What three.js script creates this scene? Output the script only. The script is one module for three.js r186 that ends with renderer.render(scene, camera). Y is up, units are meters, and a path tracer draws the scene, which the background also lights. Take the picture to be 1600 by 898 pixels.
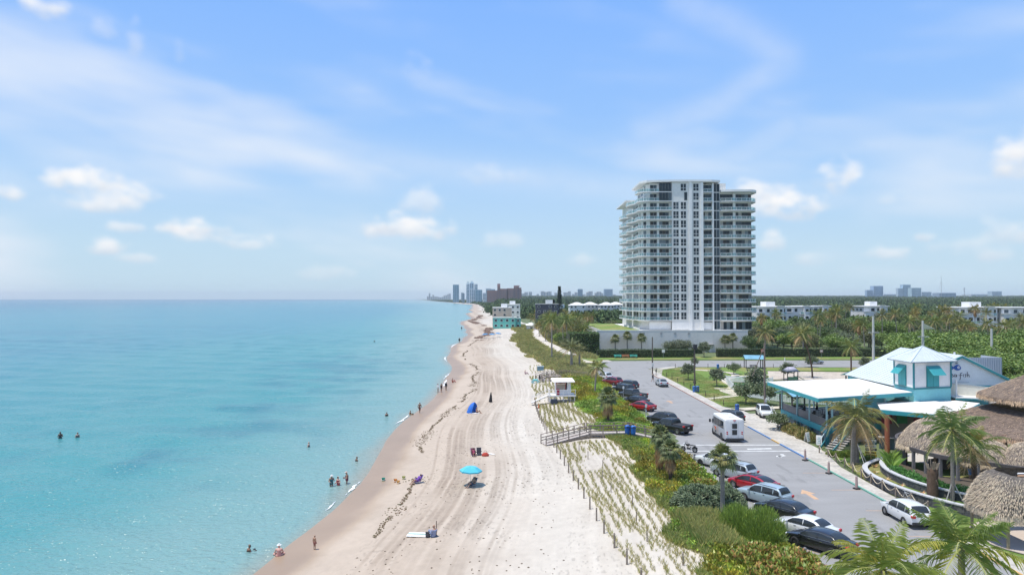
import * as THREE from 'three';
import { mergeGeometries } from 'three/addons/utils/BufferGeometryUtils.js';
import { MarchingCubes } from 'three/addons/objects/MarchingCubes.js';

// ---------------------------------------------------------------- camera, sky, sun, exposure
const scene = new THREE.Scene();
const camera = new THREE.PerspectiveCamera(45.66, 1600 / 898, 0.5, 40000);
camera.position.set(0, 19, 0);                       // a drone 19 m above the sea, looking along the beach (-z)
camera.rotation.x = THREE.MathUtils.degToRad(0.913);
const renderer = new THREE.WebGLRenderer({ antialias: true });
renderer.toneMapping = THREE.LinearToneMapping;
renderer.toneMappingExposure = 1.3;
renderer.shadowMap.enabled = true;
const SUN = new THREE.Vector3(-0.26, 1, 0.09).normalize();
const sun = new THREE.DirectionalLight(new THREE.Color(1.0, 0.955, 0.86), 3.7);
sun.name = 'sun';
sun.position.set(SUN.x * 400 + 30, SUN.y * 400, SUN.z * 400 - 110);
sun.target.position.set(30, 0, -110);
sun.castShadow = true;
sun.shadow.mapSize.set(4096, 4096);
Object.assign(sun.shadow.camera, { left: -160, right: 160, top: 200, bottom: -200, near: 10, far: 900 });
scene.add(sun, sun.target);
scene.fog = new THREE.FogExp2(new THREE.Color(0.82, 0.91, 1.0), 0.00008);

// ---------------------------------------------------------------- numbers
function rngOf(seed) { let a = seed >>> 0; return () => { a = (a + 0x6d2b79f5) | 0; let t = Math.imul(a ^ (a >>> 15), 1 | a); t = (t + Math.imul(t ^ (t >>> 7), 61 | t)) ^ t; return ((t ^ (t >>> 14)) >>> 0) / 4294967296; }; }
const { lerp, clamp } = THREE.MathUtils;
const sstep = (a, b, x) => { const t = clamp((x - a) / (b - a), 0, 1); return t * t * (3 - 2 * t); };
const HT = new Float32Array(65536); { const r = rngOf(77); for (let i = 0; i < 65536; i++) HT[i] = r(); }
const hash2 = (x, y) => HT[((x & 255) | ((y & 255) << 8))];
function vnoise(x, y, px = 256, py = 256) {            // value noise, periodic in px, py cells
  const ix = Math.floor(x), iy = Math.floor(y), fx = x - ix, fy = y - iy, u = fx * fx * (3 - 2 * fx), v = fy * fy * (3 - 2 * fy);
  const x0 = ((ix % px) + px) % px, x1 = (x0 + 1) % px, y0 = ((iy % py) + py) % py, y1 = (y0 + 1) % py;
  return lerp(lerp(hash2(x0, y0), hash2(x1, y0), u), lerp(hash2(x0, y1), hash2(x1, y1), u), v);
}
function fbm(x, y, o = 4, px = 256, py = 256) { let s = 0, a = 0.5, n = 0; for (let i = 0; i < o; i++) { s += a * vnoise(x, y, px, py); n += a; x *= 2; y *= 2; px = Math.min(256, px * 2); py = Math.min(256, py * 2); a *= 0.5; } return s / n; }
function table(t, x) { if (x <= t[0][0]) return t[0][1]; for (let i = 1; i < t.length; i++) if (x <= t[i][0]) return lerp(t[i - 1][1], t[i][1], (x - t[i - 1][0]) / (t[i][0] - t[i - 1][0])); return t[t.length - 1][1]; }

// ---------------------------------------------------------------- sky: air, cirrus veil (made thicker overhead as fill light) and cumulus, computed once for every direction
{
  const W = 2048, H = 1024, data = new Float32Array(W * H * 4), r = rngOf(5), R2 = 180 / Math.PI;
  // cumulus: azimuth (deg, right of the view axis), elevation, half width, half height, density
  const puffs = [], add = (a, e, w, h, d) => puffs.push([a, e, w, h, d, r() * 90]);
  const P = [[65, 8, 42, 20, 1], [12, 302, 26, 13, 0.9], [120, 283, 56, 24, 1], [180, 305, 62, 28, 0.95], [150, 318, 60, 18, 0.8], [195, 355, 36, 9, 0.6], [165, 386, 36, 14, 0.85], [300, 358, 50, 18, 1], [350, 374, 70, 14, 0.7], [395, 384, 40, 9, 0.5], [218, 404, 34, 10, 0.5],
    [620, 356, 58, 22, 1], [665, 362, 48, 18, 0.95], [662, 318, 36, 22, 0.5], [510, 428, 42, 13, 0.35], [1228, 322, 68, 26, 1], [1178, 302, 44, 22, 1], [1312, 280, 36, 26, 0.8], [1204, 377, 24, 16, 0.7], [1596, 246, 38, 40, 1], [1384, 396, 34, 12, 0.6], [1447, 369, 19, 9, 0.7],
    [1540, 396, 40, 18, 0.5], [1578, 362, 50, 24, 0.55], [1500, 385, 60, 14, 0.35], [1262, 408, 34, 12, 0.35], [1402, 312, 26, 12, 0.3], [650, 112, 24, 32, 0.16], [206, 62, 15, 26, 0.3], [156, 42, 22, 18, 0.25], [276, 76, 10, 20, 0.18], [780, 275, 60, 16, 0.25], [910, 408, 30, 10, 0.3], [790, 378, 40, 14, 0.35]];
  for (const [x, y, w, h, d] of P) { const a = Math.atan((x - 800) / 1067); add(a * R2, Math.atan((466 - y) / 1067 * Math.cos(a)) * R2, 1.12 * w / 1067 * R2 * Math.cos(a) ** 2, 1.2 * h / 1067 * R2 * Math.cos(a), d); }
  for (let i = 0; i < 90; i++) { const a = 42 + r() * 276, e = 2 + r() * r() * 45; add(a > 180 ? a - 360 : a, e, 1.5 + r() * 4, 0.7 + r() * 1.5, 0.4 + r() * 0.6); }
  const stops = [[-90, 0.40, 0.50, 0.56], [0, 0.465, 0.60, 0.665], [4, 0.42, 0.575, 0.695], [9, 0.335, 0.515, 0.745], [15, 0.245, 0.435, 0.765], [24, 0.182, 0.37, 0.775], [45, 0.155, 0.315, 0.70], [90, 0.13, 0.28, 0.66]];
  const chan = [1, 2, 3].map((c) => stops.map((s) => [s[0], s[c]]));
  const streaks = [[[14, 23], [19, 20.5], [22, 18], [17, 15.2], [11, 13.5]], [[-37, 15.5], [-25, 13], [-12, 11.5], [5, 9.5], [16, 8.5]], [[22, 13], [19, 11.3], [14, 10]], [[28, 7], [32, 9]]];
  for (let j = 0; j < H; j++) {
    const el = ((j + 0.5) / H - 0.5) * 180;
    const rowPuffs = puffs.filter((p) => Math.abs(el - p[1]) < p[3] * 1.8);
    const base = chan.map((t) => table(t, el));
    for (let i = 0; i < W; i++) {
      const round = ((i + 0.5) / W - 0.5) * 2 * Math.PI; let az = Math.atan2(Math.cos(round), -Math.sin(round)) * R2;
      let c0 = base[0], c1 = base[1], c2 = base[2];
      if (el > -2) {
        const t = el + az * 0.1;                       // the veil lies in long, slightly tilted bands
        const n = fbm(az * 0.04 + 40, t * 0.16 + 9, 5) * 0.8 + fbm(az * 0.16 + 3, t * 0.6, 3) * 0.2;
        let veil = sstep(0.42, 0.78, n) * lerp(1, 0.30, sstep(9, 27, t)) * lerp(0.7, 2.2, sstep(30, 45, el)) + sstep(0.35, 0.8, n) * sstep(13, 6, t) * 0.25;  // veil thickened high overhead, out of frame, added to brighten and whiten the shade
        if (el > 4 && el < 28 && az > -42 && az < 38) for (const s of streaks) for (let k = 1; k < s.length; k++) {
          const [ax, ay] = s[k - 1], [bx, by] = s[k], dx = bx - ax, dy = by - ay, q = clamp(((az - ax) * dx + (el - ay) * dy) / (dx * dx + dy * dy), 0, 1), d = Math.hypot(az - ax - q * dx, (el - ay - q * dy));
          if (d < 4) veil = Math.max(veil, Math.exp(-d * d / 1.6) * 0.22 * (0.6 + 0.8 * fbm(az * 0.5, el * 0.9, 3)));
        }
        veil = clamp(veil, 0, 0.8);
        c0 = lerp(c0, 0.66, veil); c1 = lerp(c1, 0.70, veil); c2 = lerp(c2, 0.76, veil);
        for (const [pa, pe, pw, ph, pd, ps] of rowPuffs) {
          let dx = az - pa; if (dx > 180) dx -= 360; else if (dx < -180) dx += 360;
          if (Math.abs(dx) > pw * 1.7) continue;
          let dy = (el - pe) / ph; if (Math.abs(dy) > 1.8) continue; dx /= pw;
          if (dy < 0) dy *= 1.35;
          const q = 1 - dx * dx - dy * dy + (fbm(az * 0.9 + ps, el * 1.3 + ps, 5) - 0.5) * 2.2 + 0.08;
          const al = sstep(-0.1, 1.5, q) * pd;
          if (al > 0) { const lit = sstep(-0.9, 0.6, dy + (fbm(az * 1.4 + ps, el * 1.8, 3) - 0.5)); c0 = lerp(c0, lerp(0.56, 0.78, lit), al); c1 = lerp(c1, lerp(0.60, 0.775, lit), al); c2 = lerp(c2, lerp(0.66, 0.775, lit), al); }
        }
      }
      const o = (j * W + i) * 4; data[o] = c0; data[o + 1] = c1; data[o + 2] = c2; data[o + 3] = 1;
    }
  }
  const t = new THREE.DataTexture(data, W, H, THREE.RGBAFormat, THREE.FloatType);
  t.mapping = THREE.EquirectangularReflectionMapping; t.magFilter = THREE.LinearFilter; t.colorSpace = THREE.LinearSRGBColorSpace; t.needsUpdate = true;
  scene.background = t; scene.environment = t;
}

// ---------------------------------------------------------------- helpers: materials, geometries, named objects
const V3 = (x, y, z) => new THREE.Vector3(x, y, z);
const rgb = (r, g, b) => new THREE.Color().setRGB(r, g, b);
const std = (c, roughness = 0.7, o = {}) => new THREE.MeshStandardMaterial({ color: Array.isArray(c) ? rgb(...c) : c, roughness, ...o });
function dataTex(w, h, fn, srgb = false, n = 4) {
  const d = new Uint8Array(w * h * 4);
  for (let j = 0; j < h; j++) for (let i = 0; i < w; i++) { const p = fn(i, j), o = (j * w + i) * 4; if (p.length) { d[o] = p[0]; d[o + 1] = p[1]; d[o + 2] = p[2]; } else d[o] = d[o + 1] = d[o + 2] = p; d[o + 3] = 255; }
  const t = new THREE.DataTexture(d, w, h); t.wrapS = t.wrapT = THREE.RepeatWrapping; t.magFilter = THREE.LinearFilter; t.minFilter = THREE.LinearFilter; if (srgb) t.colorSpace = THREE.SRGBColorSpace; t.needsUpdate = true; return t;
}
const enc = (x) => 255 * (x <= 0.0031308 ? 12.92 * x : 1.055 * Math.pow(clamp(x, 0, 1), 1 / 2.4) - 0.055);
const rep = (t, m) => { const c = t.clone(); c.repeat.set(1 / m, 1 / m); c.needsUpdate = true; return c; };   // uv is in metres
// two shared grain textures: multiply colour, relief
const GRAIN = dataTex(512, 512, (i, j) => { const n = fbm(i / 128, j / 128, 4, 4, 4) * 0.5 + fbm(i / 16, j / 16, 4, 32, 32) * 0.5; return enc(0.62 + 0.38 * sstep(0.2, 0.75, n)); }, true);
const SOFT = dataTex(512, 512, (i, j) => { const n = fbm(i / 128, j / 128, 4, 4, 4) * 0.5 + fbm(i / 16, j / 16, 4, 32, 32) * 0.5; return enc(0.90 + 0.10 * sstep(0.25, 0.7, n)); }, true);
const FINE = dataTex(256, 256, (i, j) => { const n = fbm(i / 8, j / 8, 4, 32, 32); return 255 * n; });
const PLANK = dataTex(256, 256, (i, j) => { const n = fbm(i / 3, j / 64, 4, 86, 4); return enc(0.55 + 0.45 * n); }, true);
const STRAW = dataTex(512, 512, (i, j) => { const n = fbm(i / 4, j / 40, 4, 128, 13) * 0.6 + fbm(i / 60, j / 60, 3, 9, 9) * 0.4; return enc(0.35 + 0.65 * sstep(0.2, 0.8, n)); }, true);
const STRAWB = dataTex(512, 512, (i, j) => 255 * fbm(i / 4, j / 30, 4, 128, 17));
const weathered = (c, rough = 0.8, m = 6, o = {}) => std(c, rough, { map: rep(Math.max(...c) > 0.4 || m > 3 ? SOFT : GRAIN, m), ...o });
const colourCache = new Map();
const paint = (c, rough = 0.55, m = 5) => { const k = c.join() + rough + m; if (!colourCache.has(k)) colourCache.set(k, weathered(c, rough, m)); return colourCache.get(k); };

function metreUV(g) {                                   // uv in metres on the side that each face turns to
  if (g.index) g = g.toNonIndexed();
  const p = g.attributes.position, n = p.count, uv = new Float32Array(n * 2), a = V3(), b = V3(), c = V3();
  for (let i = 0; i < n; i += 3) {
    a.fromBufferAttribute(p, i); b.fromBufferAttribute(p, i + 1); c.fromBufferAttribute(p, i + 2);
    const nx = Math.abs((b.y - a.y) * (c.z - a.z) - (b.z - a.z) * (c.y - a.y)), ny = Math.abs((b.z - a.z) * (c.x - a.x) - (b.x - a.x) * (c.z - a.z)), nz = Math.abs((b.x - a.x) * (c.y - a.y) - (b.y - a.y) * (c.x - a.x));
    for (let k = 0; k < 3; k++) { const x = p.getX(i + k), y = p.getY(i + k), z = p.getZ(i + k), o = (i + k) * 2; if (ny >= nx && ny >= nz) { uv[o] = x; uv[o + 1] = z; } else if (nx >= nz) { uv[o] = z; uv[o + 1] = y; } else { uv[o] = x; uv[o + 1] = y; } }
  }
  g.setAttribute('uv', new THREE.BufferAttribute(uv, 2)); return g;
}
function merge(list, keepUV = false) {
  list = list.flat(9).filter(Boolean).map((g) => {
    g = g.index ? g.toNonIndexed() : g; const o = new THREE.BufferGeometry();
    o.setAttribute('position', g.attributes.position); if (!g.attributes.normal) g.computeVertexNormals(); o.setAttribute('normal', g.attributes.normal);
    if (g.attributes.uv && keepUV) o.setAttribute('uv', g.attributes.uv); if (g.attributes.color) o.setAttribute('color', g.attributes.color);
    return keepUV && g.attributes.uv ? o : metreUV(o);
  });
  if (list.some((g) => g.attributes.color)) for (const g of list) if (!g.attributes.color) g.setAttribute('color', new THREE.BufferAttribute(new Float32Array(g.attributes.position.count * 3).fill(1), 3));
  return list.length === 1 ? list[0] : mergeGeometries(list);
}
const place = (g, x = 0, y = 0, z = 0, ry = 0, rx = 0, rz = 0) => { if (rx || ry || rz) g.applyMatrix4(new THREE.Matrix4().makeRotationFromEuler(new THREE.Euler(rx, ry, rz, 'YXZ'))); g.translate(x, y, z); return g; };
const box = (w, h, d, x = 0, y = 0, z = 0, ry = 0, rx = 0, rz = 0) => place(new THREE.BoxGeometry(w, h, d), x, y, z, ry, rx, rz);      // centred
const boxOn = (w, h, d, x, y, z, ry) => box(w, h, d, x, y + h / 2, z, ry);                                                             // standing on y
function bev(w, h, d, x = 0, y = 0, z = 0, b = 0.03, ry = 0) {            // box with chamfered edges
  const s = new THREE.Shape(), a = w / 2 - b, c = h / 2 - b; s.moveTo(-a, -c); s.lineTo(a, -c); s.lineTo(a, c); s.lineTo(-a, c); s.closePath();
  const g = new THREE.ExtrudeGeometry(s, { depth: d - 2 * b, bevelEnabled: true, bevelThickness: b, bevelSize: b, bevelSegments: 1 }); g.translate(0, 0, -(d - 2 * b) / 2); return place(g, x, y, z, ry);
}
const cyl = (r0, r1, h, x = 0, y = 0, z = 0, n = 10, rx = 0, rz = 0) => place(new THREE.CylinderGeometry(r1, r0, h, n), x, y, z, 0, rx, rz);   // r0 below, centred
const cylOn = (r0, r1, h, x, y, z, n) => cyl(r0, r1, h, x, y + h / 2, z, n);
function bar(a, b, r, n = 6, r1 = r) { const d = b.clone().sub(a), g = new THREE.CylinderGeometry(r1, r, d.length(), n); g.applyQuaternion(new THREE.Quaternion().setFromUnitVectors(V3(0, 1, 0), d.clone().normalize())); g.translate((a.x + b.x) / 2, (a.y + b.y) / 2, (a.z + b.z) / 2); return g; }
function beam(a, b, w, h) { const d = b.clone().sub(a), L = d.length(), g = new THREE.BoxGeometry(w, h, L), m = new THREE.Matrix4().lookAt(b, a, V3(0, 1, 0)); g.applyMatrix4(m); g.translate((a.x + b.x) / 2, (a.y + b.y) / 2, (a.z + b.z) / 2); return g; }
const tube = (pts, r, n = 6, seg = pts.length * 4) => new THREE.TubeGeometry(new THREE.CatmullRomCurve3(pts), seg, r, n);
function prism(poly, y0, y1) {                            // upright prism over a footprint [[x, z], ...]
  const s = new THREE.Shape(poly.map(([x, z]) => new THREE.Vector2(x, -z))); const g = new THREE.ExtrudeGeometry(s, { depth: y1 - y0, bevelEnabled: false }); g.rotateX(-Math.PI / 2); g.translate(0, y0, 0); return g;
}
function quad(a, b, c, d) { const g = new THREE.BufferGeometry(); g.setAttribute('position', new THREE.Float32BufferAttribute([a, b, c, a, c, d].flatMap((v) => [v.x, v.y, v.z]), 3)); g.computeVertexNormals(); return g; }
function grid(nu, nv, f, uvf, colf) {                     // a surface sheet from f(i, j) -> [x, y, z]
  const p = new Float32Array((nu + 1) * (nv + 1) * 3), uv = new Float32Array((nu + 1) * (nv + 1) * 2), col = colf && new Float32Array((nu + 1) * (nv + 1) * 3), ix = [];
  for (let j = 0; j <= nv; j++) for (let i = 0; i <= nu; i++) { const k = j * (nu + 1) + i, q = f(i, j); p.set(q, k * 3); uv.set(uvf ? uvf(q, i, j) : [q[0], q[2]], k * 2); if (col) col.set(colf(q, i, j), k * 3); if (i < nu && j < nv) ix.push(k, k + 1, k + nu + 1, k + 1, k + nu + 2, k + nu + 1); }
  const g = new THREE.BufferGeometry(); g.setAttribute('position', new THREE.BufferAttribute(p, 3)); g.setAttribute('uv', new THREE.BufferAttribute(uv, 2)); if (col) g.setAttribute('color', new THREE.BufferAttribute(col, 3)); g.setIndex(ix); g.computeVertexNormals(); return g;
}
function loft(rings, capA = true, capB = true) {           // closed rings of equal length -> skin with end caps
  const n = rings[0].length, p = [], ix = []; for (const r of rings) for (const q of r) p.push(...q);
  for (let k = 0; k + 1 < rings.length; k++) for (let i = 0; i < n; i++) { const a = k * n + i, b = k * n + (i + 1) % n; ix.push(a, b, a + n, b, b + n, a + n); }
  for (const [on, k] of [[capA, 0], [capB, rings.length - 1]]) if (on) { const c = [0, 1, 2].map((d) => rings[k].reduce((s, q) => s + q[d], 0) / n), m = p.length / 3; p.push(...c); for (let i = 0; i < n; i++) { const a = k * n + i, b = k * n + (i + 1) % n; k ? ix.push(a, b, m) : ix.push(b, a, m); } }
  const g = new THREE.BufferGeometry(); g.setAttribute('position', new THREE.Float32BufferAttribute(p, 3)); g.setIndex(ix); g.computeVertexNormals(); return g;
}
const taken = new Map();
function numbered(name) { const n = taken.get(name) ?? 0; taken.set(name, n + 1); return n ? name + '_' + String(n).padStart(3, '0') : name; }
function shade(o) { o.castShadow = o.receiveShadow = true; return o; }
function part(name, geo, m, parent, raw = false) { const o = shade(new THREE.Mesh(Array.isArray(geo) ? merge(geo) : raw || geo.userData.ready ? geo : merge([geo]), m)); o.name = name; parent.add(o); return o; }
const ready = (g) => { g = Array.isArray(g) ? merge(g) : merge([g]); g.userData.ready = true; return g; };
function tag(o, label, category, group) { o.userData.label = label; o.userData.category = category; if (group) o.userData.group = group; return o; }
function thing(name, label, category, x = 0, y = 0, z = 0, ry = 0, group) { const o = new THREE.Group(); o.name = numbered(name); scene.add(o); o.position.set(x, y, z); o.rotation.y = ry; return tag(o, label, category, group); }
function single(name, geo, m, label, category, group, raw) { const o = part(name, geo, m, scene, raw); o.name = numbered(name); return tag(o, label, category, group); }
function structure(name, geo, m, label, raw = true) { const o = part(name, geo, m, scene, raw); o.name = numbered(name); o.userData.kind = 'structure'; if (label) o.userData.label = label; return o; }
function copy(o, x, y, z, ry = 0, s = 1, label, group) { const c = o.clone(); c.name = numbered(o.name.replace(/_\d\d\d$/, '')); scene.add(c); c.position.set(x, y, z); c.rotation.y = ry; if (Array.isArray(s)) c.scale.set(...s); else c.scale.setScalar(s); c.userData = { ...o.userData }; if (label) c.userData.label = label; if (group) c.userData.group = group; return c; }
function stuff(name, geo, m, mats, cols, label) {          // uncountable growth: one object
  const o = shade(new THREE.InstancedMesh(geo, m, mats.length)); o.name = numbered(name); mats.forEach((q, i) => o.setMatrixAt(i, q)); if (cols) cols.forEach((c, i) => o.setColorAt(i, c)); o.userData.kind = 'stuff'; if (label) o.userData.label = label; scene.add(o); return o;
}
const TRS = (x, y, z, ry = 0, s = 1, sy = s, tilt = 0, lean = 0) => new THREE.Matrix4().compose(V3(x, y, z), new THREE.Quaternion().setFromEuler(new THREE.Euler(tilt, ry, lean, 'YXZ')), V3(s, sy, s));
// ---------------------------------------------------------------- the lie of the land (x right, D metres along the beach = -z)
const shoreX = (D) => D > 2000 ? -115.4 - (D - 2000) * 0.16 : D < 70 ? lerp(-17.8, -15.5, clamp((D - 45) / 25, -0.6, 1)) + Math.sin(D * 0.23) * 0.25 : -15.5 - (D > 150 ? (D - 150) * 0.054 : 0) + Math.sin(D * 0.11) * 0.6 + Math.sin(D * 0.041 + 1) * 0.9 + (D > 150 ? Math.sin(D * 0.021) * 3.5 * sstep(150, 400, D) * sstep(2000, 1500, D) : 0);
const duneEdge = (D) => duneLine(D) + (D < 430 ? (fbm(D * 0.3, 4, 3) - 0.5) * 2.6 + (fbm(D * 0.11, 14, 2) - 0.5) * 4.4 : 0);
const duneLine = (D) => { const e = table([[40, 12.7], [60, 12.9], [74, 12.4], [84, 12.6], [95, 11.9], [108, 10.8], [116, 11.2], [140, 10.6], [165, 9.2], [204, 6.3], [229, 3], [311, 0], [352, 2.6], [422, -1.5]], D); return D > 422 ? shoreX(D) + lerp(28, 20, sstep(422, 600, D)) : e; };
function landY(x, D) {
  const s = x - shoreX(D);
  if (s < 0) return Math.max(-3, s < -1.5 ? -0.09 + (s + 1.5) * 0.16 : s * 0.06);
  let y = s < 6 ? s * 0.075 : s < 22 ? 0.45 + (s - 6) * 0.034 : 1.0 + sstep(22, 34, s) * 0.1;
  const d = sstep(4, 10, x) * sstep(19.8, 15, x) * sstep(30, 45, D) * (D < 430 ? 1 : 0);
  y += d * (0.35 + 0.3 * fbm(x * 0.25, D * 0.2, 3)) * 0.9;
  if (s > 1 && x < 20) y += (fbm(x * 0.4 + 7, D * 0.25, 3) - 0.5) * 0.10 * sstep(1, 8, s);
  return y;
}
// sand: one map of the beach, 38 m from below the waterline to the dunes by 240 m along it
const SW = 1024, SH = 2048, SPAN = 38, LEN = 240;
const sandC = new Uint8Array(SW * SH * 4), sandB = new Uint8Array(SW * SH * 4), sandR = new Uint8Array(SW * SH * 4);
{
  const r = rngOf(31), tracks = [];
  for (let i = 0; i < 30; i++) tracks.push([6.5 + r() * 17 + (i % 3) * 0.4, 0.15 + r() * 0.6, 1 + Math.floor(r() * 2), r() * 6.28, 0.18 + r() * 0.3, 0.35 + r() * 0.6, r() * 1.2 + 1.4]);
  for (let j = 0; j < SH; j++) {
    const D = 40 + j / SH * LEN, row = tracks.map(([c, a, k, p, w, st, gap]) => [c + a * Math.sin(k * D / LEN * 6.2832 + p) + 0.06 * Math.sin(3 * D / LEN * 6.2832 * k + p), w, st, gap]);
    for (let i = 0; i < SW; i++) {
      const s = i / SW * SPAN - 8, u = i / SW;
      const n1 = fbm(u * 12, j / SH * 60, 4, 12, 60), n2 = fbm(u * 90, j / SH * 480, 3, 90, 256), n3 = fbm(u * 5 + 3, j / SH * 12, 3, 5, 12), n4 = vnoise(u * 256, j / SH * 700, 256, 256);
      const edge = 4.6 + (n3 - 0.5) * 4, wet = sstep(edge, edge - 2.6, s + (n1 - 0.5) * 1.2), drier = sstep(9, 21, s + (n3 - 0.5) * 6 + (n1 - 0.5) * 2);
      let c = [lerp(0.435, 0.525, drier), lerp(0.355, 0.475, drier), lerp(0.278, 0.405, drier)];
      let tr = 0, groove = 0;
      for (const [x, w, st, gap] of row) for (const o of [0, gap]) { const d = Math.abs(s - x - o) / w; if (d < 1) { const k = (1 - d * d) * st; tr = Math.max(tr, k); groove = Math.max(groove, k * (0.65 + 0.35 * Math.sin(D * 16))); } }
      tr *= sstep(5, 8, s) * (0.2 + 0.8 * n1) * lerp(1, 0.55, drier) * lerp(0.35, 1.45, sstep(0.36, 0.66, fbm(u * 7 + 5, j / SH * 22, 3, 7, 22)));
      const foot = sstep(0.70, 0.86, n4) * sstep(5, 7, s) * sstep(0.42, 0.6, n3 * 0.6 + n1 * 0.4);
      const k = 1 - 0.40 * tr - 0.2 * foot + (n2 - 0.5) * 0.16 + (n1 - 0.5) * 0.16;
      c = [lerp(c[0] * k, 0.315 * (0.9 + 0.2 * n1), wet), lerp(c[1] * k * (1 - 0.05 * tr), 0.225 * (0.9 + 0.2 * n1), wet), lerp(c[2] * k * (1 - 0.09 * tr), 0.152 * (0.9 + 0.2 * n1), wet)];
      const o = (j * SW + i) * 4; sandC[o] = enc(c[0]); sandC[o + 1] = enc(c[1]); sandC[o + 2] = enc(c[2]); sandC[o + 3] = 255;
      sandB[o] = sandB[o + 1] = sandB[o + 2] = clamp(128 + (1 - wet) * ((n2 - 0.5) * 120 - groove * 80 - foot * 70 + (n1 - 0.5) * 50), 0, 255); sandB[o + 3] = 255;
      sandR[o] = sandR[o + 1] = sandR[o + 2] = 255 * lerp(0.93, 0.46, sstep(0.35, 1, wet) * (s < 3.2 + (n3 - 0.5) * 3 ? 1 : 0.35)); sandR[o + 3] = 255;
    }
  }
}
const sandTex = (d, srgb) => { const t = new THREE.DataTexture(d, SW, SH); t.wrapS = THREE.ClampToEdgeWrapping; t.wrapT = THREE.RepeatWrapping; t.magFilter = THREE.LinearFilter; if (srgb) t.colorSpace = THREE.SRGBColorSpace; t.needsUpdate = true; return t; };
const sandMat = new THREE.MeshStandardMaterial({ map: sandTex(sandC, true), bumpMap: sandTex(sandB), bumpScale: 0.07, roughnessMap: sandTex(sandR), roughness: 1 });
{
  const NU = 150, rows = []; for (let D = 20; D < 2900;) { rows.push(D); D += D < 120 ? 0.55 : D * 0.006; }
  const at = (i) => { const t = i / NU; return t < 0.1 ? lerp(-30, -6, t / 0.1) : lerp(-6, 46, (t - 0.1) / 0.9); };
  structure('beach', grid(NU, rows.length - 1, (i, j) => { const D = rows[j], x = shoreX(D) + at(i); return [x, landY(x, D), -D]; }, (q, i, j) => [(at(i) + 8) / SPAN, (rows[j] - 40) / LEN]), sandMat, 'pale raked sand beach with tyre tracks');
}
// the ground behind the dunes, out to the horizon
{
  const soil = dataTex(512, 512, (i, j) => { const n = fbm(i / 64, j / 64, 4, 8, 8), m = fbm(i / 8, j / 8, 3, 64, 64), k = sstep(0.3, 0.7, n * 0.6 + m * 0.4); return [enc(lerp(0.09, 0.13, k)), enc(lerp(0.12, 0.16, k)), enc(lerp(0.045, 0.07, k))]; }, true);
  const cols = [28, 34, 40, 46, 60, 90, 140, 220, 400, 800, 1600, 3000, 6000, 12000], rows = []; for (let D = 10; D < 13000; D *= 1.035) rows.push(D);
  structure('ground', grid(cols.length - 1, rows.length - 1, (i, j) => { const D = rows[j], x = shoreX(D) + cols[i]; return [x, x < 20 ? landY(x, D) - 0.08 : 1.08, -D]; }), std(0xffffff, 0.95, { map: rep(soil, 23) }), 'green and sandy ground behind the beach');
}
// the sea
const isle = (x, D) => fbm(x * 0.02 + 3, D * 0.012, 4);
{
  const bump = dataTex(1024, 1024, (i, j) => { const a = fbm(i / 42.67 + fbm(i / 128, j / 128, 2, 8, 8) * 1.5, j / 25.6, 2, 24, 40), b = fbm(i / 16, j / 9.31, 3, 64, 110), c = fbm(i / 6.4, j / 4, 2, 160, 256); return 255 * (1 - Math.abs(2 * a - 1) * 0.5 - 0.25 + (b - 0.5) * 0.5 + (c - 0.5) * 0.2); });
  const rows = []; for (let D = 14; D < 12500; D *= 1.0155) rows.push(D);
  const NU = 240;
  const seaX = (i, D) => { const t = i / NU, right = shoreX(D) + 3 + (D > 2600 ? 25 : 0); return right - (Math.pow(t, 1.35) * (1.25 * D + 60)); };
  const waves = [[0.62, 1.0, 0.030, 0.2], [0.40, -0.8, 0.036, 1.7], [1.15, 0.9, 0.016, 3.1], [0.85, -1.6, 0.015, 0.9], [0.22, 0.55, 0.05, 2.2]];
  const g = grid(NU, rows.length - 1, (i, j) => {
    const D = rows[j], x = seaX(i, D), s = x - shoreX(D), amp = sstep(900, 150, D) * sstep(1, -12, s); let y = 0;
    if (amp > 0) for (const [kx, kz, a, p] of waves) y += a * Math.sin(kx * 0.5 * x * (1 + 0.2 * Math.sin(D * 0.03)) + kz * 0.9 * D + p + 3.5 * fbm(x * 0.05, D * 0.05, 2));
    return [x, y * amp * 2.4, -D];
  }, (q) => [q[0], q[2]], (q) => {
    const D = -q[2], s = shoreX(D) - q[0];           // distance out from the shore: sandy shallows, clear turquoise, deeper blue, patches of sea grass
    const n = fbm(q[0] * 0.035, D * 0.02, 4), m = fbm(q[0] * 0.16 + 5, D * 0.10, 3);
    const shallow = sstep(3.2, -2, s + (m - 0.5) * 3), milky = sstep(20 + D * 0.12, 2, s + (n - 0.5) * 10), deep = sstep(26, 150, s + (n - 0.5) * 60), off = sstep(200, 1500, s);
    let c = [0.060, 0.245, 0.255];
    const mix = (t, d) => { c = c.map((v, k) => lerp(v, d[k], t)); };
    mix(deep, [0.042, 0.205, 0.25]); mix(off, [0.022, 0.135, 0.205]); mix(milky * 0.85, [0.19, 0.315, 0.30]); mix(shallow, [0.30, 0.255, 0.19]);
    const near = sstep(70, 10, s) * sstep(0.52, 0.72, n * 0.5 + m * 0.5) * (1 - milky); mix(near * 0.55, [0.018, 0.105, 0.165]);
    mix(sstep(0.55, 0.75, fbm(q[0] * 0.008, D * 0.03 + 7, 3)) * deep * 0.3, [0.024, 0.125, 0.205]);
    return c;
  });
  structure('sea', g, new THREE.MeshPhysicalMaterial({ vertexColors: true, roughness: 0.22, ior: 1.33, bumpMap: rep(bump, 26), bumpScale: 0.24 }), 'calm turquoise sea with small ripples');
}
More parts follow.
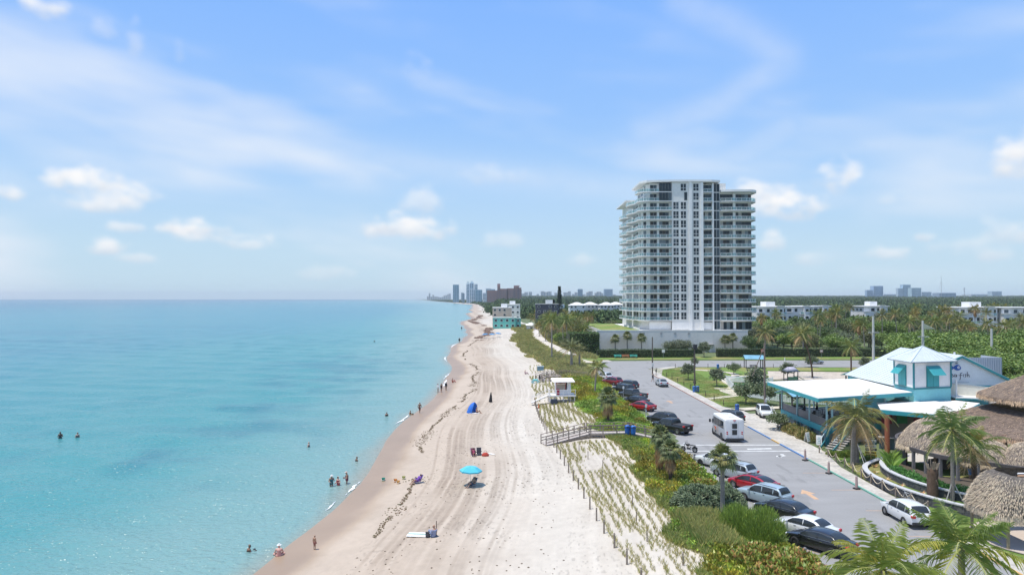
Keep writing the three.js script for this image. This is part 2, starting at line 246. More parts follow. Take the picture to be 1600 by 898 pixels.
// surf: low ridges of white foam at the waterline
{
  const foam = std([0.82, 0.84, 0.84], 0.9, { bumpMap: rep(FINE, 1), bumpScale: 0.04 }), r = rngOf(9);
  const strip = (D0, D1, off, w) => { const n = Math.ceil((D1 - D0) / 0.16); return grid(4, n, (i, j) => { const D = lerp(D0, D1, j / n), t = i / 4, ww = w * Math.sin(Math.PI * clamp(j / n, 0.02, 0.98)) * sstep(0.3, 0.6, fbm(D * 1.9, off * 7, 3)) * (0.3 + 1.5 * fbm(D * 3.1, off, 2)) + 0.015; return [shoreX(D) + off + (fbm(D * 0.12, off * 3, 3) - 0.5) * 1.2 + (fbm(D * 1.3, off * 5, 3) - 0.5) * 0.35 + (t - 0.5) * ww, 0.06 + Math.sin(Math.PI * t) * 0.03, -D]; }); };
  for (const [a, b, o, w] of [[65.5, 71, -0.4, 0.34], [61.2, 64, -0.7, 0.2], [103, 112, -0.6, 0.36], [146, 160, 0.3, 0.55], [160, 174, -0.3, 0.35], [205, 224, -0.5, 0.4], [262, 288, 0.2, 0.5]]) { const o2 = part('surf_foam', strip(a, b, o, w), foam, scene, true); o2.name = numbered('surf_foam'); o2.userData.kind = 'stuff'; o2.userData.label = 'white foam of a small wave at the waterline'; }
  const weed = []; const cols = []; const rr = rngOf(12);
  for (let D = 42; D < 330; D += 0.045) { const s = 6.1 + Math.sin(D * 0.05) * 0.9 + Math.sin(D * 0.19) * 0.18 + (fbm(D * 0.16, 3, 3) - 0.5) * 1.3, gap = fbm(D * 0.12, 8, 2); if (gap < 0.36 || rr() < 0.3) continue; const x = shoreX(D) + s + (rr() + rr() + rr() - 1.5) * (0.25 + 0.8 * sstep(0.5, 0.7, fbm(D * 0.4, 21, 2))); weed.push(TRS(x, landY(x, D) + 0.01, -D, rr() * 6, 0.035 + rr() * 0.07, 0.025 + rr() * 0.03)); cols.push(rgb(0.09 + rr() * 0.05, 0.065 + rr() * 0.03, 0.04)); }
  for (let D = 300; D < 760; D += 0.25) for (let k = 0; k < 3; k++) { const s = 8 + 4 * Math.sin(D * 0.018) + rr() * 1.6 * (1 + k); if (fbm(D * 0.05, k * 5, 3) < 0.52) continue; const x = shoreX(D) + s; weed.push(TRS(x, landY(x, D) + 0.03, -D, rr() * 6, 0.3 + rr() * 0.5, 0.1)); cols.push(rgb(0.16, 0.10, 0.07)); }
  for (let i = 0; i < 480; i++) { const D = 42 + rr() * rr() * 180, x = shoreX(D) + 6.5 + rr() * 15; weed.push(TRS(x, landY(x, D) + 0.01, -D, rr() * 6, 0.03 + rr() * 0.06, 0.03)); cols.push(rgb(0.12, 0.09, 0.06)); }
  const lump = new THREE.IcosahedronGeometry(1, 1); { const p = lump.attributes.position, q = rngOf(3); for (let i = 0; i < p.count; i++) { const k = 0.6 + hash2(Math.round(p.getX(i) * 9), Math.round(p.getY(i) * 9 + p.getZ(i) * 31)) * 0.7; p.setXYZ(i, p.getX(i) * k, p.getY(i) * k, p.getZ(i) * k); } lump.computeVertexNormals(); }
  stuff('seaweed_wrack', lump, std(0xffffff, 0.95), weed, cols, 'dark line of dried seaweed along the sand');
}
// dunes grown over with vine and grass
{
  const NU = 26, rows = []; for (let D = 36; D < 470;) { rows.push(D); D += D < 130 ? 0.7 : D * 0.008; }
  const g = grid(NU, rows.length - 1, (i, j) => {
    const D = rows[j], t = i / NU, L = duneEdge(D), R = D < 178 ? 19.6 : 26, x = lerp(L, R, t);
    const gap = D > 84.5 && D < 90 ? sstep(20, 8, 8) * 0 + 0.25 : 1;
    return [x, Math.max(landY(x, D), 1.0) - 0.06 + sstep(0, 0.16, t) * sstep(1, 0.8, t) * (0.12 + 0.35 * fbm(x * 0.5, D * 0.5, 3)) * gap + sstep(0, 0.05, t) * 0.06, -D];
  }, undefined, (q) => { const D = -q[2], n = fbm(q[0] * 0.4, D * 0.3, 3), far = sstep(0.42, 0.5, fbm(q[0] * 0.12 + 20, D * 0.05, 3) ), a = [lerp(0.13, 0.20, n), lerp(0.21, 0.25, n), 0.06], b = [lerp(0.24, 0.36, n), lerp(0.26, 0.33, n), 0.10]; return a.map((v, k) => lerp(v, b[k], far)); });
  structure('dune', g, std(0xffffff, 0.95, { vertexColors: true, bumpMap: rep(FINE, 2), bumpScale: 0.15 }), 'low dune grown over with vine and grass');
}
// ---------------------------------------------------------------- roads, pavements, lawns, paths
const asphalt = std(0xffffff, 0.9, { map: rep(dataTex(1024, 1024, (i, j) => { const n = fbm(i / 256, j / 64, 4, 4, 16), m = vnoise(i / 2, j / 2, 256, 256), st = sstep(0.62, 0.75, fbm(i / 60, j / 200, 4, 17, 5)); const v = 0.268 + 0.06 * (n - 0.5) + 0.05 * (m - 0.5) - 0.045 * st; return [enc(v), enc(v * 0.985), enc(v * 0.97)]; }, true), 18), bumpMap: rep(FINE, 0.6), bumpScale: 0.01 });
const concrete = std([0.55, 0.51, 0.45], 0.85, { map: rep(GRAIN, 7), bumpMap: rep(FINE, 1), bumpScale: 0.004 });
const lawnMat = std(0xffffff, 0.95, { map: rep(dataTex(1024, 1024, (i, j) => { const n = fbm(i / 200, j / 200, 4, 5, 5), m = fbm(i / 8, j / 8, 3, 128, 128), dry = sstep(0.45, 0.68, n * 0.8 + m * 0.2); return [enc(lerp(0.14, 0.27, dry) * (0.75 + 0.5 * m)), enc(lerp(0.225, 0.245, dry) * (0.75 + 0.5 * m)), enc(lerp(0.038, 0.085, dry) * (0.75 + 0.5 * m))]; }, true), 27), bumpMap: rep(FINE, 0.8), bumpScale: 0.05 });
const sheet = (poly, y) => { const g = new THREE.ShapeGeometry(new THREE.Shape(poly.map(([x, D]) => new THREE.Vector2(x, D)))); g.rotateX(-Math.PI / 2); g.translate(0, y, 0); return metreUV(g); };
const slab = (poly, y0, y1) => merge([prism(poly.map(([x, D]) => [x, -D]), y0, y1)]);
const RY = 1.15;                                          // road level
structure('road', sheet([[19.6, 41], [32.7, 42.5], [32.7, 160], [35, 172], [42, 178], [140, 176], [240, 200], [240, 214], [140, 197], [48, 196], [24, 194], [19.6, 188]], RY), asphalt, 'grey asphalt beach road with angled parking');
structure('pavement', slab([[32.7, 18], [34.3, 18], [34.2, 62], [34.6, 72], [36.2, 79], [36.6, 108], [34.6, 112], [34.6, 158], [37.5, 170], [43, 176.6], [42, 178], [35, 172], [32.7, 160]], 1.0, RY + 0.12), concrete, 'pale concrete pavement beside the road');
structure('car_court', sheet([[36.6, 95], [60, 95], [60, 106], [36.6, 106]], RY + 0.03), concrete, 'pale concrete drive beside the restaurant');
structure('lawn', slab([[34.6, 112.2], [42, 116], [42, 126], [45.5, 145.5], [56, 142], [56, 150], [62, 152], [62, 168], [100, 166], [100, 175], [43.5, 176.4], [37.5, 170], [34.6, 158]], 1.0, RY + 0.1), lawnMat, 'green and dry lawn of the roadside park');
structure('lawn', slab([[24, 198], [48, 199], [140, 200], [240, 217], [240, 224], [140, 209], [24, 208]], 1.0, RY + 0.1), lawnMat, 'grass strip beyond the cross street');
structure('lawn', slab([[34.5, 66], [36.2, 76], [36.6, 79], [40.5, 77.5], [39, 71], [35, 66]], 1.0, RY + 0.08), lawnMat, 'small lawn before the restaurant steps');
structure('lawn', slab([[34.35, 30], [60, 30], [60, 62], [36, 62], [34.35, 60]], 1.0, RY + 0.06), lawnMat, 'lawn beside the thatched huts');
structure('turf', slab([[43, 126], [46, 144], [54, 140], [66, 138], [66, 113.5], [48.5, 115], [44.6, 120.5]], 1.0, RY + 0.12), std([0.05, 0.14, 0.05], 0.95, { bumpMap: rep(FINE, 0.4), bumpScale: 0.03 }), 'dark green turf inside the white fence');
structure('sand_court', slab([[56.5, 150], [84, 146], [90, 163], [62.5, 167]], 1.0, RY + 0.11), std([0.60, 0.52, 0.43], 0.95, { map: rep(GRAIN, 4), bumpMap: rep(FINE, 0.7), bumpScale: 0.05 }), 'pale sand court in the park');
const ribbon = (pts, w, y) => { const c = new THREE.CatmullRomCurve3(pts.map(([x, D]) => V3(x, 0, -D))), n = pts.length * 8; return metreUV(grid(2, n, (i, j) => { const p = c.getPoint(j / n), t = c.getTangent(j / n); return [p.x + t.z * w * (i / 2 - 0.5), y, p.z - t.x * w * (i / 2 - 0.5)]; })); };
const pathMat = std([0.62, 0.56, 0.45], 0.9, { map: rep(GRAIN, 5) });
for (const [pts, w, l] of [[[[34.6, 121], [38, 123], [43, 126.5]], 1.6, 'pale path between lawn and fence gate'], [[[40, 135], [42.5, 134], [44.6, 138], [46.5, 149], [51, 156], [52, 163], [47, 169], [42, 171]], 1.8, 'pale curving path round the lawn'], [[[51, 156], [56, 157], [62, 160]], 1.6, 'pale path to the sand court'], [[[36.6, 109.5], [40, 110.5], [45, 111.5], [50, 111]], 2.2, 'pale path behind the parked white car'], [[[42, 126], [41.5, 131], [42.5, 134]], 3.2, 'pale paving before the fence gate']]) structure('path', ribbon(pts, w, RY + 0.125), pathMat, l);
structure('path', ribbon([[17.5, 205], [15.5, 228], [12.8, 262], [11.6, 300], [12.2, 345], [14, 380]], 4.2, 2.05), std([0.66, 0.6, 0.53], 0.9, { map: rep(GRAIN, 5) }), 'white sandy path through the dune');
structure('path', ribbon([[17.5, 205], [19, 194], [21, 186]], 4, 1.5), pathMat, 'pale path from dune to street');
// painted markings
const white = std([0.72, 0.72, 0.70], 0.8, { map: rep(GRAIN, 1.5) }), faded = std([0.52, 0.36, 0.26], 0.85, { map: rep(GRAIN, 1.5) }), blueP = std([0.10, 0.24, 0.50], 0.8, { map: rep(GRAIN, 2) }), greenP = std([0.16, 0.42, 0.33], 0.8, { map: rep(GRAIN, 2) }), yellowP = std([0.62, 0.40, 0.14], 0.8, { map: rep(GRAIN, 2) }), pinkP = std([0.42, 0.27, 0.23], 0.85, { map: rep(GRAIN, 2) });
const stripe = (x, D, w, L, a = 0) => { const g = new THREE.PlaneGeometry(w, L); g.rotateX(-Math.PI / 2); g.rotateY(a); g.translate(x, RY + 0.005, -D); return g; };
const mark = (label, m, list) => structure('road_marking', merge(list), m, label);
for (const D of [83.4, 80.1]) mark('white line of the crosswalk', white, [stripe(26.3, D, 12.6, 0.32)]);
for (let D = 51.5; D < 76; D += 6.2) mark('faded orange stall line at the kerb', faded, [stripe(31.2, D, 2.8, 0.12)]);
for (let D = 47; D < 78; D += 3.9) mark('faded angled stall line between parked cars', faded, [stripe(22.9, D, 0.1, 5.2, 0.87)]);
for (let D = 92; D < 150; D += 3.9) mark('faded angled stall line between parked cars', faded, [stripe(22.7, D, 0.1, 5.2, 0.87)]);
const arrow = (x, D, s) => { const h = new THREE.Shape([[-0.18, -1.2], [0.18, -1.2], [0.18, 0.2], [0.55, 0.2], [0, 1.3], [-0.55, 0.2], [-0.18, 0.2]].map(([a, b]) => new THREE.Vector2(a * s, b * s))), g = new THREE.ShapeGeometry(h); g.rotateX(-Math.PI / 2); g.translate(x, RY + 0.005, -D); return g; };
mark('worn orange direction arrow on the road', std([0.62, 0.40, 0.25], 0.85, { map: rep(GRAIN, 1) }), [arrow(27.1, 62.4, 1.25)]);
mark('worn orange direction arrow on the road', std([0.55, 0.36, 0.24], 0.85, { map: rep(GRAIN, 1) }), [arrow(27.3, 118, 1.25)]);
mark('white wheelchair bay marking', white, [stripe(30.6, 77.6, 1.1, 0.35, 0.5), stripe(30.2, 77.4, 0.6, 0.5, -0.4), stripe(30.9, 78.3, 0.4, 0.4)]);
mark('short white mark beside the crosswalk', white, [stripe(29.4, 81.3, 3, 0.5, 0.1)]);
const kerbFace = (D0, D1, m, l) => structure('kerb_paint', merge([box(0.16, 0.008, D1 - D0, 32.79, RY + 0.126, -(D0 + D1) / 2), box(0.006, 0.11, D1 - D0, 32.696, RY + 0.065, -(D0 + D1) / 2)]), m, l);
kerbFace(44, 49, yellowP, 'orange painted kerb by the thatched hut'); kerbFace(53, 75.6, greenP, 'green painted kerb'); kerbFace(75.8, 83.6, blueP, 'blue painted kerb'); kerbFace(83.8, 86.4, yellowP, 'yellow painted kerb'); kerbFace(86.6, 95, blueP, 'blue painted kerb beyond the yellow one'); kerbFace(102, 158, pinkP, 'dull red painted kerb along the park');
structure('kerb_stop', merge([box(0.25, 0.14, 40, 19.75, RY + 0.07, -66), box(0.25, 0.14, 66, 19.75, RY + 0.07, -124)]), concrete, 'concrete edging between dune and parking');
// ---------------------------------------------------------------- growth: leaves, crowns, palms
class Tri {
  constructor() { this.p = []; this.c = []; }
  tri(a, b, c, col) { this.p.push(a.x, a.y, a.z, b.x, b.y, b.z, c.x, c.y, c.z); for (let i = 0; i < 3; i++) this.c.push(Math.min(0.8, col[0] * 1.75), Math.min(0.8, col[1] * 1.68), Math.min(0.8, col[2] * 1.45)); }
  leaf(p, d, s, l, w, col) {                             // a folded leaf: along d, s across
    const tip = p.clone().addScaledVector(d, l), m = p.clone().addScaledVector(d, l * 0.45), up = V3().crossVectors(d, s).multiplyScalar(w * 0.25);
    const a = m.clone().addScaledVector(s, w / 2).add(up), b = m.clone().addScaledVector(s, -w / 2).add(up); this.tri(p, a, tip, col); this.tri(p, tip, b, col);
  }
  geo() { const g = new THREE.BufferGeometry(); g.setAttribute('position', new THREE.Float32BufferAttribute(this.p, 3)); g.setAttribute('color', new THREE.Float32BufferAttribute(this.c, 3)); g.setAttribute('uv', new THREE.BufferAttribute(new Float32Array(this.p.length / 3 * 2), 2)); g.computeVertexNormals(); g.userData.ready = true; return g; }
}
const unit = (r) => { const z = r() * 2 - 1, a = r() * 6.2832, q = Math.sqrt(1 - z * z); return V3(q * Math.cos(a), z, q * Math.sin(a)); };
const leafMat = (o = {}) => new THREE.MeshPhysicalMaterial({ color: 0xffffff, vertexColors: true, roughness: 0.62, transmission: 0.22, thickness: 0, ...o });
const LEAF = leafMat(), WAXY = leafMat({ roughness: 0.45 }), DRY = std(0xffffff, 0.9, { vertexColors: true });
const vary = (c, r, k = 0.3) => { const t = 1 + (r() - 0.5) * 2 * k; return [c[0] * t * (1 + (r() - 0.5) * k * 0.6), c[1] * t, c[2] * t]; };
const pick = (list, r) => list[Math.floor(r() * list.length)];
const bark = weathered([0.24, 0.19, 0.15], 0.95, 1.2, { bumpMap: rep(FINE, 0.5), bumpScale: 0.04 }), palmBark = weathered([0.36, 0.32, 0.28], 0.95, 1.1, { bumpMap: rep(FINE, 0.4), bumpScale: 0.03 }), brownBark = weathered([0.17, 0.11, 0.075], 0.95, 0.8, { bumpMap: rep(FINE, 0.3), bumpScale: 0.05 });
function crown(seed, { clumps = 40, leaves = 40, leaf = 0.12, flat = 0.75, spread = 0.30, tones, hang = 0 }) {   // about 1 m in radius, centred
  const r = rngOf(seed), t = new Tri();
  for (let k = 0; k < clumps; k++) {
    const c = unit(r).multiplyScalar(Math.pow(r(), 0.35) * 0.8); c.y *= flat; const cs = spread * (0.6 + r() * 0.7), tone = pick(tones, r);
    for (let i = 0; i < leaves; i++) { const o = unit(r), p = c.clone().addScaledVector(o, cs * Math.pow(r(), 0.4)); const d = unit(r).addScaledVector(o, 0.9); d.y -= hang; d.normalize(); const s = V3().crossVectors(d, unit(r)).normalize(); t.leaf(p, d, s, leaf * (0.7 + r() * 0.7), leaf * (0.45 + r() * 0.35), vary(tone, r)); }
  }
  return t.geo();
}
function limbs(seed, h, n = 5, r0 = 0.16, reach = 0.75) {                       // trunk of height h and limbs into the crown
  const r = rngOf(seed), l = [tube([V3(0, -0.3, 0), V3(0.06 * h * (r() - 0.5), h * 0.5, 0.05), V3(0.1 * (r() - 0.5), h, 0)], r0, 6, 5)];
  for (let i = 0; i < n; i++) { const a = i / n * 6.28 + r(), e = h * (0.7 + 0.3 * r()); l.push(bar(V3(0, e, 0), V3(Math.cos(a) * reach, e + 0.5 + r() * 0.7, Math.sin(a) * reach), r0 * 0.5, 5, r0 * 0.15)); }
  return ready(l);
}
function treeProto(name, label, seed, h, R, ry, tones, o = {}, group) {
  const t = thing(name, label, 'tree', 0, -60, 0, 0, group); part('trunk', limbs(seed, h, 6, o.r0 ?? 0.18, R * 0.5), bark, t);
  const c = part('crown', crown(seed + 1, { tones, ...o }), o.mat ?? LEAF, t); c.position.y = h + ry * 0.45; c.scale.set(R, ry, R); return t;
}
// -------- palms
function spine(az, el, L, bend, n = 9) { const pts = [V3(0, 0, 0)], d = V3(Math.cos(az) * Math.cos(el), Math.sin(el), Math.sin(az) * Math.cos(el)), ds = L / n; for (let i = 0; i < n; i++) { d.y -= bend * ds * (0.5 + i / n); d.normalize(); pts.push(pts[i].clone().addScaledVector(d, ds)); } return pts; }
function frond(t, az, el, L, bend, n, ll, tone, stem, r, hang = 0.35) {
  const pts = spine(az, el, L, bend), N = pts.length - 1;
  for (let i = 0; i < N; i++) { const a = pts[i], b = pts[i + 1], side = V3().crossVectors(b.clone().sub(a), V3(0, 1, 0)).normalize(), w = 0.05 * (1 - i / N) + 0.012, w2 = 0.05 * (1 - (i + 1) / N) + 0.012; t.tri(a.clone().addScaledVector(side, w), a.clone().addScaledVector(side, -w), b.clone().addScaledVector(side, w2), stem); t.tri(b.clone().addScaledVector(side, w2), a.clone().addScaledVector(side, -w), b.clone().addScaledVector(side, -w2), stem); }
  for (let k = 0; k < n; k++) {
    const u = 0.13 + 0.87 * (k + 0.5) / n, f = u * N, i = Math.min(N - 1, Math.floor(f)), p = pts[i].clone().lerp(pts[i + 1], f - i), ax = pts[i + 1].clone().sub(pts[i]).normalize(), side = V3().crossVectors(ax, V3(0, 1, 0)).normalize(), up = V3().crossVectors(side, ax);
    const len = ll * Math.sin(Math.PI * (0.18 + 0.76 * u)) * (0.85 + 0.3 * r());
    for (const q of [-1, 1]) { const d = side.clone().multiplyScalar(q).addScaledVector(ax, 0.45 + 0.3 * r()).addScaledVector(up, 0.3 - (hang + 0.35) * r()); d.y -= hang * 0.8; d.normalize(); const w = 0.28 * L / n, b = p.clone().addScaledVector(ax, w), m = p.clone().addScaledVector(d, len * 0.6).addScaledVector(ax, w * 0.7), tip = p.clone().addScaledVector(d, len); tip.y -= len * 0.16; const c = vary(tone, r, 0.22); t.tri(p, b, m, c); t.tri(p, m, tip, c); }
  }
}
function coconut(seed, { fronds = 22, L = 3.6, n = 30, ll = 0.95, green = [0.085, 0.135, 0.035], dry = 0.15, bend = 0.33, low = -0.75 }) {
  const r = rngOf(seed), t = new Tri();
  for (let i = 0; i < fronds; i++) {
    const u = (i + 0.5) / fronds, el = lerp(1.35, low, Math.pow(u, 0.85)) + (r() - 0.5) * 0.25, old = u > 1 - dry, yel = r() < 0.25;
    frond(t, i * 2.39996 + r() * 0.4, el, L * (u < 0.15 ? 0.8 : 0.88 + r() * 0.24), bend * (0.7 + 0.6 * r()), n, ll, old ? [0.30, 0.22, 0.12] : yel ? [green[0] * 1.75, green[1] * 1.35, green[2] * 1.1] : green, old ? [0.3, 0.22, 0.12] : [0.20, 0.21, 0.06], r);
  }
  return t.geo();
}
function fan(t, az, el, R, tone, r, droop) {                                     // one fan leaf on its stalk
  const d = V3(Math.cos(az) * Math.cos(el), Math.sin(el), Math.sin(az) * Math.cos(el)), side = V3(-Math.sin(az), 0, Math.cos(az)), up = V3().crossVectors(side, d), c = d.clone().multiplyScalar(R * 0.45); c.y -= droop * 0.1 * R;
  t.tri(V3(), side.clone().multiplyScalar(0.03), c, [0.16, 0.18, 0.07]);
  for (let k = -8; k <= 8; k++) { const a = k * 0.19, q = d.clone().multiplyScalar(Math.cos(a)).addScaledVector(side, Math.sin(a)), len = R * 0.62 * (1 - 0.02 * Math.abs(k)) * (0.85 + r() * 0.25), m = c.clone().addScaledVector(q, len * 0.55).addScaledVector(up, 0.05 * R * Math.abs(k) / 8), tip = c.clone().addScaledVector(q, len); tip.y -= droop * len * (0.3 + r() * 0.4); const w = side.clone().multiplyScalar(Math.cos(a)).addScaledVector(d, -Math.sin(a)).multiplyScalar(0.04 * R), col = vary(tone, r, 0.25); t.tri(c, m.clone().add(w), m.clone().sub(w), col); t.tri(m.clone().add(w), tip, m.clone().sub(w), col); }
}
function sabalCrown(seed, R, n, green) { const r = rngOf(seed), t = new Tri(); for (let i = 0; i < n; i++) { const u = i / n; fan(t, i * 2.39996, lerp(1.4, -0.75, u) + (r() - 0.5) * 0.3, R * (0.85 + r() * 0.3), r() < 0.2 ? [green[0] * 1.6, green[1] * 1.25, green[2]] : green, r, 0.5 + 0.6 * u); } return t.geo(); }
function skirt(seed, R, n, h, tone = [0.25, 0.16, 0.09]) { const r = rngOf(seed), t = new Tri(); for (let i = 0; i < n; i++) { const m = new Tri(); fan(m, r() * 6.28, -0.9 - r() * 0.55, R * (0.7 + r() * 0.5), vary(tone, r, 0.3), r, 0.7); const dy = -r() * h; for (let k = 0; k < m.p.length; k += 3) t.p.push(m.p[k] * 0.75, m.p[k + 1] + dy, m.p[k + 2] * 0.75); t.c.push(...m.c); } return t.geo(); }
function palmTrunk(h, r0, r1, lean = [0, 0], seed = 1) { const p = []; for (let i = 0; i <= 6; i++) { const u = i / 6; p.push(V3(lean[0] * u * u, -0.3 + (h + 0.3) * u, lean[1] * u * u)); } const c = new THREE.CatmullRomCurve3(p), rings = []; const N = Math.max(8, Math.round(h * 2.5)); for (let k = 0; k <= N; k++) { const u = k / N, q = c.getPoint(u), rr = lerp(r0, r1, u) * (1 + (k % 2 ? 0.06 : 0)) * (u < 0.06 ? 1.25 : 1); rings.push(Array.from({ length: 8 }, (_, i) => { const a = -i / 8 * 6.2832; return [q.x + Math.cos(a) * rr, q.y, q.z + Math.sin(a) * rr]; })); } return ready(loft(rings)); }
function palm(name, label, x, D, base, h, crownGeo, { lean = [0, 0], r0 = 0.17, r1 = 0.12, turn = 0, s = 1, skirtGeo, m = LEAF, trunkMat = palmBark, group, nuts } = {}) {
  const t = thing(name, label, 'palm tree', x, base, -D, turn, group); part('trunk', palmTrunk(h, r0, r1, lean), trunkMat, t);
  const c = part('crown', crownGeo, m, t); c.position.set(lean[0], h, lean[1]); c.scale.setScalar(s);
  if (skirtGeo) { const k = part('dead_skirt', skirtGeo, DRY, t); k.position.set(lean[0], h - 0.1, lean[1]); k.scale.setScalar(s); }
  if (nuts) { const k = part('coconuts', Array.from({ length: 6 }, (_, i) => place(new THREE.IcosahedronGeometry(0.13, 1), Math.cos(i) * 0.25, -0.25 - (i % 2) * 0.12, Math.sin(i) * 0.25)), std([0.26, 0.24, 0.07], 0.6), t); k.position.set(lean[0], h, lean[1]); k.userData.kind = 'stuff'; }
  return t;
}
const G = { coco: coconut(11, { green: [0.085, 0.13, 0.04] }), coco2: coconut(12, { fronds: 18, L: 3.3, dry: 0.22, green: [0.10, 0.125, 0.04] }), tired: coconut(13, { fronds: 26, L: 4.2, n: 34, dry: 0.38, green: [0.10, 0.12, 0.045], bend: 0.42, low: -0.55 }),
  lush: coconut(14, { fronds: 21, L: 3.9, n: 34, ll: 1.2, dry: 0.06, green: [0.15, 0.19, 0.04], bend: 0.26, low: -0.4 }), lush2: coconut(15, { fronds: 20, L: 3.6, n: 32, ll: 1.15, dry: 0.05, green: [0.12, 0.17, 0.036], bend: 0.26, low: -0.45 }), mid: coconut(16, { fronds: 22, L: 3.3, n: 30, ll: 1.0, dry: 0.1, green: [0.09, 0.14, 0.04] }),
  date: coconut(17, { fronds: 40, L: 3.4, n: 26, ll: 0.5, dry: 0.12, green: [0.085, 0.105, 0.05], bend: 0.25, low: -0.6 }), sabal: sabalCrown(21, 1.4, 34, [0.068, 0.092, 0.034]), sabal2: sabalCrown(22, 1.4, 30, [0.085, 0.105, 0.036]), skirt: skirt(23, 1.4, 44, 0.9), skirt2: skirt(24, 1.4, 60, 1.8, [0.24, 0.135, 0.065]), golden: coconut(18, { fronds: 18, L: 3.2, n: 24, dry: 0.35, green: [0.16, 0.14, 0.035] }) };
const sabals = 'cabbage palms on the dune';
palm('sabal_palm', 'slender cabbage palm with green fan crown beside the silvery bush', 16.6, 54.0, 1.6, 4.9, G.sabal2, { r0: 0.19, r1: 0.15, s: 0.95, group: sabals });
palm('sabal_palm', 'short cabbage palm with brown dead fronds, front of the pair by boardwalk', 15.0, 64.9, 1.6, 3.1, G.sabal, { r0: 0.22, r1: 0.2, s: 0.85, skirtGeo: G.skirt, trunkMat: brownBark, group: sabals });
palm('sabal_palm', 'cabbage palm with thick brown skirt, rear of the pair by boardwalk', 14.7, 67.6, 1.6, 3.9, G.sabal, { r0: 0.22, r1: 0.2, s: 0.95, turn: 2, skirtGeo: G.skirt2, trunkMat: brownBark, group: sabals });
palm('sabal_palm', 'cabbage palm with round crown and brown skirt behind the wooden boardwalk', 13.4, 95.2, 1.5, 3.9, G.sabal, { r0: 0.2, r1: 0.17, s: 1.15, turn: 1, skirtGeo: G.skirt, trunkMat: brownBark, group: sabals });
palm('coconut_palm', 'wind-blown palm beside the white car at the far end of parking', 15.3, 126, 1.5, 4.8, G.coco2, { lean: [0.5, 0], s: 0.75, turn: 0.5 });
palm('date_palm', 'bushy date palm on the dune beside the trimmed hedge', 14.9, 171, 1.5, 5.2, G.date, { r0: 0.32, r1: 0.28, s: 1.15 });
palm('date_palm', 'smaller date palm touching the bushy one on the dune', 17.2, 174, 1.5, 4.4, G.date, { r0: 0.26, r1: 0.22, s: 0.8, turn: 2 });
palm('coconut_palm', 'tall single palm standing on the dune above the white path', 11.3, 194, 1.5, 11.3, G.coco, { r0: 0.24, r1: 0.16, s: 1.15 });
palm('coconut_palm', 'drooping palm with tan lower fronds before the restaurant steps', 36.5, 73.3, 1.23, 5.0, G.tired, { lean: [0.3, 0], r0: 0.26, r1: 0.2, s: 1.05, nuts: true });
palm('coconut_palm', 'second trunk leaning beside the drooping palm at the restaurant steps', 37.4, 74.1, 1.23, 3.9, G.coco2, { lean: [0.4, -0.3], r0: 0.2, r1: 0.16, s: 0.75, turn: 1.2 });
palm('coconut_palm', 'slim grey palm with propped trunk standing by the round thatched roofs', 37.7, 58.6, 1.3, 6.5, G.mid, { lean: [-0.1, 0.2], r0: 0.17, r1: 0.13, s: 1.0, nuts: true });
palm('coconut_palm', 'brown leaning palm inside the planter by the round thatched roofs', 41.0, 60.6, 1.5, 4.6, G.coco2, { lean: [-1.4, 0.3], r0: 0.26, r1: 0.2, s: 0.85, turn: 0.6, trunkMat: brownBark });
palm('coconut_palm', 'full green palm crown before the parked black sedan', 19.6, 36.2, 1.2, 3.5, G.lush, { s: 0.9, r0: 0.2, r1: 0.17, turn: 0.3 });
palm('coconut_palm', 'full green palm crown before the white car at the green kerb', 25.3, 38.6, 1.2, 3.8, G.lush2, { s: 0.98, r0: 0.2, r1: 0.17, turn: 2.2 });
structure('lawn', slab([[14, 24], [33, 24], [33, 40], [32, 41.6], [19.6, 40.6], [14, 36]], 1.0, 1.22), lawnMat, 'planted island at the near end of the road');
{ const t = thing('palm_stump', 'thick brown palm trunk with cut-off crown by the stone wall', 'palm stump', 36.6, 1.2, -59.6); part('trunk', palmTrunk(3.0, 0.45, 0.42), brownBark, t); const s = part('dead_fronds', skirt(91, 0.9, 26, 0.4, [0.42, 0.34, 0.25]), DRY, t); s.position.y = 3.1; const s2 = part('frond_stubs', Array.from({ length: 11 }, (_, i) => bar(V3(Math.cos(i) * 0.3, 2.8, Math.sin(i) * 0.3), V3(Math.cos(i) * 0.55, 3.45 + (i % 3) * 0.12, Math.sin(i) * 0.55), 0.05, 4)), std([0.42, 0.33, 0.24], 0.9), t); s2.userData.kind = 'stuff'; }
// props of the slim palm
{ const t = thing('palm_prop', 'grey wooden stakes propping the slim palm', 'prop', 37.7, 1.3, -58.6); for (let i = 0; i < 3; i++) part('stake', bar(V3(Math.cos(i * 2.1 + 0.7) * 1.0, -0.05, Math.sin(i * 2.1 + 0.7) * 1.0), V3(Math.cos(i * 2.1 + 0.7) * 0.1, 1.9, Math.sin(i * 2.1 + 0.7) * 0.1), 0.045), std([0.42, 0.4, 0.37], 0.9), t); }
{ const t = thing('palm_prop', 'white stakes propping the drooping palm by the steps', 'prop', 36.9, 1.23, -73.3); for (let i = 0; i < 3; i++) part('stake', bar(V3(Math.cos(i * 0.8 - 0.4) * 1.1, -0.05, Math.sin(i * 0.8 - 0.4) * 1.1), V3(0.1, 2.2, 0.0), 0.04), std([0.6, 0.58, 0.55], 0.9), t); }
palm('coconut_palm', 'leaning palm with thin dark trunk by the sand court', 67.3, 153, 1.25, 9.6, G.coco2, { lean: [-2.4, 0], r0: 0.2, r1: 0.14, s: 1.15, trunkMat: brownBark });
palm('coconut_palm', 'straight palm with dark trunk behind the blue picnic roof', 81.3, 163.7, 1.25, 6.2, G.coco, { r0: 0.2, r1: 0.15, s: 1.0, trunkMat: brownBark });
palm('coconut_palm', 'large palm before the corner of the tower podium', 77.5, 209, 1.25, 7.2, G.tired, { r0: 0.25, r1: 0.18, s: 1.1 });
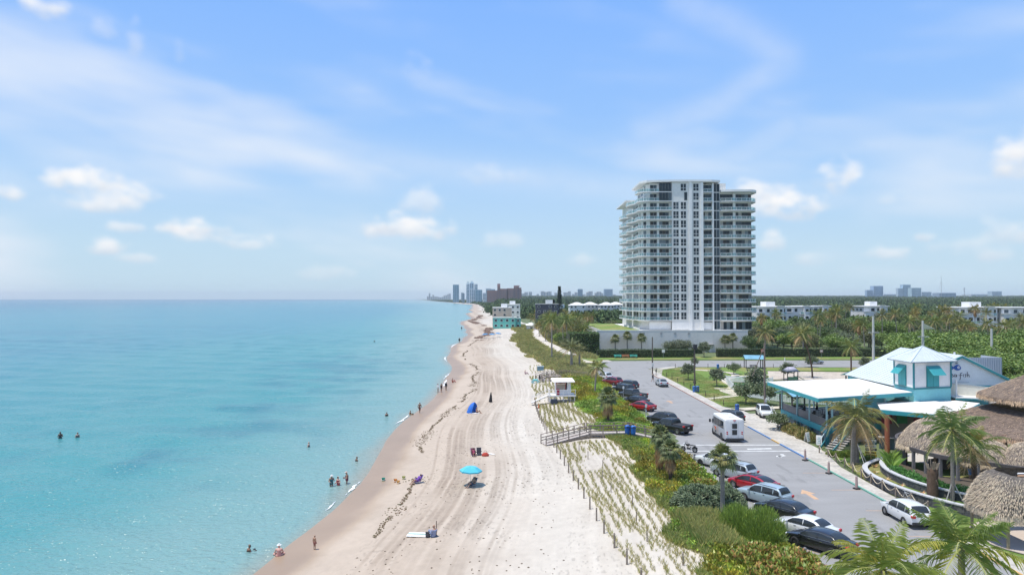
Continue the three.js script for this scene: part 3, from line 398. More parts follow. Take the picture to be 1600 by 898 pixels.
palm('coconut_palm', 'large drooping palm beyond the hedge of the cross street', 90, 211, 1.25, 7.6, G.tired, { r0: 0.25, r1: 0.18, s: 1.05, turn: 2 });
for (const [x, h] of [[34.0, 4.6], [37.9, 5.6], [42.6, 5.0], [70.0, 4.4], [72.6, 5.0]]) palm('sabal_palm', 'small palm planted against the pale podium wall', x, 224.4, 1.2, h, G.sabal2, { r0: 0.2, r1: 0.16, s: 1.35, turn: x, group: 'palms along the podium wall' });
// -------- tufts and shrubs
function ball(seed, R, H, n, leaf, tones, upright = 0, wide = 0.5) {              // a shrub of n leaves standing on the ground, denser at the skin
  const r = rngOf(seed), t = new Tri();
  for (let i = 0; i < n; i++) { const a = r() * 6.2832, e = Math.asin(r()), q = Math.pow(r(), 0.3), lump = 0.8 + 0.35 * fbm(a * 1.6 + seed, e * 2.5, 3); const o = V3(Math.cos(a) * Math.cos(e), Math.sin(e), Math.sin(a) * Math.cos(e)), p = V3(o.x * R * q * lump, Math.max(0.02, o.y * H * q * lump), o.z * R * q * lump); const d = unit(r).addScaledVector(o, 0.8); d.y += upright; d.normalize(); const s = V3().crossVectors(d, unit(r)).normalize(); t.leaf(p, d, s, leaf * (0.6 + r() * 0.8), leaf * wide * (0.7 + r() * 0.6), vary(pick(tones, r), r, 0.28)); }
  return t.geo();
}
function rosettes(seed, R, H, n, size, tones) {                                  // silvery bush: dense rosettes of leaves at the twig ends
  const r = rngOf(seed), t = new Tri();
  for (let i = 0; i < n; i++) { const a = r() * 6.2832, e = Math.asin(r() * 0.98), lump = 0.82 + 0.3 * fbm(a * 1.9 + seed, e * 3, 3), o = V3(Math.cos(a) * Math.cos(e), Math.sin(e), Math.sin(a) * Math.cos(e)), p = V3(o.x * R * lump, 0.1 + o.y * H * lump, o.z * R * lump), tone = pick(tones, r), f = unit(r); for (let k = 0; k < 11; k++) { const d = V3().crossVectors(o, f).applyAxisAngle(o, k * 2.4).multiplyScalar(0.35 + 0.09 * k).addScaledVector(o, 1.1 - k * 0.07).normalize(), s = V3().crossVectors(d, o).normalize(); t.leaf(p, d, s, size * (0.8 + r() * 0.4), size * 0.34, vary(tone, r, 0.18)); } for (let k = 0; k < 2; k++) { const q = p.clone().multiplyScalar(0.75), d = unit(r); t.leaf(q, d, V3().crossVectors(d, unit(r)).normalize(), size * 1.4, size * 0.8, [0.05, 0.065, 0.045]); } }
  return t.geo();
}
function blades(seed, n, h, spread, tones, w = 0.012, lean = 0.5) { const r = rngOf(seed), t = new Tri(); for (let i = 0; i < n; i++) { const a = r() * 6.28, p = V3((r() - 0.5) * spread, -0.02, (r() - 0.5) * spread), k = lean * (0.3 + r()), H = h * (0.6 + r() * 0.6), m = p.clone().add(V3(Math.cos(a) * k * H * 0.35, H * 0.6, Math.sin(a) * k * H * 0.35)), tip = p.clone().add(V3(Math.cos(a) * k * H, H, Math.sin(a) * k * H)), s = V3(-Math.sin(a) * w, 0, Math.cos(a) * w), c = vary(pick(tones, r), r, 0.25); t.tri(p.clone().add(s), m, p.clone().sub(s), c); t.tri(p.clone().add(s), tip, m, c); } return t.geo(); }
{ // sea oats in planted rows on the white sand
  const g = blades(41, 11, 0.46, 0.24, [[0.22, 0.22, 0.09], [0.30, 0.26, 0.13], [0.19, 0.20, 0.08], [0.36, 0.30, 0.17]], 0.009, 0.55), m = [], c = [], r = rngOf(42);
  const rowsIn = (D0, D1, L, R, step, dens) => { for (let q = 0; q < 40; q++) for (let D = D0; D < D1; D += dens * (0.7 + r() * 0.6)) { const x = L(D) + q * step + Math.sin(D * 0.35 + q) * 0.22 + (r() - 0.5) * 0.34; if (x > R(D) + (r() - 0.5) * 1.2 || fbm(x * 0.35 + 9, D * 0.22, 3) < 0.24 + 0.16 * r()) continue; const s = 0.32 + r() * 0.46; m.push(TRS(x, landY(x, D) - 0.01, -D, r() * 6, s, s * (0.8 + r() * 0.5))); const k = 0.8 + r() * 0.4; c.push(rgb(k, k * (0.92 + r() * 0.12), k * 0.9)); } };
  const left = (D) => table([[40, 8.4], [51, 7.3], [63, 6.6], [80, 5.5], [102, 4.4], [110, 4.2], [150, 4.0], [180, 4.2]], D);
  rowsIn(40, 84, (D) => left(D) + 0.25, (D) => duneEdge(D) + 0.3, 0.6, 0.16);
  rowsIn(91, 116, (D) => left(D) + 0.2, (D) => duneEdge(D) + 0.3, 0.5, 0.18);
  rowsIn(119, 158, (D) => left(D) + 0.3, (D) => duneEdge(D) - 0.2, 0.6, 0.24);
  rowsIn(163, 182, (D) => left(D) + 0.6, (D) => duneEdge(D) + 2, 0.8, 0.6);
  stuff('sea_oats', g, leafMat({ roughness: 0.8 }), m, c, 'rows of planted sea oats on white sand');
}
{ // ground cover on the dunes: vine leaves near, dry grass beyond
  const vine = ball(43, 0.42, 0.3, 46, 0.15, [[0.11, 0.22, 0.035], [0.14, 0.25, 0.04], [0.19, 0.26, 0.05]], 0.6, 0.75), m = [], c = [], m2 = [], c2 = [], r = rngOf(44);
  const dry = blades(45, 26, 0.5, 0.5, [[0.22, 0.21, 0.08], [0.16, 0.19, 0.06], [0.30, 0.26, 0.12]], 0.02, 0.7);
  for (let i = 0; i < 9500; i++) { const D = 40 + Math.pow(r(), 1.5) * 118, e = duneEdge(D), x = lerp(e - 0.4, 19.5, Math.pow(r(), 0.9)); if (D > 84.6 && D < 89.4) continue; const n = fbm(x * 0.3 + 2, D * 0.16, 3), s = 0.5 + r() * r() * 1.3; const red = n > 0.63; const lime = fbm(x * 0.5 + 31, D * 0.33, 2) > 0.56, k = (lime ? 1.25 : 0.85) * (0.75 + r() * 0.5); m.push(TRS(x, Math.max(landY(x, D), 1) + 0.12, -D, r() * 6, s, s * (0.6 + n))); c.push(red ? rgb(1.4 * k, 0.85 * k, 0.8 * k) : n > 0.5 ? rgb(1.35 * k, 1.05 * k, 0.8 * k) : rgb(k, k, k)); }
  for (let i = 0; i < 9000; i++) { const D = 150 + Math.pow(r(), 1.3) * 290, e = duneEdge(D), x = lerp(e, D < 200 ? 19 : 25, r()); if (Math.abs(x - table([[205, 17.5], [228, 15.5], [262, 12.8], [300, 11.6], [345, 12.2], [380, 14]], D)) < 2.1 && D > 203 && D < 382) continue; const s = 0.8 + r() * 1.4, k = 0.8 + r() * 0.5; m2.push(TRS(x, Math.max(landY(x, D), 1) + 0.1, -D, r() * 6, s * 1.3, s)); c2.push(rgb(k, k * (0.95 + 0.1 * r()), k)); }
  for (let i = 0; i < 2600; i++) { const D = 42 + r() * 44, x = duneEdge(D) + (r() - 0.3) * 2.4, s = 0.6 + r() * 0.7; m2.push(TRS(x, landY(x, D), -D, r() * 6, s, s)); c2.push(rgb(0.9, 1.05, 0.8)); }
  for (let i = 0; i < 1500; i++) { const D = 47.5 + r() * 7, x = 13.2 + r() * 2.6, s = 1.3 + r() * 0.9; m2.push(TRS(x, landY(x, D), -D, r() * 6, s * 0.7, s)); c2.push(rgb(0.95, 1.05, 0.85)); }
  stuff('dune_vine', vine, WAXY, m, c, 'green and reddish vine covering the dune');
  stuff('dune_grass', dry, leafMat({ roughness: 0.85 }), m2, c2, 'dry grass covering the dune');
  const lawnTuft = blades(46, 30, 0.07, 0.6, [[0.10, 0.165, 0.04], [0.16, 0.17, 0.06]], 0.02, 0.5), m3 = [];
  for (let i = 0; i < 3000; i++) { const D = 113 + r() * 60, x = 34.8 + r() * 9; m3.push(TRS(x, RY + 0.1, -D, r() * 6, 1 + r())); }
  stuff('lawn_grass', lawnTuft, LEAF, m3, null, 'short lawn grass');
}
const shrub = (name, label, cat, x, D, y, geo, m, s = 1, ry = 0, group) => { const t = thing(name, label, cat, x, y, -D, ry, group); const c = part('foliage', geo, m, t); Array.isArray(s) ? c.scale.set(...s) : c.scale.setScalar(s); return t; };
const stems = (t, n, h, spread, seed) => { const r = rngOf(seed); part('stems', Array.from({ length: n }, () => { const a = r() * 6.28; return bar(V3(Math.cos(a) * 0.1, -0.1, Math.sin(a) * 0.1), V3(Math.cos(a) * spread * r(), h, Math.sin(a) * spread * r()), 0.03, 4, 0.012); }), bark, t).userData.kind = 'stuff'; return t; };
const silver = rosettes(51, 1.65, 1.5, 300, 0.30, [[0.105, 0.14, 0.095], [0.14, 0.175, 0.12], [0.08, 0.11, 0.07]]);
stems(shrub('silver_bush', 'rounded silvery green bush at the foot of the slender palm', 'bush', 15.5, 56.8, 1.5, silver, DRY, [1.35, 1.15, 1.2]), 8, 0.9, 1.2, 1);
stems(shrub('silver_bush', 'silvery green bush against the pale blue parked car', 'bush', 17.6, 57.0, 1.5, silver, DRY, [1.15, 1.15, 1.05], 2), 8, 0.9, 1.2, 2);
const feather = ball(52, 1.5, 2.4, 5200, 0.42, [[0.13, 0.20, 0.035], [0.17, 0.24, 0.04], [0.09, 0.15, 0.03]], 1.9, 0.07);
stems(shrub('feathery_bush', 'tall feathery green bush hiding the front of the white sedan', 'bush', 18.3, 49.9, 1.45, feather, LEAF, [1.05, 0.95, 1]), 9, 1.5, 1, 3);
stems(shrub('feathery_bush', 'feathery green bush between the silvery bush and black sedan', 'bush', 16.9, 51.3, 1.5, feather, LEAF, [1, 0.85, 1], 2), 9, 1.4, 1, 4);
stems(shrub('feathery_bush', 'small yellowish feathery bush beside the red parked car', 'bush', 18.7, 60.3, 1.45, feather, LEAF, [0.55, 0.6, 0.55], 1), 7, 0.9, 0.6, 5);
const grape = ball(53, 1.5, 1.0, 2200, 0.24, [[0.16, 0.20, 0.045], [0.21, 0.21, 0.05], [0.12, 0.18, 0.04], [0.15, 0.21, 0.045], [0.26, 0.14, 0.06], [0.28, 0.23, 0.07]], 0.7, 0.85), grape2 = ball(54, 1.5, 0.9, 1800, 0.22, [[0.13, 0.19, 0.04], [0.17, 0.20, 0.045], [0.10, 0.16, 0.035]], 0.7, 0.85);
for (const [x, D, s, k] of [[15.2, 44.6, 1.1, 0], [17.2, 43.4, 1.2, 0], [18.7, 44.9, 1.0, 0], [16.6, 46.3, 0.95, 0], [14.4, 46.9, 0.7, 1], [18.6, 41.8, 1.1, 0], [15.6, 41.6, 1.15, 0]]) stems(shrub('sea_grape', 'yellow-green and russet sea grape bush at the near end of the dune', 'bush', x, D, 1.35, k ? grape2 : grape, WAXY, [s, s * 1.1, s], x, 'sea grape at the near end of the dune'), 7, 0.6, 0.9, 7);
for (const [x, D, s, k] of [[17.6, 63.4, 0.9, 0], [16.6, 66.5, 0.95, 1], [17.9, 69.6, 0.9, 0], [16.3, 71.5, 0.85, 1], [17.8, 74.2, 0.8, 0], [15.4, 75.6, 0.8, 1], [17.4, 78.5, 0.8, 1], [13.8, 79.5, 0.7, 1]]) stems(shrub('sea_grape', 'green and russet sea grape bush between boardwalk and parked cars', 'bush', x, D, 1.35, k ? grape2 : grape, WAXY, s, x, 'sea grape between boardwalk and cars'), 6, 0.5, 0.8, 8);
for (const [x, D, s, k] of [[15.8, 92.5, 0.8, 0], [18.2, 97, 0.7, 0], [15.2, 104, 0.75, 1], [17.6, 108, 0.7, 0], [16.8, 116, 0.7, 1], [13.4, 122, 0.6, 1], [17.8, 126, 0.75, 0], [16, 138, 0.8, 1], [14, 148, 0.8, 1]]) stems(shrub('sea_grape', 'sea grape bush on the dune beyond the boardwalk', 'bush', x, D, 1.35, k ? grape2 : grape, WAXY, s, x, 'sea grape beyond the boardwalk'), 6, 0.5, 0.8, 9);
const fronds = skirt(55, 1.3, 50, 0.2, [0.26, 0.17, 0.10]);
shrub('dead_fronds', 'brown heap of dead palm fronds beside the boardwalk', 'dead fronds', 13.5, 69.8, 2.1, fronds, DRY, 1.2);
shrub('dead_fronds', 'brown dead fronds at the foot of the palm pair', 'dead fronds', 16.2, 72.2, 2.3, fronds, DRY, [1.5, 1, 1.3], 2);
shrub('sabal_palm', 'young trunkless palm beside the boardwalk ramp', 'palm tree', 18.4, 82.5, 1.2, G.sabal2, LEAF, [0.7, 0.8, 0.7]);
// hedges: leaves over a dark core
function hedge(name, label, x0, D0, x1, D1, w, h, seed, tones = [[0.05, 0.085, 0.028], [0.065, 0.11, 0.035], [0.045, 0.07, 0.025]], leaf = 0.22, y = RY + 0.1, density = 14) {
  const L = Math.hypot(x1 - x0, D1 - D0), r = rngOf(seed), t = new Tri(), n = Math.min(9000, Math.round((L * (w + 2 * h)) * density)), ang = Math.atan2(-(D1 - D0), x1 - x0);
  for (let i = 0; i < n; i++) { const u = (r() - 0.5) * L, f = r() * (w + 2 * h), top = f < w, bump = (fbm(u * 0.8 + seed, f, 2) - 0.5) * 0.5, p = top ? V3(u, h + bump, f - w / 2) : V3(u, (f - w) % h, (f < w + h ? -1 : 1) * (w / 2 + bump * 0.6)), o = top ? V3(0, 1, 0) : V3(0, 0.3, Math.sign(p.z)), d = unit(r).addScaledVector(o, 0.7).normalize(); t.leaf(p, d, V3().crossVectors(d, unit(r)).normalize(), leaf * (0.7 + r() * 0.7), leaf * 0.6, vary(pick(tones, r), r, 0.3)); }
  const g = thing(name, label, 'hedge', (x0 + x1) / 2, y, -(D0 + D1) / 2, -ang); part('foliage', t.geo(), LEAF, g); part('dark_core', box(L - 0.1, h - 0.12, w - 0.15, 0, (h - 0.12) / 2, 0), std([0.03, 0.04, 0.018], 1), g); return g;
}
hedge('hedge', 'long dark hedge between lawn strip and podium, left of the gate', 25.5, 205.5, 55, 206.5, 1.6, 2.3, 61, undefined, 0.3);
hedge('hedge', 'long dark hedge between street and trees, right of the gate', 62, 206.8, 128, 209.5, 1.6, 2.5, 62, undefined, 0.32, RY + 0.1, 9);
hedge('hedge', 'tall trimmed green hedge against the podium corner', 18.5, 223, 28.2, 223, 6.5, 6.6, 63, [[0.06, 0.11, 0.03], [0.075, 0.135, 0.035], [0.045, 0.08, 0.025]], 0.42, 1.1);
hedge('hedge', 'low hedge at the podium wall beside the small palms', 32, 222.5, 44, 222.5, 1.4, 1.1, 64);
hedge('hedge', 'low hedge at the podium wall right of the pole', 46.5, 222.5, 49.5, 222.5, 1.4, 1.4, 65);
hedge('hedge', 'low hedge at the podium wall under the two small palms', 66.5, 222, 74, 222.5, 1.6, 1.2, 66);
hedge('hedge', 'dark green clipped bush against podium wall near the gate', 58.6, 222, 61.8, 222, 2, 1.9, 67);
// broad trees and background growth
const greens = [[0.055, 0.095, 0.028], [0.07, 0.115, 0.03], [0.045, 0.075, 0.024]], bright = [[0.105, 0.165, 0.03], [0.13, 0.185, 0.035], [0.08, 0.135, 0.028]], olive = [[0.10, 0.115, 0.05], [0.125, 0.13, 0.06], [0.08, 0.095, 0.04]], greyg = [[0.095, 0.12, 0.08], [0.12, 0.14, 0.095], [0.07, 0.09, 0.06]];
const T = { a: treeProto('broadleaf_tree', 'x', 101, 2.6, 4.2, 3.2, greens, { clumps: 62, leaves: 42, leaf: 0.115 }), b: treeProto('broadleaf_tree', 'x', 103, 2.8, 4.5, 2.6, bright, { clumps: 60, leaves: 42, leaf: 0.115, flat: 0.6 }), c: treeProto('broadleaf_tree', 'x', 105, 2.4, 3.8, 3.4, olive, { clumps: 58, leaves: 42, leaf: 0.12 }), d: treeProto('broadleaf_tree', 'x', 107, 2.2, 3.6, 3.0, greyg, { clumps: 54, leaves: 42, leaf: 0.12 }),
  small: treeProto('park_tree', 'x', 109, 1.5, 1.5, 1.35, greyg, { clumps: 42, leaves: 30, leaf: 0.2, r0: 0.08 }), small2: treeProto('park_tree', 'x', 111, 1.4, 1.8, 1.5, [[0.075, 0.105, 0.055], [0.10, 0.13, 0.07]], { clumps: 46, leaves: 32, leaf: 0.18, r0: 0.09 }) };
const protos = Object.values(T); const tree = (k, x, D, s, label, group, y = 1.2, ry = x * 3.1) => copy(T[k], x, y, -D, ry, s, label, group);
for (const [k, x, D, s, l] of [['small', 38.4, 149, 1.15, 'small grey-green tree on the lawn near the kerb'], ['small', 41.4, 138, 1.2, 'low grey-green tree on the lawn beside the light pole'], ['small2', 39.6, 115.5, 1.25, 'grey-green sea grape tree beside the white fence, left one'], ['small2', 42.4, 114.6, 1.2, 'grey-green sea grape tree beside the white fence, right one'], ['small', 44.0, 123.5, [1.55, 1.7, 1.5], 'taller dark grey-green tree standing at the white fence'], ['small2', 36.0, 92.5, [0.85, 0.8, 0.85], 'small round tree beside the restaurant side steps'], ['small2', 47, 113, 1.1, 'bushy small tree behind the restaurant deck'], ['small2', 52, 160, 0.9, 'low dark tree beside the curving path'], ['small', 60.5, 150, 1.2, 'grey-green tree behind the picnic tables'], ['small2', 77.5, 177, 1.0, 'small tree beside the parked silver car'], ['small', 86.8, 168, [1.0, 1.1, 1], 'spindly tree at the street corner'], ['small2', 90.5, 157, [1.7, 1.7, 1.7], 'round grey-green bush behind the restaurant roof'], ['small', 58, 206, 1.5, 'spiky grey shrub before the hedge by the gate'], ['small', 47.3, 177, 0.8, 'young tree on the grass by the cross street']]) tree(k, x, D, s, l);
for (const [x, D, s] of [[51.2, 221.5, 1.7], [53.8, 221.2, 1.9], [56.3, 221.6, 1.8]]) tree('d', x, D, s * 0.42, 'grey-green shrub tree against the middle of the podium wall', 'shrub trees at the podium wall');
tree('a', 77.5, 222, [0.75, 0.95, 0.75], 'dark round tree at the right end of the podium wall'); tree('a', 81.5, 224, [0.7, 0.8, 0.7], 'dark round tree behind the large palm by the podium');
const clear = (x, D) => !(x > 26 && x < 92 && D > 215 && D < 282);
{ const r = rngOf(202); let ph, lx; const describe = (kind, where, h, lean, x) => (h > 9.5 ? 'very tall ' : h > 7 ? 'tall ' : 'short ') + kind + (lean > 0.45 ? ' leaning inland ' : lean < -0.45 ? ' leaning seaward ' : ' standing straight ') + where, size = (s) => s > 1.05 ? 'large ' : s > 0.85 ? 'middling ' : 'small ';
  // right: trees beyond the cross street
  for (let i = 0; i < 150; i++) { const D = 213 + Math.pow(r(), 1.3) * 130, x = 82 + r() * (D * 0.78 - 70); if (!clear(x, D)) continue; const k = pick(['a', 'a', 'c', 'b', 'b', 'd', 'c'], r), s = 0.75 + r() * 0.5 + sstep(240, 300, D) * 0.5; tree(k, x, D, s, size(s) + { a: 'dark green tree in the wood beyond the cross street', b: 'bright green spreading tree in the wood beyond the cross street', c: 'olive green tree in the wood beyond the cross street', d: 'grey-green tree in the wood beyond the cross street' }[k], 'trees beyond the cross street'); }
  for (let i = 0; i < 84; i++) { const D = 216 + Math.pow(r(), 1.1) * 150, x = 84 + r() * (D * 0.78 - 66), brown = r() < 0.3; if (!clear(x, D)) continue; palm('palm_tree', describe(brown ? 'palm with brown dead skirt' : 'green palm', 'in the wood beyond the cross street', ph = 6.5 + r() * 5.5 + sstep(240, 300, D) * 2.5, lx = (r() - 0.5) * 1.8, x), x, D, 1.2, ph, brown ? G.golden : pick([G.coco, G.coco2, G.date], r), { s: 0.85 + r() * 0.4, lean: [lx, 0], turn: r() * 6, skirtGeo: brown ? G.skirt2 : undefined, group: 'palms beyond the cross street' }); }
  for (let i = 0; i < 46; i++) { const D = 230 + r() * 105, x = lerp(table([[205, 20], [228, 18.6], [262, 16], [300, 15], [345, 15.6]], D), 27, r()); if (r() < 0.6) palm('palm_tree', 'green palm beside the white path behind the dune', x, D, 1.2, 4 + r() * 5.5, pick([G.coco, G.coco2, G.date], r), { s: 0.9 + r() * 0.35, lean: [(r() - 0.5) * 1.4, 0], turn: r() * 6, group: 'palms beside the white path' }); else tree(pick(['a', 'b', 'c'], r), x, D, 0.45 + r() * 0.3, 'low leafy tree beside the white path behind the dune', 'trees beside the white path'); }
  // left: palms and trees behind the dune, round the teal house
  for (let i = 0; i < 74; i++) { const D = 236 + r() * 220, x = 14 + (D - 236) * -0.03 + r() * (26 + (D - 236) * 0.06); if (x > 26 && D < 284) continue; if (D > 395 && x < 8) continue; const gold = r() < 0.25; palm('palm_tree', describe(gold ? 'yellowing palm' : 'green palm', 'in the grove behind the dune', ph = 5 + r() * 5, lx = (r() - 0.5) * 1.8, x), x, D, 1.2, ph, gold ? G.golden : pick([G.coco, G.coco2, G.date], r), { s: 0.9 + r() * 0.4, lean: [lx, 0], turn: r() * 6, group: 'palms in the grove behind the dune' }); }
  for (let i = 0; i < 64; i++) { const D = 240 + r() * 240, x = 16 + r() * (30 + (D - 240) * 0.12); if (x > 24 && D < 286) continue; if (D > 395 && x < 9) continue; const k = pick(['a', 'c', 'b', 'c'], r); tree(k, x, D, 0.55 + r() * 0.4, { a: 'dark green tree in the grove behind the dune', b: 'bright green tree in the grove behind the dune', c: 'olive green tree in the grove behind the dune' }[k], 'trees in the grove behind the dune'); }
  // sea grape mound behind the restaurant
  for (let i = 0; i < 84; i++) { const u = r(), D = 114 + r() * 66, x = 78 + u * 62 + (D - 114) * 0.3; const s = 1.0 + r() * 0.4, up = sstep(78, 100, x) * (0.6 + 0.4 * sstep(110, 150, D)); const o = tree('b', x, D, [s, s * (0.6 + 0.55 * up), s], (s > 1.25 ? 'broad ' : 'narrow ') + 'bright sea grape bush ' + (up > 0.85 ? 'on the crest' : up > 0.4 ? 'on the slope' : 'at the foot') + ' of the mound behind the restaurant', 'sea grape mound behind the restaurant', -1 + 3.2 * up); }
  for (let i = 0; i < 16; i++) { const D = 286 + r() * 40, x = 24 + r() * 70; tree(pick(['a', 'c', 'b'], r), x, D, 0.8 + r() * 0.4, 'tree seen past the sides of the tower', 'trees behind the tower'); }
}
for (const [x, D, h, l] of [[28.5, 410, 25, 'tall dark pointed pine behind the grove'], [25.4, 420, 17, 'shorter dark pointed pine behind the grove']]) { const t = thing('pine_tree', l, 'tree', x, 1.2, -D); part('trunk', cylOn(0.45, 0.1, h, 0, -0.3, 0, 7), bark, t); const r = rngOf(x * 10 | 0), q = new Tri(); for (let i = 0; i < 3600; i++) { const u = Math.pow(r(), 0.8), y = 1.5 + u * (h - 1.5), R = (1 - u) * 3.6 * (0.7 + 0.3 * Math.sin(u * 60)) + 0.15, a = r() * 6.28, p = V3(Math.cos(a) * R * Math.sqrt(r()), y, Math.sin(a) * R * Math.sqrt(r())), d = V3(Math.cos(a), 0.25, Math.sin(a)).normalize(); q.leaf(p, d, V3(-Math.sin(a), 0, Math.cos(a)), 0.9, 0.3, vary([0.03, 0.055, 0.028], r)); } part('crown', q.geo(), LEAF, t); }
// far mangrove wood to the horizon: one mass
{ const g = crown(301, { clumps: 26, leaves: 12, leaf: 0.34, spread: 0.4, tones: [[0.042, 0.072, 0.03], [0.055, 0.088, 0.034], [0.036, 0.062, 0.028]] }), m = [], r = rngOf(302);
  for (let i = 0; i < 9000; i++) { const D = 330 * Math.pow(18, Math.pow(r(), 0.9)), a = r(), x = D > 600 ? lerp(shoreX(D) + 30, D * 0.85, a) : lerp(50, D * 0.85, a); if (D < 420 && x < 95) continue; if (D < 560 && x > 95 && x < D * 0.42 && D < 380) continue; const s = 5 + r() * 4 + D * 0.0028, h = x < D * -0.02 ? 5 + r() * 3 : D < 1200 ? 5 + r() * 4 : 5 + D * 0.0036 + r() * 4; m.push(TRS(x, h * 0.35 + (x < D * -0.02 ? 0 : sstep(1000, 5000, D) * 6), -D, r() * 6, s, h)); }
  stuff('mangrove_wood', g, std(0xffffff, 0.9, { vertexColors: true }), m, null, 'dark green wood stretching to the horizon'); }
for (const p of protos) scene.remove(p);
// ---------------------------------------------------------------- the apartment tower on its podium
const pg = (c, roughness) => new THREE.MeshPhysicalMaterial({ color: rgb(...c), roughness, specularIntensity: 0.55 }), glassA = pg([0.03, 0.042, 0.05], 0.08), glassB = pg([0.075, 0.10, 0.115], 0.12), glassC = pg([0.05, 0.045, 0.04], 0.15), curtain = std([0.42, 0.40, 0.36], 0.6), glassD = std([0.16, 0.20, 0.22], 0.1);
const tint = (r) => { const k = r(); return k < 0.45 ? glassA : k < 0.68 ? glassB : k < 0.83 ? glassC : k < 0.93 ? glassD : curtain; };
const stucco = weathered([0.75, 0.735, 0.70], 0.85, 14, { bumpMap: rep(FINE, 2), bumpScale: 0.01 }), trimW = weathered([0.80, 0.79, 0.77], 0.7, 9), railGlass = new THREE.MeshPhysicalMaterial({ color: rgb(0.66, 0.82, 0.82), roughness: 0.05, transmission: 0.88, thickness: 0 }), frameW = std([0.78, 0.78, 0.77], 0.5);
{
  const FH = 3.13, X0 = 43, Y0 = 8.4, D0 = 232, t = thing('apartment_tower', 'tall white apartment tower with rows of glass balconies on a podium', 'apartment tower', X0, Y0, -D0), r = rngOf(401);
  const rail = (pts, name, y, parent, h = 1.02) => {               // glass balustrade with posts and handrail along a plan line
    const gl = [], hr = []; for (let i = 1; i < pts.length; i++) { const a = pts[i - 1], b = pts[i], dx = b[0] - a[0], dz = b[1] - a[1], L = Math.hypot(dx, dz), an = -Math.atan2(dz, dx), cx = (a[0] + b[0]) / 2, cz = (a[1] + b[1]) / 2; gl.push(box(L, h - 0.14, 0.025, cx, 0.08 + h / 2, cz, an)); hr.push(box(L + 0.03, 0.07, 0.09, cx, h + 0.05, cz, an), box(L, 0.06, 0.06, cx, 0.05, cz, an)); const n = Math.max(1, Math.round(L / 1.9)); for (let k = 0; k <= n; k++) hr.push(box(0.07, h, 0.07, a[0] + dx * k / n, h / 2 + 0.02, a[1] + dz * k / n, an)); }
    return [ready(gl), ready(hr)];
  };
  const balcony = (slabGeo, railGeos, y) => { const b = part('balcony', slabGeo, trimW, t); b.position.y = y; part('glass_rail', railGeos[0], railGlass, b); part('handrail', railGeos[1], frameW, b); return b; };
  // plan, metres from the front left corner (z back is negative)
  const arc = (cx, cz, rad, a0, a1, n) => Array.from({ length: n + 1 }, (_, i) => { const a = lerp(a0, a1, i / n); return [cx + Math.cos(a) * rad, cz + Math.sin(a) * rad]; });
  const outA = [[11.5, 0], [3.6, 0], ...arc(3.6, -3.4, 3.4, Math.PI / 2, Math.PI, 6).slice(1), [0.2, -7.6]];
  const outL1 = [[0.2, -8.2], [-0.6, -9.4], [-1.5, -12], [-1.6, -15.5], [-0.9, -18.5], [0.2, -19.6]];
  const outL2 = [[0.2, -21.4], [-0.9, -23], [-1.7, -26], [-1.7, -31], [-0.9, -33.6], [0.2, -34.6]];
  const outF = [[28.4, -0.9], [32, -0.2], [37.2, -0.2], ...arc(37.2, -4.4, 4.2, Math.PI / 2, 0, 6).slice(1), [41.4, -11]];
  const slabOf = (out, back) => { const g = prism([...out, ...back], -0.2, 0); return ready(g); };
  const S = { A: slabOf(outA, [[1.7, -7.6], [1.7, -4], [4, -1.9], [11.5, -1.9]]), L1: slabOf(outL1, [[1.7, -19.6], [1.7, -8.2]]), L2: slabOf(outL2, [[1.7, -34.6], [1.7, -21.4]]), F: slabOf(outF, [[39.4, -11], [39.4, -2.4], [28.4, -2.4]]), D: ready(box(3.2, 0.22, 1.5, 23.85, -0.11, -1.15)) };
  const Rl = { A: rail(outA.map(([x, z]) => [x + 0.08, z - 0.1])), L1: rail(outL1.map(([x, z]) => [x + 0.1, z])), L2: rail(outL2.map(([x, z]) => [x + 0.1, z])), F: rail(outF.map(([x, z]) => [x - 0.08, z - 0.1])), D: rail([[22.3, -0.48], [25.4, -0.48]]) };
  // bodies
  const topL = 16 * FH, topR = 15 * FH;
  part('wall', [prism([[1.7, -4], [4, -1.9], [11.55, -1.9], [11.55, -44], [1.7, -44]], -0.2, 14 * FH)], stucco, t);
  part('wall', [prism([[3.4, -4], [5, -1.9], [11.54, -1.9], [11.54, -19.8], [3.4, -19.8]], 14 * FH + 0.01, topL)], stucco, t);
  part('wall', [prism([[1.72, -20], [11.5, -20], [11.5, -43.9], [1.72, -43.9]], 14 * FH + 0.01, 14 * FH + 2.6)], stucco, t);
  part('wall', [prism([[11.55, -0.25], [17.4, -0.25], [17.4, -30], [11.55, -30]], -0.2, topL + 0.1)], stucco, t);
  part('pier', [prism([[17.41, 0.05], [18.35, 0.05], [18.35, -30], [17.41, -30]], -0.2, topL + 0.2)], trimW, t);
  part('wall', [prism([[18.36, -0.25], [21.3, -0.25], [21.3, -30], [18.36, -30]], -0.2, topL + 0.1)], stucco, t);
  part('pier', [prism([[21.31, 0.0], [22.25, 0.0], [22.25, -30], [21.31, -30]], -0.2, topL + 0.05)], trimW, t);
  part('wall', [prism([[22.26, -1.9], [25.45, -1.9], [25.45, -30], [22.26, -30]], -0.2, topL - 0.3)], stucco, t);
  part('pier', [prism([[25.46, -0.5], [25.95, -0.5], [25.95, -30], [25.46, -30]], -0.2, topL - 0.1)], trimW, t);
  part('wall', [prism([[25.96, -1.4], [28.3, -1.4], [28.3, -30], [25.96, -30]], -0.2, topL - 0.35)], stucco, t);
  part('wall', [prism([[28.31, -2.4], [39.4, -2.4], [39.4, -40], [28.31, -40]], -0.2, topR)], stucco, t);
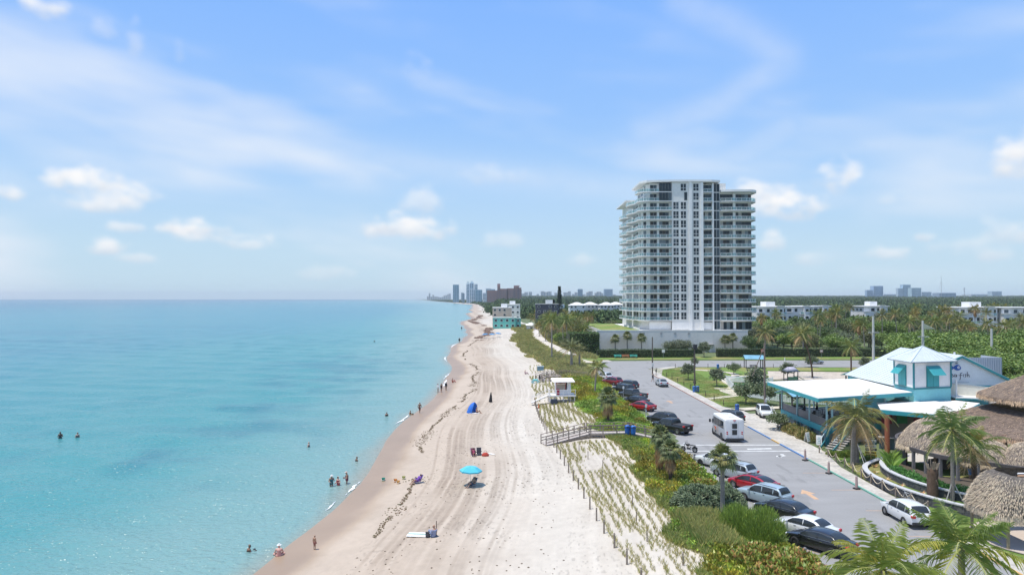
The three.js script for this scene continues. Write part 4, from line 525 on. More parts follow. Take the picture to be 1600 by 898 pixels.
  part('roof', [prism([[1.2, -3.4], [3.2, -0.6], [11.4, 0.2], [17.3, 0.25], [25.3, 0.2], [28.2, -0.6], [28.2, -29], [1.2, -19]], topL + 0.21, topL + 0.9)], trimW, t);
  part('roof', [prism([...outF.map(([x, z]) => [x * 1.004, z + 0.3]), [41.5, -20], [28.4, -20]], topR + 0.01, topR + 0.75)], trimW, t);
  part('roof', [prism([[-0.8, -21], [11, -21], [11, -43], [-0.8, -43]], 14 * FH + 2.62, 14 * FH + 3.2)], trimW, t);
  part('penthouse', [prism([[24.2, -3], [30.8, -3], [30.8, -14], [24.2, -14]], topL - 0.29, topL + 0.2), prism([[28.35, -2.8], [30.8, -2.8], [30.8, -14], [28.35, -14]], topR + 0.76, topL - 0.3)], stucco, t);
  // glazing shapes
  const door = ready(box(1.07, 2.55, 0.06, 0, 1.27, 0)), sideDoor = ready(box(0.06, 2.55, 1.7, 0, 1.29, 0)), strip = ready(box(0.98, 2.78, 0.06, 0, 1.5, 0));
  const winFrame = ready([box(1.95, 0.07, 0.1, 0, 0.035, 0), box(1.95, 0.07, 0.1, 0, 2.5, 0), box(0.07, 2.53, 0.1, -0.94, 1.27, 0), box(0.07, 2.53, 0.1, 0.94, 1.27, 0), box(0.12, 2.4, 0.12, 0, 1.27, 0.012), box(1.82, 0.1, 0.11, 0, 0.98, 0.006)]);
  const paneT = ready(box(0.83, 1.36, 0.03, 0, 0, 0)), paneB = ready(box(0.83, 0.84, 0.03, 0, 0, 0));
  const win = (x, y, z, m) => { const f = part('window', winFrame, frameW, t); f.position.set(x, y + 0.3, z); for (const s of [-1, 1]) { const a = part('pane', paneT, m(), f); a.position.set(s * 0.465, 1.72, 0); const b = part('pane', paneB, m(), f); b.position.set(s * 0.465, 0.5, 0); } };
  for (let k = 0; k < 16; k++) {
    const y = k * FH, low = k === 0;
    if (k > 0 && k < 16) {
      balcony(S.A, Rl.A, y);
      if (k < 15) { balcony(S.L1, Rl.L1, y); if (k < 14) balcony(S.L2, Rl.L2, y); }
      if (k < 15) balcony(S.F, Rl.F, y); balcony(S.D, Rl.D, y);
    }
    if (!low) {
      const span = k === 14 || k === 15;
      for (const x of [5.0, 6.15, 8.1, 9.2, 10.3]) { if (span && x > 7) continue; const p = part('glass_door', door, tint(r), t); p.position.set(x, y, -1.86); }
      if (span) for (let q = 0; q < 4; q++) { const p = part('corner_glazing', strip, r() < 0.7 ? glassA : glassB, t); p.position.set(7.7 + q * 1.04, y, -0.02); }
      if (k < 14) { const p = part('glass_door', door, tint(r), t); p.position.set(2.82, y, -2.93); p.rotation.y = -0.74; }
      for (const z of [-5.5, -10, -12, -15, -17.4, -23.4, -26, -29.5, -32, -38, -41]) { if (k >= 14 && z < -19) continue; const p = part('side_door', sideDoor, tint(r), t); p.position.set(k >= 14 ? 3.37 : 1.67, y, z); }
      for (const x of [22.75, 23.85, 24.95]) { const p = part('balcony_door', door, tint(r), t); p.position.set(x, y, -1.86); }
    }
    if (k >= 1 && k < 14) for (const x of [12.95, 15.5]) win(x, y, -0.22, () => r() < 0.78 ? glassA : glassB);
    if (k >= 1) win(19.8, y, -0.22, () => r() < 0.78 ? glassA : glassB);
    if (k === 15) win(15.5, y, -0.22, () => glassA);
    if (k === 14) { const p = part('tall_window', strip, glassA, t); p.position.set(16.3, y + 0.1, -0.22); }
    if (k < 16) for (const x of [26.55, 27.65]) { const p = part('tall_window', strip, r() < 0.6 ? glassA : glassB, t); p.position.set(x, y, -1.37); }
    if (k < 15) for (const x of [29.1, 30.2, 31.3, 32.4, 34.4, 35.5, 36.6, 37.7, 38.8]) { const p = part('glass_panel', door, low && x < 29.5 ? curtain : tint(r), t); p.position.set(x, y, -2.36); }
    if (k < 15) for (const z of [-4, -7, -10]) { const p = part('side_glazing', sideDoor, tint(r), t); p.position.set(39.43, y, z); }
    part('floor_band', [box(5.85, 0.1, 0.06, 14.47, y + 0.02, -0.225), box(2.9, 0.1, 0.06, 19.83, y + 0.02, -0.225)], trimW, t);
    part('pillar', [box(0.75, FH - 0.3, 0.5, 7.1, y + FH / 2, -1.7), ...(k < 15 ? [box(0.9, FH - 0.3, 0.5, 33.4, y + FH / 2, -2.2)] : [])], trimW, t);
  }
  for (const g of [box(7.4, 2.6, 0.2, 7.6, 1.3, -1.2), box(6.0, 2.5, 0.14, 14.45, 1.25, -0.12), box(3.2, 2.4, 0.1, 23.85, 1.2, -1.0)]) part('ground_band', g, trimW, t);
  part('roof_rail', [box(8, 1, 0.05, 20, topL + 1.4, -6), box(4, 1.6, 3, 24, topL + 1.7, -14)], trimW, t);
}
{ const t = thing('tower_podium', 'long pale podium wall with square vents under the tower', 'podium', 28.3, 1.0, -226.5);
  part('wall', box(50, 7.2, 3.8, 25, 3.6, -2.0), weathered([0.72, 0.70, 0.66], 0.9, 12), t); part('wall', box(48, 7.2, 60, 26, 3.6, -34), weathered([0.72, 0.70, 0.66], 0.9, 12), t); part('coping', box(50.4, 0.22, 0.7, 25, 7.31, -0.4), trimW, t);
  for (const x of [1.5, 8.5, 15.4, 21.2, 25.8, 30.4]) { const v = part('vent', box(0.75, 0.75, 0.08, x, x < 10 ? 0.9 : 6.4, -0.07), std([0.42, 0.41, 0.4], 0.8), t); part('vent_grille', Array.from({ length: 4 }, (_, i) => box(0.62, 0.06, 0.05, x, (x < 10 ? 0.9 : 6.4) - 0.24 + i * 0.16, -0.02)), std([0.55, 0.54, 0.52], 0.8), v); }
  for (let i = 1; i < 9; i++) part('wall_joint', box(0.12, 7.1, 0.05, i * 5.5, 3.6, -0.085), weathered([0.72, 0.7, 0.66], 0.9, 5), t);
  const d = part('gate', box(2.6, 2.4, 0.12, 36.6, 1.2, -0.04), std([0.78, 0.74, 0.70], 0.7), t); part('gate_canopy', box(3.4, 0.14, 1.2, 37, 2.75, 0.5), std([0.3, 0.29, 0.28], 0.7), d);
  part('terrace_lawn', [prism([[0.2, -0.85], [14.5, -0.85], [14.5, -62], [2.2, -62], [2.2, -3.7], [0.2, -3.7]], 7.22, 7.36)], lawnMat, t);
  part('terrace_parapet', [box(0.3, 0.9, 30, 14.8, 7.5, -20)], trimW, t);
  const st = part('stair_wall', [prism([[-5.5, -3], [-1, -3], [-1, -9], [-5.5, -9]], 0, 5.5)], trimW, t); part('stair_parapet', [box(4, 1, 0.2, -3.2, 6, -3)], trimW, st);
}
// ---------------------------------------------------------------- houses behind
function blockHouse(name, label, cat, x, D, w, d, floors, fh, wallC, o = {}) {
  const t = thing(name, label, cat, x, o.y ?? 1.0, -D, o.ry ?? 0, o.group), wm = o.wm ?? paint(wallC, 0.85, 6), h = floors * fh; part('wall', boxOn(w, h, d, 0, 0, -d / 2), wm, t);
  const n = o.cols ?? Math.max(2, Math.round(w / 3.2)), r = rngOf((x * 7 + D) | 0), frame = ready([box(1.5, 1.4, 0.1, 0, 0, 0)]), pane = ready(box(1.28, 1.18, 0.04, 0, 0, 0.06));
  for (let k = 0; k < floors; k++) for (let i = 0; i < n; i++) { if (r() < (o.skip ?? 0.1)) continue; const f = part('window', frame, frameW, t), vs = 0.75 + r() * 0.7; f.position.set(-w / 2 + (i + 0.5) * w / n, k * fh + fh * 0.56, 0.02); f.scale.set((o.ws ?? 1) * (o.slabs ? vs * 1.2 : 1), (o.slabs ? 1.25 : 1), 1); part('pane', pane, tint(r) === curtain ? glassB : glassA, f); }
  if (o.side !== 0) for (let k = 0; k < floors; k++) for (let i = 0; i < 3; i++) { const f = part('side_window', frame, frameW, t); f.position.set(-w / 2 - 0.02, k * fh + fh * 0.56, -(i + 0.7) * d / 3.6); f.rotation.y = -Math.PI / 2; part('pane', pane, glassA, f); }
  if (o.slabs) { for (const q of [-0.5, 0.14]) { const b = part('bay', boxOn(w * 0.2, h * (q < 0 ? 0.78 : 1.0) + 0.4, 1.6, w * (q + 0.1), 0, 0.8), wm, t); part('bay_roof', boxOn(w * 0.24, 0.3, 2.2, w * (q + 0.1), h * (q < 0 ? 0.78 : 1.0) + 0.4, 0.9), trimW, b); for (let k = 0; k < floors - (q < 0 ? 1 : 0); k++) { const f = part('bay_window', frame, frameW, t); f.position.set(w * (q + 0.1), k * fh + fh * 0.56, 1.62); part('pane', pane, glassA, f); } } }
  if (o.slabs) for (let k = 1; k <= floors; k++) { const b = part('balcony', box(w * 0.42, 0.2, 1.3, (k % 2 ? -1 : 1) * w * 0.22, k * fh - fh + 0.1, 0.65), trimW, t); part('balcony_rail', box(w * 0.42, 0.95, 0.06, (k % 2 ? -1 : 1) * w * 0.22, k * fh - fh + 0.68, 1.25), railGlass, b); }
  if (o.hip) { const e = 0.5, R = new THREE.BufferGeometry(), a = V3(-w / 2 - e, h, e), b = V3(w / 2 + e, h, e), c = V3(w / 2 + e, h, -d - e), q = V3(-w / 2 - e, h, -d - e), m = Math.min(w, d) * 0.4, u = V3(-w / 2 + m, h + o.hip, -d / 2), v = V3(w / 2 - m, h + o.hip, -d / 2); part('roof', [quad(a, b, v, u), quad(c, q, u, v), quad(b, c, v, v), quad(q, a, u, u), box(w + 2 * e, 0.16, d + 2 * e, 0, h - 0.08, -d / 2)], o.roofM ?? trimW, t); }
  else { part('roof', boxOn(w + (o.eave ?? 0.3), 0.4, d + (o.eave ?? 0.3), 0, h, -d / 2), o.roofM ?? trimW, t); if (o.top) part('roof_room', boxOn(w * 0.3, 2.2, d * 0.4, w * 0.1, h + 0.41, -d / 2), trimW, t); }
  return t;
}
blockHouse('beach_house', 'turquoise two-storey beach house on the sand', 'house', -4.6, 408, 13.5, 9, 2, 3.1, [0.17, 0.55, 0.48], { cols: 4, skip: 0, ws: 1.1, group: undefined, roofM: paint([0.55, 0.62, 0.58]) });
blockHouse('beach_house', 'pale turquoise wing joined to the beach house', 'house', 3.7, 409.2, 3.2, 8, 2, 3.0, [0.13, 0.47, 0.46], { cols: 1, skip: 0, roofM: paint([0.55, 0.62, 0.58]) });
blockHouse('apartment_house', 'beige three-storey house behind the turquoise one', 'house', -6.2, 428, 12, 14, 4, 3, [0.62, 0.50, 0.40], { cols: 4, top: true });
blockHouse('apartment_house', 'white house with stepped roofs behind the beige house', 'house', -1, 462, 13, 16, 4, 3.4, [0.78, 0.77, 0.75], { top: true });
blockHouse('beach_house', 'small white house beside the grove', 'house', 10.6, 372, 5, 12, 1, 3.4, [0.75, 0.72, 0.69], { cols: 1, hip: 1.2 });
blockHouse('apartment_house', 'dark slate flat-roofed house rising from the grove', 'house', 20.5, 395, 13, 12, 5, 2.9, [0.05, 0.055, 0.075], { cols: 4, skip: 0.15, side: 0, top: true, wm: paint([0.055, 0.06, 0.085], 0.7), roofM: paint([0.4, 0.4, 0.38]) });
{ const r = rngOf(77); const whites = [[0.78, 0.77, 0.75], [0.74, 0.68, 0.6], [0.8, 0.76, 0.7], [0.55, 0.68, 0.75]];
  const L = [[50, 520, 12, 'white villa with hipped roof beyond the grove'], [63, 545, 12, 'cream villa with hipped roof beyond the grove'], [74, 530, 11, 'pale blue villa with hipped roof beyond the grove'], [36, 560, 14, 'pale villa with flat roof beyond the grove'], [86, 560, 12, 'white villa beside the tower, beyond the grove']];
  L.forEach(([x, D, w, l], i) => blockHouse('villa', l, 'house', x, D, w, 12, 4, 3.2, whites[i % 4], { hip: i === 3 ? 0 : 2.2, roofM: paint([0.74, 0.71, 0.67]), cols: 4 })); }
for (const [x, D, w, f, l, top] of [[122, 320, 15, 4, 'white terraced apartments seen right of the tower', 1], [139, 330, 13, 4, 'white apartments behind the palms, middle of the row', 0], [155, 345, 12, 4, 'low white apartments at the end of the row', 0], [184, 345, 12, 4, 'white apartments behind tall palms near the radio mast', 1], [205, 300, 17, 4, 'white modern apartments with flat roof behind the mound', 1], [222, 298, 15, 4, 'white modern apartments with dark balconies behind the mound', 0]]) blockHouse('apartment_house', l, 'house', x, D, w, 14, f, 3.45, [0.80, 0.79, 0.78], { cols: Math.round(w / 3.4), slabs: true, top, eave: 1.4, skip: 0.22, ry: (x % 3 - 1) * 0.12 });
// skyline
function highrise(label, x, D, w, d, h, c, o = {}) {
  const t = thing('high_rise', label, 'high-rise', x, 1, -D, o.ry ?? 0, 'buildings on the skyline'); part('wall', boxOn(w, h, d, 0, 0, -d / 2), std(c, 0.6), t); const n = o.n ?? Math.max(2, Math.round(w / 9)), m = o.g ?? std([0.12, 0.22, 0.29], 0.15);
  const g = ready(box(w / n * 0.55, h * 0.95, 0.5, 0, h * 0.49, 0.1)); for (let i = 0; i < n; i++) { const p = part('glass_column', g, m, t); p.position.x = -w / 2 + (i + 0.5) * w / n; }
  const fl = Math.max(3, Math.round(h / 12)), b = ready(box(w + 0.4, 0.9, 0.8, 0, 0, 0.3)); for (let k = 1; k < fl; k++) part('floor_band', b, std(c, 0.7), t).position.y = k * h / fl;
  if (o.cap) part('roof_cap', boxOn(w * 0.5, o.cap, d * 0.5, 0, h, -d / 2), std(c, 0.7), t); return t;
}
const S0 = 1067;
const far = (px, pw, top, D) => [(px - 800) / S0 * D, D, pw / S0 * D, Math.max(8, 18 + (466 - top) / S0 * D)];
for (const [px, pw, top, D, c, l, o] of [
  [712, 9, 444.5, 2900, [0.20, 0.34, 0.42], 'lone blue glass tower nearest the sea on the skyline', { n: 3 }], [722.5, 4, 457, 3000, [0.62, 0.66, 0.68], 'short white block beside the lone glass tower', {}], [731, 5, 443, 2600, [0.62, 0.68, 0.72], 'white and blue tower of the skyline cluster, seaward end', { n: 2, cap: 8 }], [737, 6, 441.5, 2650, [0.55, 0.66, 0.72], 'tallest white tower of the skyline cluster', { n: 2, cap: 6 }], [743.5, 5, 443.5, 2600, [0.6, 0.66, 0.7], 'white tower at the inland end of the cluster', { n: 2 }], [731, 5, 452, 2400, [0.50, 0.56, 0.62], 'lower grey block before the tower cluster', {}], [738, 8, 451.5, 2350, [0.66, 0.70, 0.72], 'lower white block before the tower cluster', { n: 3 }], [748, 10, 452.5, 2300, [0.28, 0.42, 0.50], 'long blue block inland of the tower cluster', { n: 4 }], [757, 6, 457.5, 2100, [0.70, 0.73, 0.74], 'small white block before the blue one', { n: 3 }], [763, 8, 450.5, 2250, [0.62, 0.68, 0.72], 'pale block beside the brown hotel', { n: 4 }], [770, 7, 451.5, 2300, [0.40, 0.52, 0.60], 'grey-blue block beside the brown hotel', { n: 3 }], [779, 4, 443, 3300, [0.30, 0.42, 0.52], 'slim blue tower rising behind the brown hotel', { n: 2 }], [724, 3, 458.5, 2500, [0.22, 0.26, 0.3], 'small dark block on the skyline', {}]]) { const [x, d, w, h] = far(px, pw, top, D); highrise(l, x, d, w, w * 0.8, h, c, o); }
{ const t = thing('hotel', 'large reddish brown hotel with stepped roof on the skyline', 'hotel', -45, 1, -1900); const m = std([0.27, 0.16, 0.135], 0.8), g = std([0.17, 0.13, 0.14], 0.5); for (const [x0, w, h] of [[-10, 30, 40], [8, 8, 52], [22, 22, 45], [42, 22, 46], [57, 14, 50], [66, 10, 48]]) { const q = part('wing', boxOn(w, h, 30, x0, 0, -15), m, t); for (let i = 0; i < w / 4; i++) part('window_column', box(1.8, h * 0.86, 0.4, x0 - w / 2 + 2 + i * 4, h * 0.46, 0.05), g, q); } part('roof', [boxOn(8, 7, 10, 8, 52, -10), boxOn(16, 4, 20, 58, 50, -12)], std([0.36, 0.22, 0.2], 0.8), t); }
{ const r = rngOf(811);
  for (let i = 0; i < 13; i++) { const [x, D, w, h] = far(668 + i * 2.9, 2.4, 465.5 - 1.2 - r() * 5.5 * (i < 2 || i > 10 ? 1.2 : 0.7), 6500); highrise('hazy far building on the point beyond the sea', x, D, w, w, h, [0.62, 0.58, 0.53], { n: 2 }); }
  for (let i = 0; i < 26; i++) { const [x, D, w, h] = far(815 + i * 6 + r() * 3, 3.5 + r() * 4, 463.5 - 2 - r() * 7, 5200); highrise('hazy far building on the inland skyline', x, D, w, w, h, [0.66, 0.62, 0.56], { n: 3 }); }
  for (const [px, pw, top, D, c, l] of [[907, 7.5, 451.5, 4000, [0.15, 0.30, 0.42], 'blue glass tower on the inland skyline left of the white tower'], [951, 13, 451.5, 4200, [0.30, 0.42, 0.55], 'broad blue-grey block on the skyline left of the white tower'], [1360, 9, 453, 3600, [0.34, 0.46, 0.60], 'lower half of the twin blue towers on the inland skyline'], [1373.5, 15, 446.5, 3600, [0.36, 0.48, 0.62], 'taller of the twin blue towers on the inland skyline'], [1409, 9, 450, 3500, [0.5, 0.6, 0.68], 'pale tower beside the blue glass one on the inland skyline'], [1418, 12, 444.5, 3500, [0.38, 0.52, 0.62], 'blue glass tower of the inland skyline near the mast'], [1433, 15, 449.5, 3300, [0.42, 0.56, 0.62], 'turquoise tower of the inland skyline near the mast'], [1449, 15, 456, 3600, [0.5, 0.58, 0.66], 'low pale block left of the radio mast'], [1482, 26, 457.5, 3000, [0.3, 0.38, 0.48], 'long dark block beneath the radio mast'], [1559, 15, 455, 4200, [0.42, 0.52, 0.60], 'blue-grey block on the skyline right of the mast'], [1535, 32, 459.5, 4400, [0.55, 0.6, 0.64], 'long low white block right of the mast'], [1393, 22, 459.5, 4400, [0.55, 0.6, 0.65], 'low white block between the skyline towers']]) { const [x, d, w, h] = far(px, pw, top, D); highrise(l, x, d, w, w * 0.7, h, c, { n: Math.max(3, Math.round(pw / 2)) }); }
  const [mx, mD, , mh] = far(1472, 1, 431, 3000), m = thing('radio_mast', 'thin tall radio mast on the inland skyline', 'mast', mx, 1, -mD); part('pole', cylOn(1.1, 0.5, mh, 0, 0, 0, 6), std([0.45, 0.45, 0.47], 0.6), m); for (let i = 0; i < 4; i++) part('guy_wire', bar(V3(0, mh * 0.8, 0), V3(Math.cos(i * 1.57) * 40, 0, Math.sin(i * 1.57) * 40), 0.15, 4), std([0.4, 0.4, 0.42], 0.6), m);
  const [nx, nD, , nh] = far(1508, 1, 449, 2600), m2 = thing('radio_mast', 'short antenna tower right of the tall mast', 'mast', nx, 1, -nD); part('pole', cylOn(1.4, 0.7, nh, 0, 0, 0, 6), std([0.35, 0.37, 0.4], 0.6), m2); part('antenna', [box(5, 2.5, 5, 0, nh - 4, 0), box(4, 2, 4, 0, nh - 12, 0)], std([0.5, 0.5, 0.52], 0.6), m2);
}
// ---------------------------------------------------------------- the turquoise restaurant
const teal = paint([0.045, 0.34, 0.37], 0.5, 4), tealD = paint([0.03, 0.235, 0.265], 0.5, 4), aqua = paint([0.24, 0.62, 0.66], 0.7, 5), offW = paint([0.80, 0.79, 0.77], 0.7, 5), roofW = weathered([0.74, 0.715, 0.68], 0.75, 7), greyW = paint([0.30, 0.34, 0.36], 0.8, 4), metalRoof = std([0.58, 0.63, 0.65], 0.42, { map: rep(SOFT, 6) }), tanWall = std([0.40, 0.34, 0.28], 0.9), steel = std([0.28, 0.29, 0.3], 0.45, { metalness: 0.6 });
const P2 = (x, D) => [x, -D], P3 = (x, y, D) => V3(x, y, -D);
{
  const t = thing('restaurant', 'turquoise and white restaurant with raised dining deck and metal gable roof', 'restaurant');
  const DY = 3.2;
  // deck: floor, teal edge, undercroft
  part('deck_floor', [prism([P2(38.3, 83.2), P2(52, 88.2), P2(52, 101), P2(38.3, 97.2)], DY - 0.25, DY)], paint([0.42, 0.40, 0.37], 0.8), t);
  for (const [a, b] of [[[38.3, 83.2], [38.3, 97.2]], [[38.3, 83.2], [46, 86]], [[46, 86], [52, 88.2]], [[38.3, 97.2], [52, 101]]]) part('deck_edge', beam(P3(a[0], DY - 0.28, a[1]), P3(b[0], DY - 0.28, b[1]), 0.16, 0.72), teal, t);
  part('undercroft_wall', [prism([P2(38.75, 83.9), P2(51.5, 88.6), P2(51.5, 100.2), P2(38.75, 96.7)], 1.0, DY - 0.26)], greyW, t);
  for (const [D, w, m] of [[94.4, 1.4, greyW], [92.3, 1.2, offW], [90.2, 1.3, offW], [88, 1.5, paint([0.22, 0.26, 0.28], 0.8)], [95.8, 1.0, greyW]]) part('wall_panel', box(0.06, 1.55, w, 38.71, 1.95, -D), m, t);
  const dr = part('door', box(0.05, 1.7, 0.9, 38.70, 2.02, -85.3), tanWall, t); part('door_frame', [box(0.09, 1.8, 0.08, 38.69, 2.06, -84.8), box(0.09, 1.8, 0.08, 38.69, 2.06, -85.8)], teal, dr);
  for (const D of [83.3, 88, 91.9, 96.9]) part('deck_pier', box(0.3, 2.0, 0.3, 38.42, 1.95, -D), tealD, t);
  // canopy posts and railings
  const posts = [[38.35, 83.3], [38.35, 88.1], [38.35, 91.9], [38.35, 97.1], [39.1, 83.5], [43, 84.95], [47.2, 86.5], [51.6, 88.1], [43.6, 98.7], [48, 99.8]];
  for (const [x, D] of posts) part('post', boxOn(0.17, 3.65, 0.17, x, DY, -D), paint([0.36, 0.56, 0.58], 0.6), t);
  const railing = (a, b) => { const L = Math.hypot(b[0] - a[0], b[1] - a[1]), n = Math.round(L / 0.16), R = part('railing', [beam(P3(a[0], DY + 1.05, a[1]), P3(b[0], DY + 1.05, b[1]), 0.07, 0.05), beam(P3(a[0], DY + 0.1, a[1]), P3(b[0], DY + 0.1, b[1]), 0.04, 0.04)], steel, t); const l = []; for (let i = 0; i <= n; i++) l.push(boxOn(0.016, 0.95, 0.016, lerp(a[0], b[0], i / n), DY + 0.1, -lerp(a[1], b[1], i / n))); part('balusters', l, std([0.2, 0.21, 0.22], 0.5), R).userData.kind = 'stuff'; const gl = part('windscreen', beam(P3(a[0] + 0.04, DY + 0.55, a[1] + 0.04), P3(b[0] + 0.04, DY + 0.55, b[1] + 0.04), 0.012, 0.8), new THREE.MeshPhysicalMaterial({ color: rgb(0.35, 0.32, 0.33), roughness: 0.2, transmission: 0.4, thickness: 0 }), R); };
  railing([38.35, 83.4], [38.35, 88]); railing([38.35, 88.2], [38.35, 91.8]); railing([38.35, 92], [38.35, 97]); railing([39.2, 83.5], [43, 84.9]); railing([43.1, 85], [47.1, 86.45]); railing([47.3, 86.5], [51.5, 88.05]);
  // canopy roof
  const cr = [P2(36.5, 81.4), P2(50.7, 86.6), P2(51.3, 101.2), P2(36.5, 97.5)];
  part('canopy_roof', [prism(cr, 7.02, 7.14)], roofW, t);
  for (let i = 0; i < 4; i++) { const a = cr[i], b = cr[(i + 1) % 4]; part('fascia', beam(V3(a[0], 6.85, a[1]), V3(b[0], 6.85, b[1]), 0.12, 0.42), teal, t); }
  for (let k = 0; k < 7; k++) part('rafter', beam(P3(36.9, 6.85, 83 + k * 2.1), P3(51, 6.85, 88 + k * 1.9), 0.12, 0.26), tealD, t);
  // second, lower flat roof over the bar
  const r2 = [P2(43.6, 80.9), P2(49.4, 76.4), P2(58.6, 85.6), P2(57, 87.8), P2(46, 86.2)];
  part('flat_roof', [prism(r2, 5.75, 5.9)], roofW, t); for (const i of [0, 1]) part('fascia', beam(V3(r2[i][0], 5.6, r2[i][1]), V3(r2[i + 1][0], 5.6, r2[i + 1][1]), 0.12, 0.45), teal, t);
  for (const [x, D] of [[44.4, 81], [48.6, 77.6]]) part('post', boxOn(0.3, 4.5, 0.3, x, 1.0, -D), teal, t);
  part('back_wall', [prism([P2(46.5, 86.1), P2(57.5, 87.2), P2(60, 91), P2(52, 92)], 1.0, 5.7)], tanWall, t);
  part('bar_front', [beam(P3(43.9, 1.75, 81.8), P3(49.5, 1.75, 79.3), 0.3, 1.5)], paint([0.10, 0.15, 0.19], 0.5), t); part('bar_top', [beam(P3(43.7, 2.52, 81.6), P3(49.3, 2.52, 79.1), 0.8, 0.07)], paint([0.35, 0.33, 0.31], 0.5), t);
  part('wooden_column', cylOn(0.28, 0.26, 4.6, 43.0, 1.0, -78.4, 12), std([0.33, 0.105, 0.05], 0.6), t);
  for (const [x, D, c] of [[46.6, 85, [0.28, 0.04, 0.06]], [48.6, 85.2, [0.05, 0.28, 0.10]], [50.6, 85, [0.32, 0.05, 0.08]]]) part('wall_panel', box(1.3, 1.9, 0.1, x, 4.4, -D), std(c, 0.6), t);
  // small white roof and side wall right of the cupola
  part('flat_roof', [prism([P2(57.3, 88.2), P2(62.5, 86.6), P2(63.5, 90.6), P2(57.3, 90.9)], 6.1, 6.25)], roofW, t); part('fascia', beam(P3(57.2, 6.02, 88.1), P3(62.5, 6.02, 86.5), 0.1, 0.22), tealD, t);
  part('parapet', beam(P3(58, 7.0, 90.7), P3(66, 6.3, 87.6), 0.25, 1.5), paint([0.66, 0.64, 0.55], 0.8), t); part('parapet_cap', beam(P3(58, 7.78, 90.7), P3(66, 7.08, 87.6), 0.34, 0.08), greyW, t); part('pipe', cylOn(0.11, 0.11, 2.2, 58.0, 6.2, -89.2, 8), offW, t);
  part('side_wall', [prism([P2(60, 84.8), P2(66, 81.5), P2(67, 88), P2(61, 87.5)], 1, 6.05)], offW, t); for (const [x, D] of [[61.4, 84.0], [63.5, 82.85]]) { const w = part('window', box(1.3, 1.2, 0.12, x, 5.1, -D + 0.02, 0.5), frameW, t); part('shutter', box(1.1, 1.0, 0.08, x, 5.1, -D + 0.1, 0.5), teal, w); }
  // main gable
  const EY = 7.4, RYD = 11.3, gx0 = 51.6, gx1 = 67.6, rx = 59.8, g0 = 91.2, g1 = 105;
  const gable = new THREE.Shape([[gx0, 1], [gx1, 1], [gx1, EY], [rx, RYD], [gx0, EY]].map(([a, b]) => new THREE.Vector2(a, b)));
  part('gable_wall', [place(new THREE.ExtrudeGeometry(new THREE.Shape([[gx0, EY], [gx1, EY], [rx, RYD - 0.05]].map(([a, b]) => new THREE.Vector2(a, b))), { depth: 0.2, bevelEnabled: false }), 0, 0, -g0)], paint([0.70, 0.74, 0.76], 0.7, 3), t);
  for (let i = 1; i < 12; i++) { const y = EY + i * 0.3, u = (y - EY) / (RYD - EY), a = lerp(gx0, rx, u), b = lerp(gx1, rx, u); if (b - a > 0.8) part('siding_board', box(b - a - 0.3, 0.25, 0.03, (a + b) / 2, y, -g0 + 0.215), paint([0.72, 0.755, 0.775], 0.7, 3), t); }
  part('wall', [prism([P2(gx0, g0 + 0.0), P2(gx1, g0 + 0.0), P2(gx1, g1), P2(gx0, g1)], 1.0, EY - 0.25)], aqua, t); part('trim_band', box(gx1 - gx0 + 0.1, 0.24, 0.12, (gx0 + gx1) / 2, EY - 0.1, -g0 + 0.22), teal, t);
  const ov = 0.5; for (const [x, s] of [[gx0, -1], [gx1, 1]]) { const dx = x - rx, sl = Math.hypot(dx, RYD - EY), n = 16; part('roof', [loft([[[rx, RYD + 0.02, -g0 + ov], [x + s * 0.4, EY - 0.18, -g0 + ov], [x + s * 0.4, EY - 0.06, -g0 + ov], [rx, RYD + 0.16, -g0 + ov]], [[rx, RYD + 0.02, -g1], [x + s * 0.4, EY - 0.18, -g1], [x + s * 0.4, EY - 0.06, -g1], [rx, RYD + 0.16, -g1]]])], metalRoof, t); for (let i = 0; i <= n; i++) { const D = lerp(g0 - ov + 0.05, g1 - 0.05, i / n); part('roof_seam', beam(P3(rx, RYD + 0.18, D), P3(x + s * 0.4, EY - 0.04, D), 0.05, 0.05), metalRoof, t); } part('barge_board', beam(P3(rx, RYD - 0.05, g0 - ov - 0.03), P3(x + s * 0.4, EY - 0.2, g0 - ov - 0.03), 0.06, 0.3), tealD, t); }
  // cupola room in front of the gable
  const c0 = [51.1, 86.9], c1 = [56.9, 88.6], c2 = [56.9, 92.4], c3 = [51.1, 91.3], foot = [c0, c1, c2, c3].map(([x, D]) => P2(x, D));
  part('cupola_base', [prism(foot, 1, 7.45)], aqua, t); part('cupola_wall', [prism(foot.map(([x, z]) => [x, z]), 7.46, 10.95)], paint([0.82, 0.805, 0.79], 0.7, 3), t);
  const cc = [54, 89.8]; part('cupola_band', [[c0, c1], [c3, c0]].map(([a, b]) => beam(P3(a[0], 7.5, a[1] - 0.05), P3(b[0], 7.5, b[1] - 0.05), 0.12, 0.2)), tealD, t); for (const c of [c0, c1, c3]) part('corner_trim', boxOn(0.18, 3.4, 0.18, c[0], 7.6, -c[1] + 0.02), tealD, t);
  const ey = 10.95, ex = [c0, c1, c2, c3].map(([x, D]) => P3(cc[0] + (x - cc[0]) * 1.24, ey, cc[1] + (D - cc[1]) * 1.24)), ap = P3(cc[0], 12.75, cc[1]);
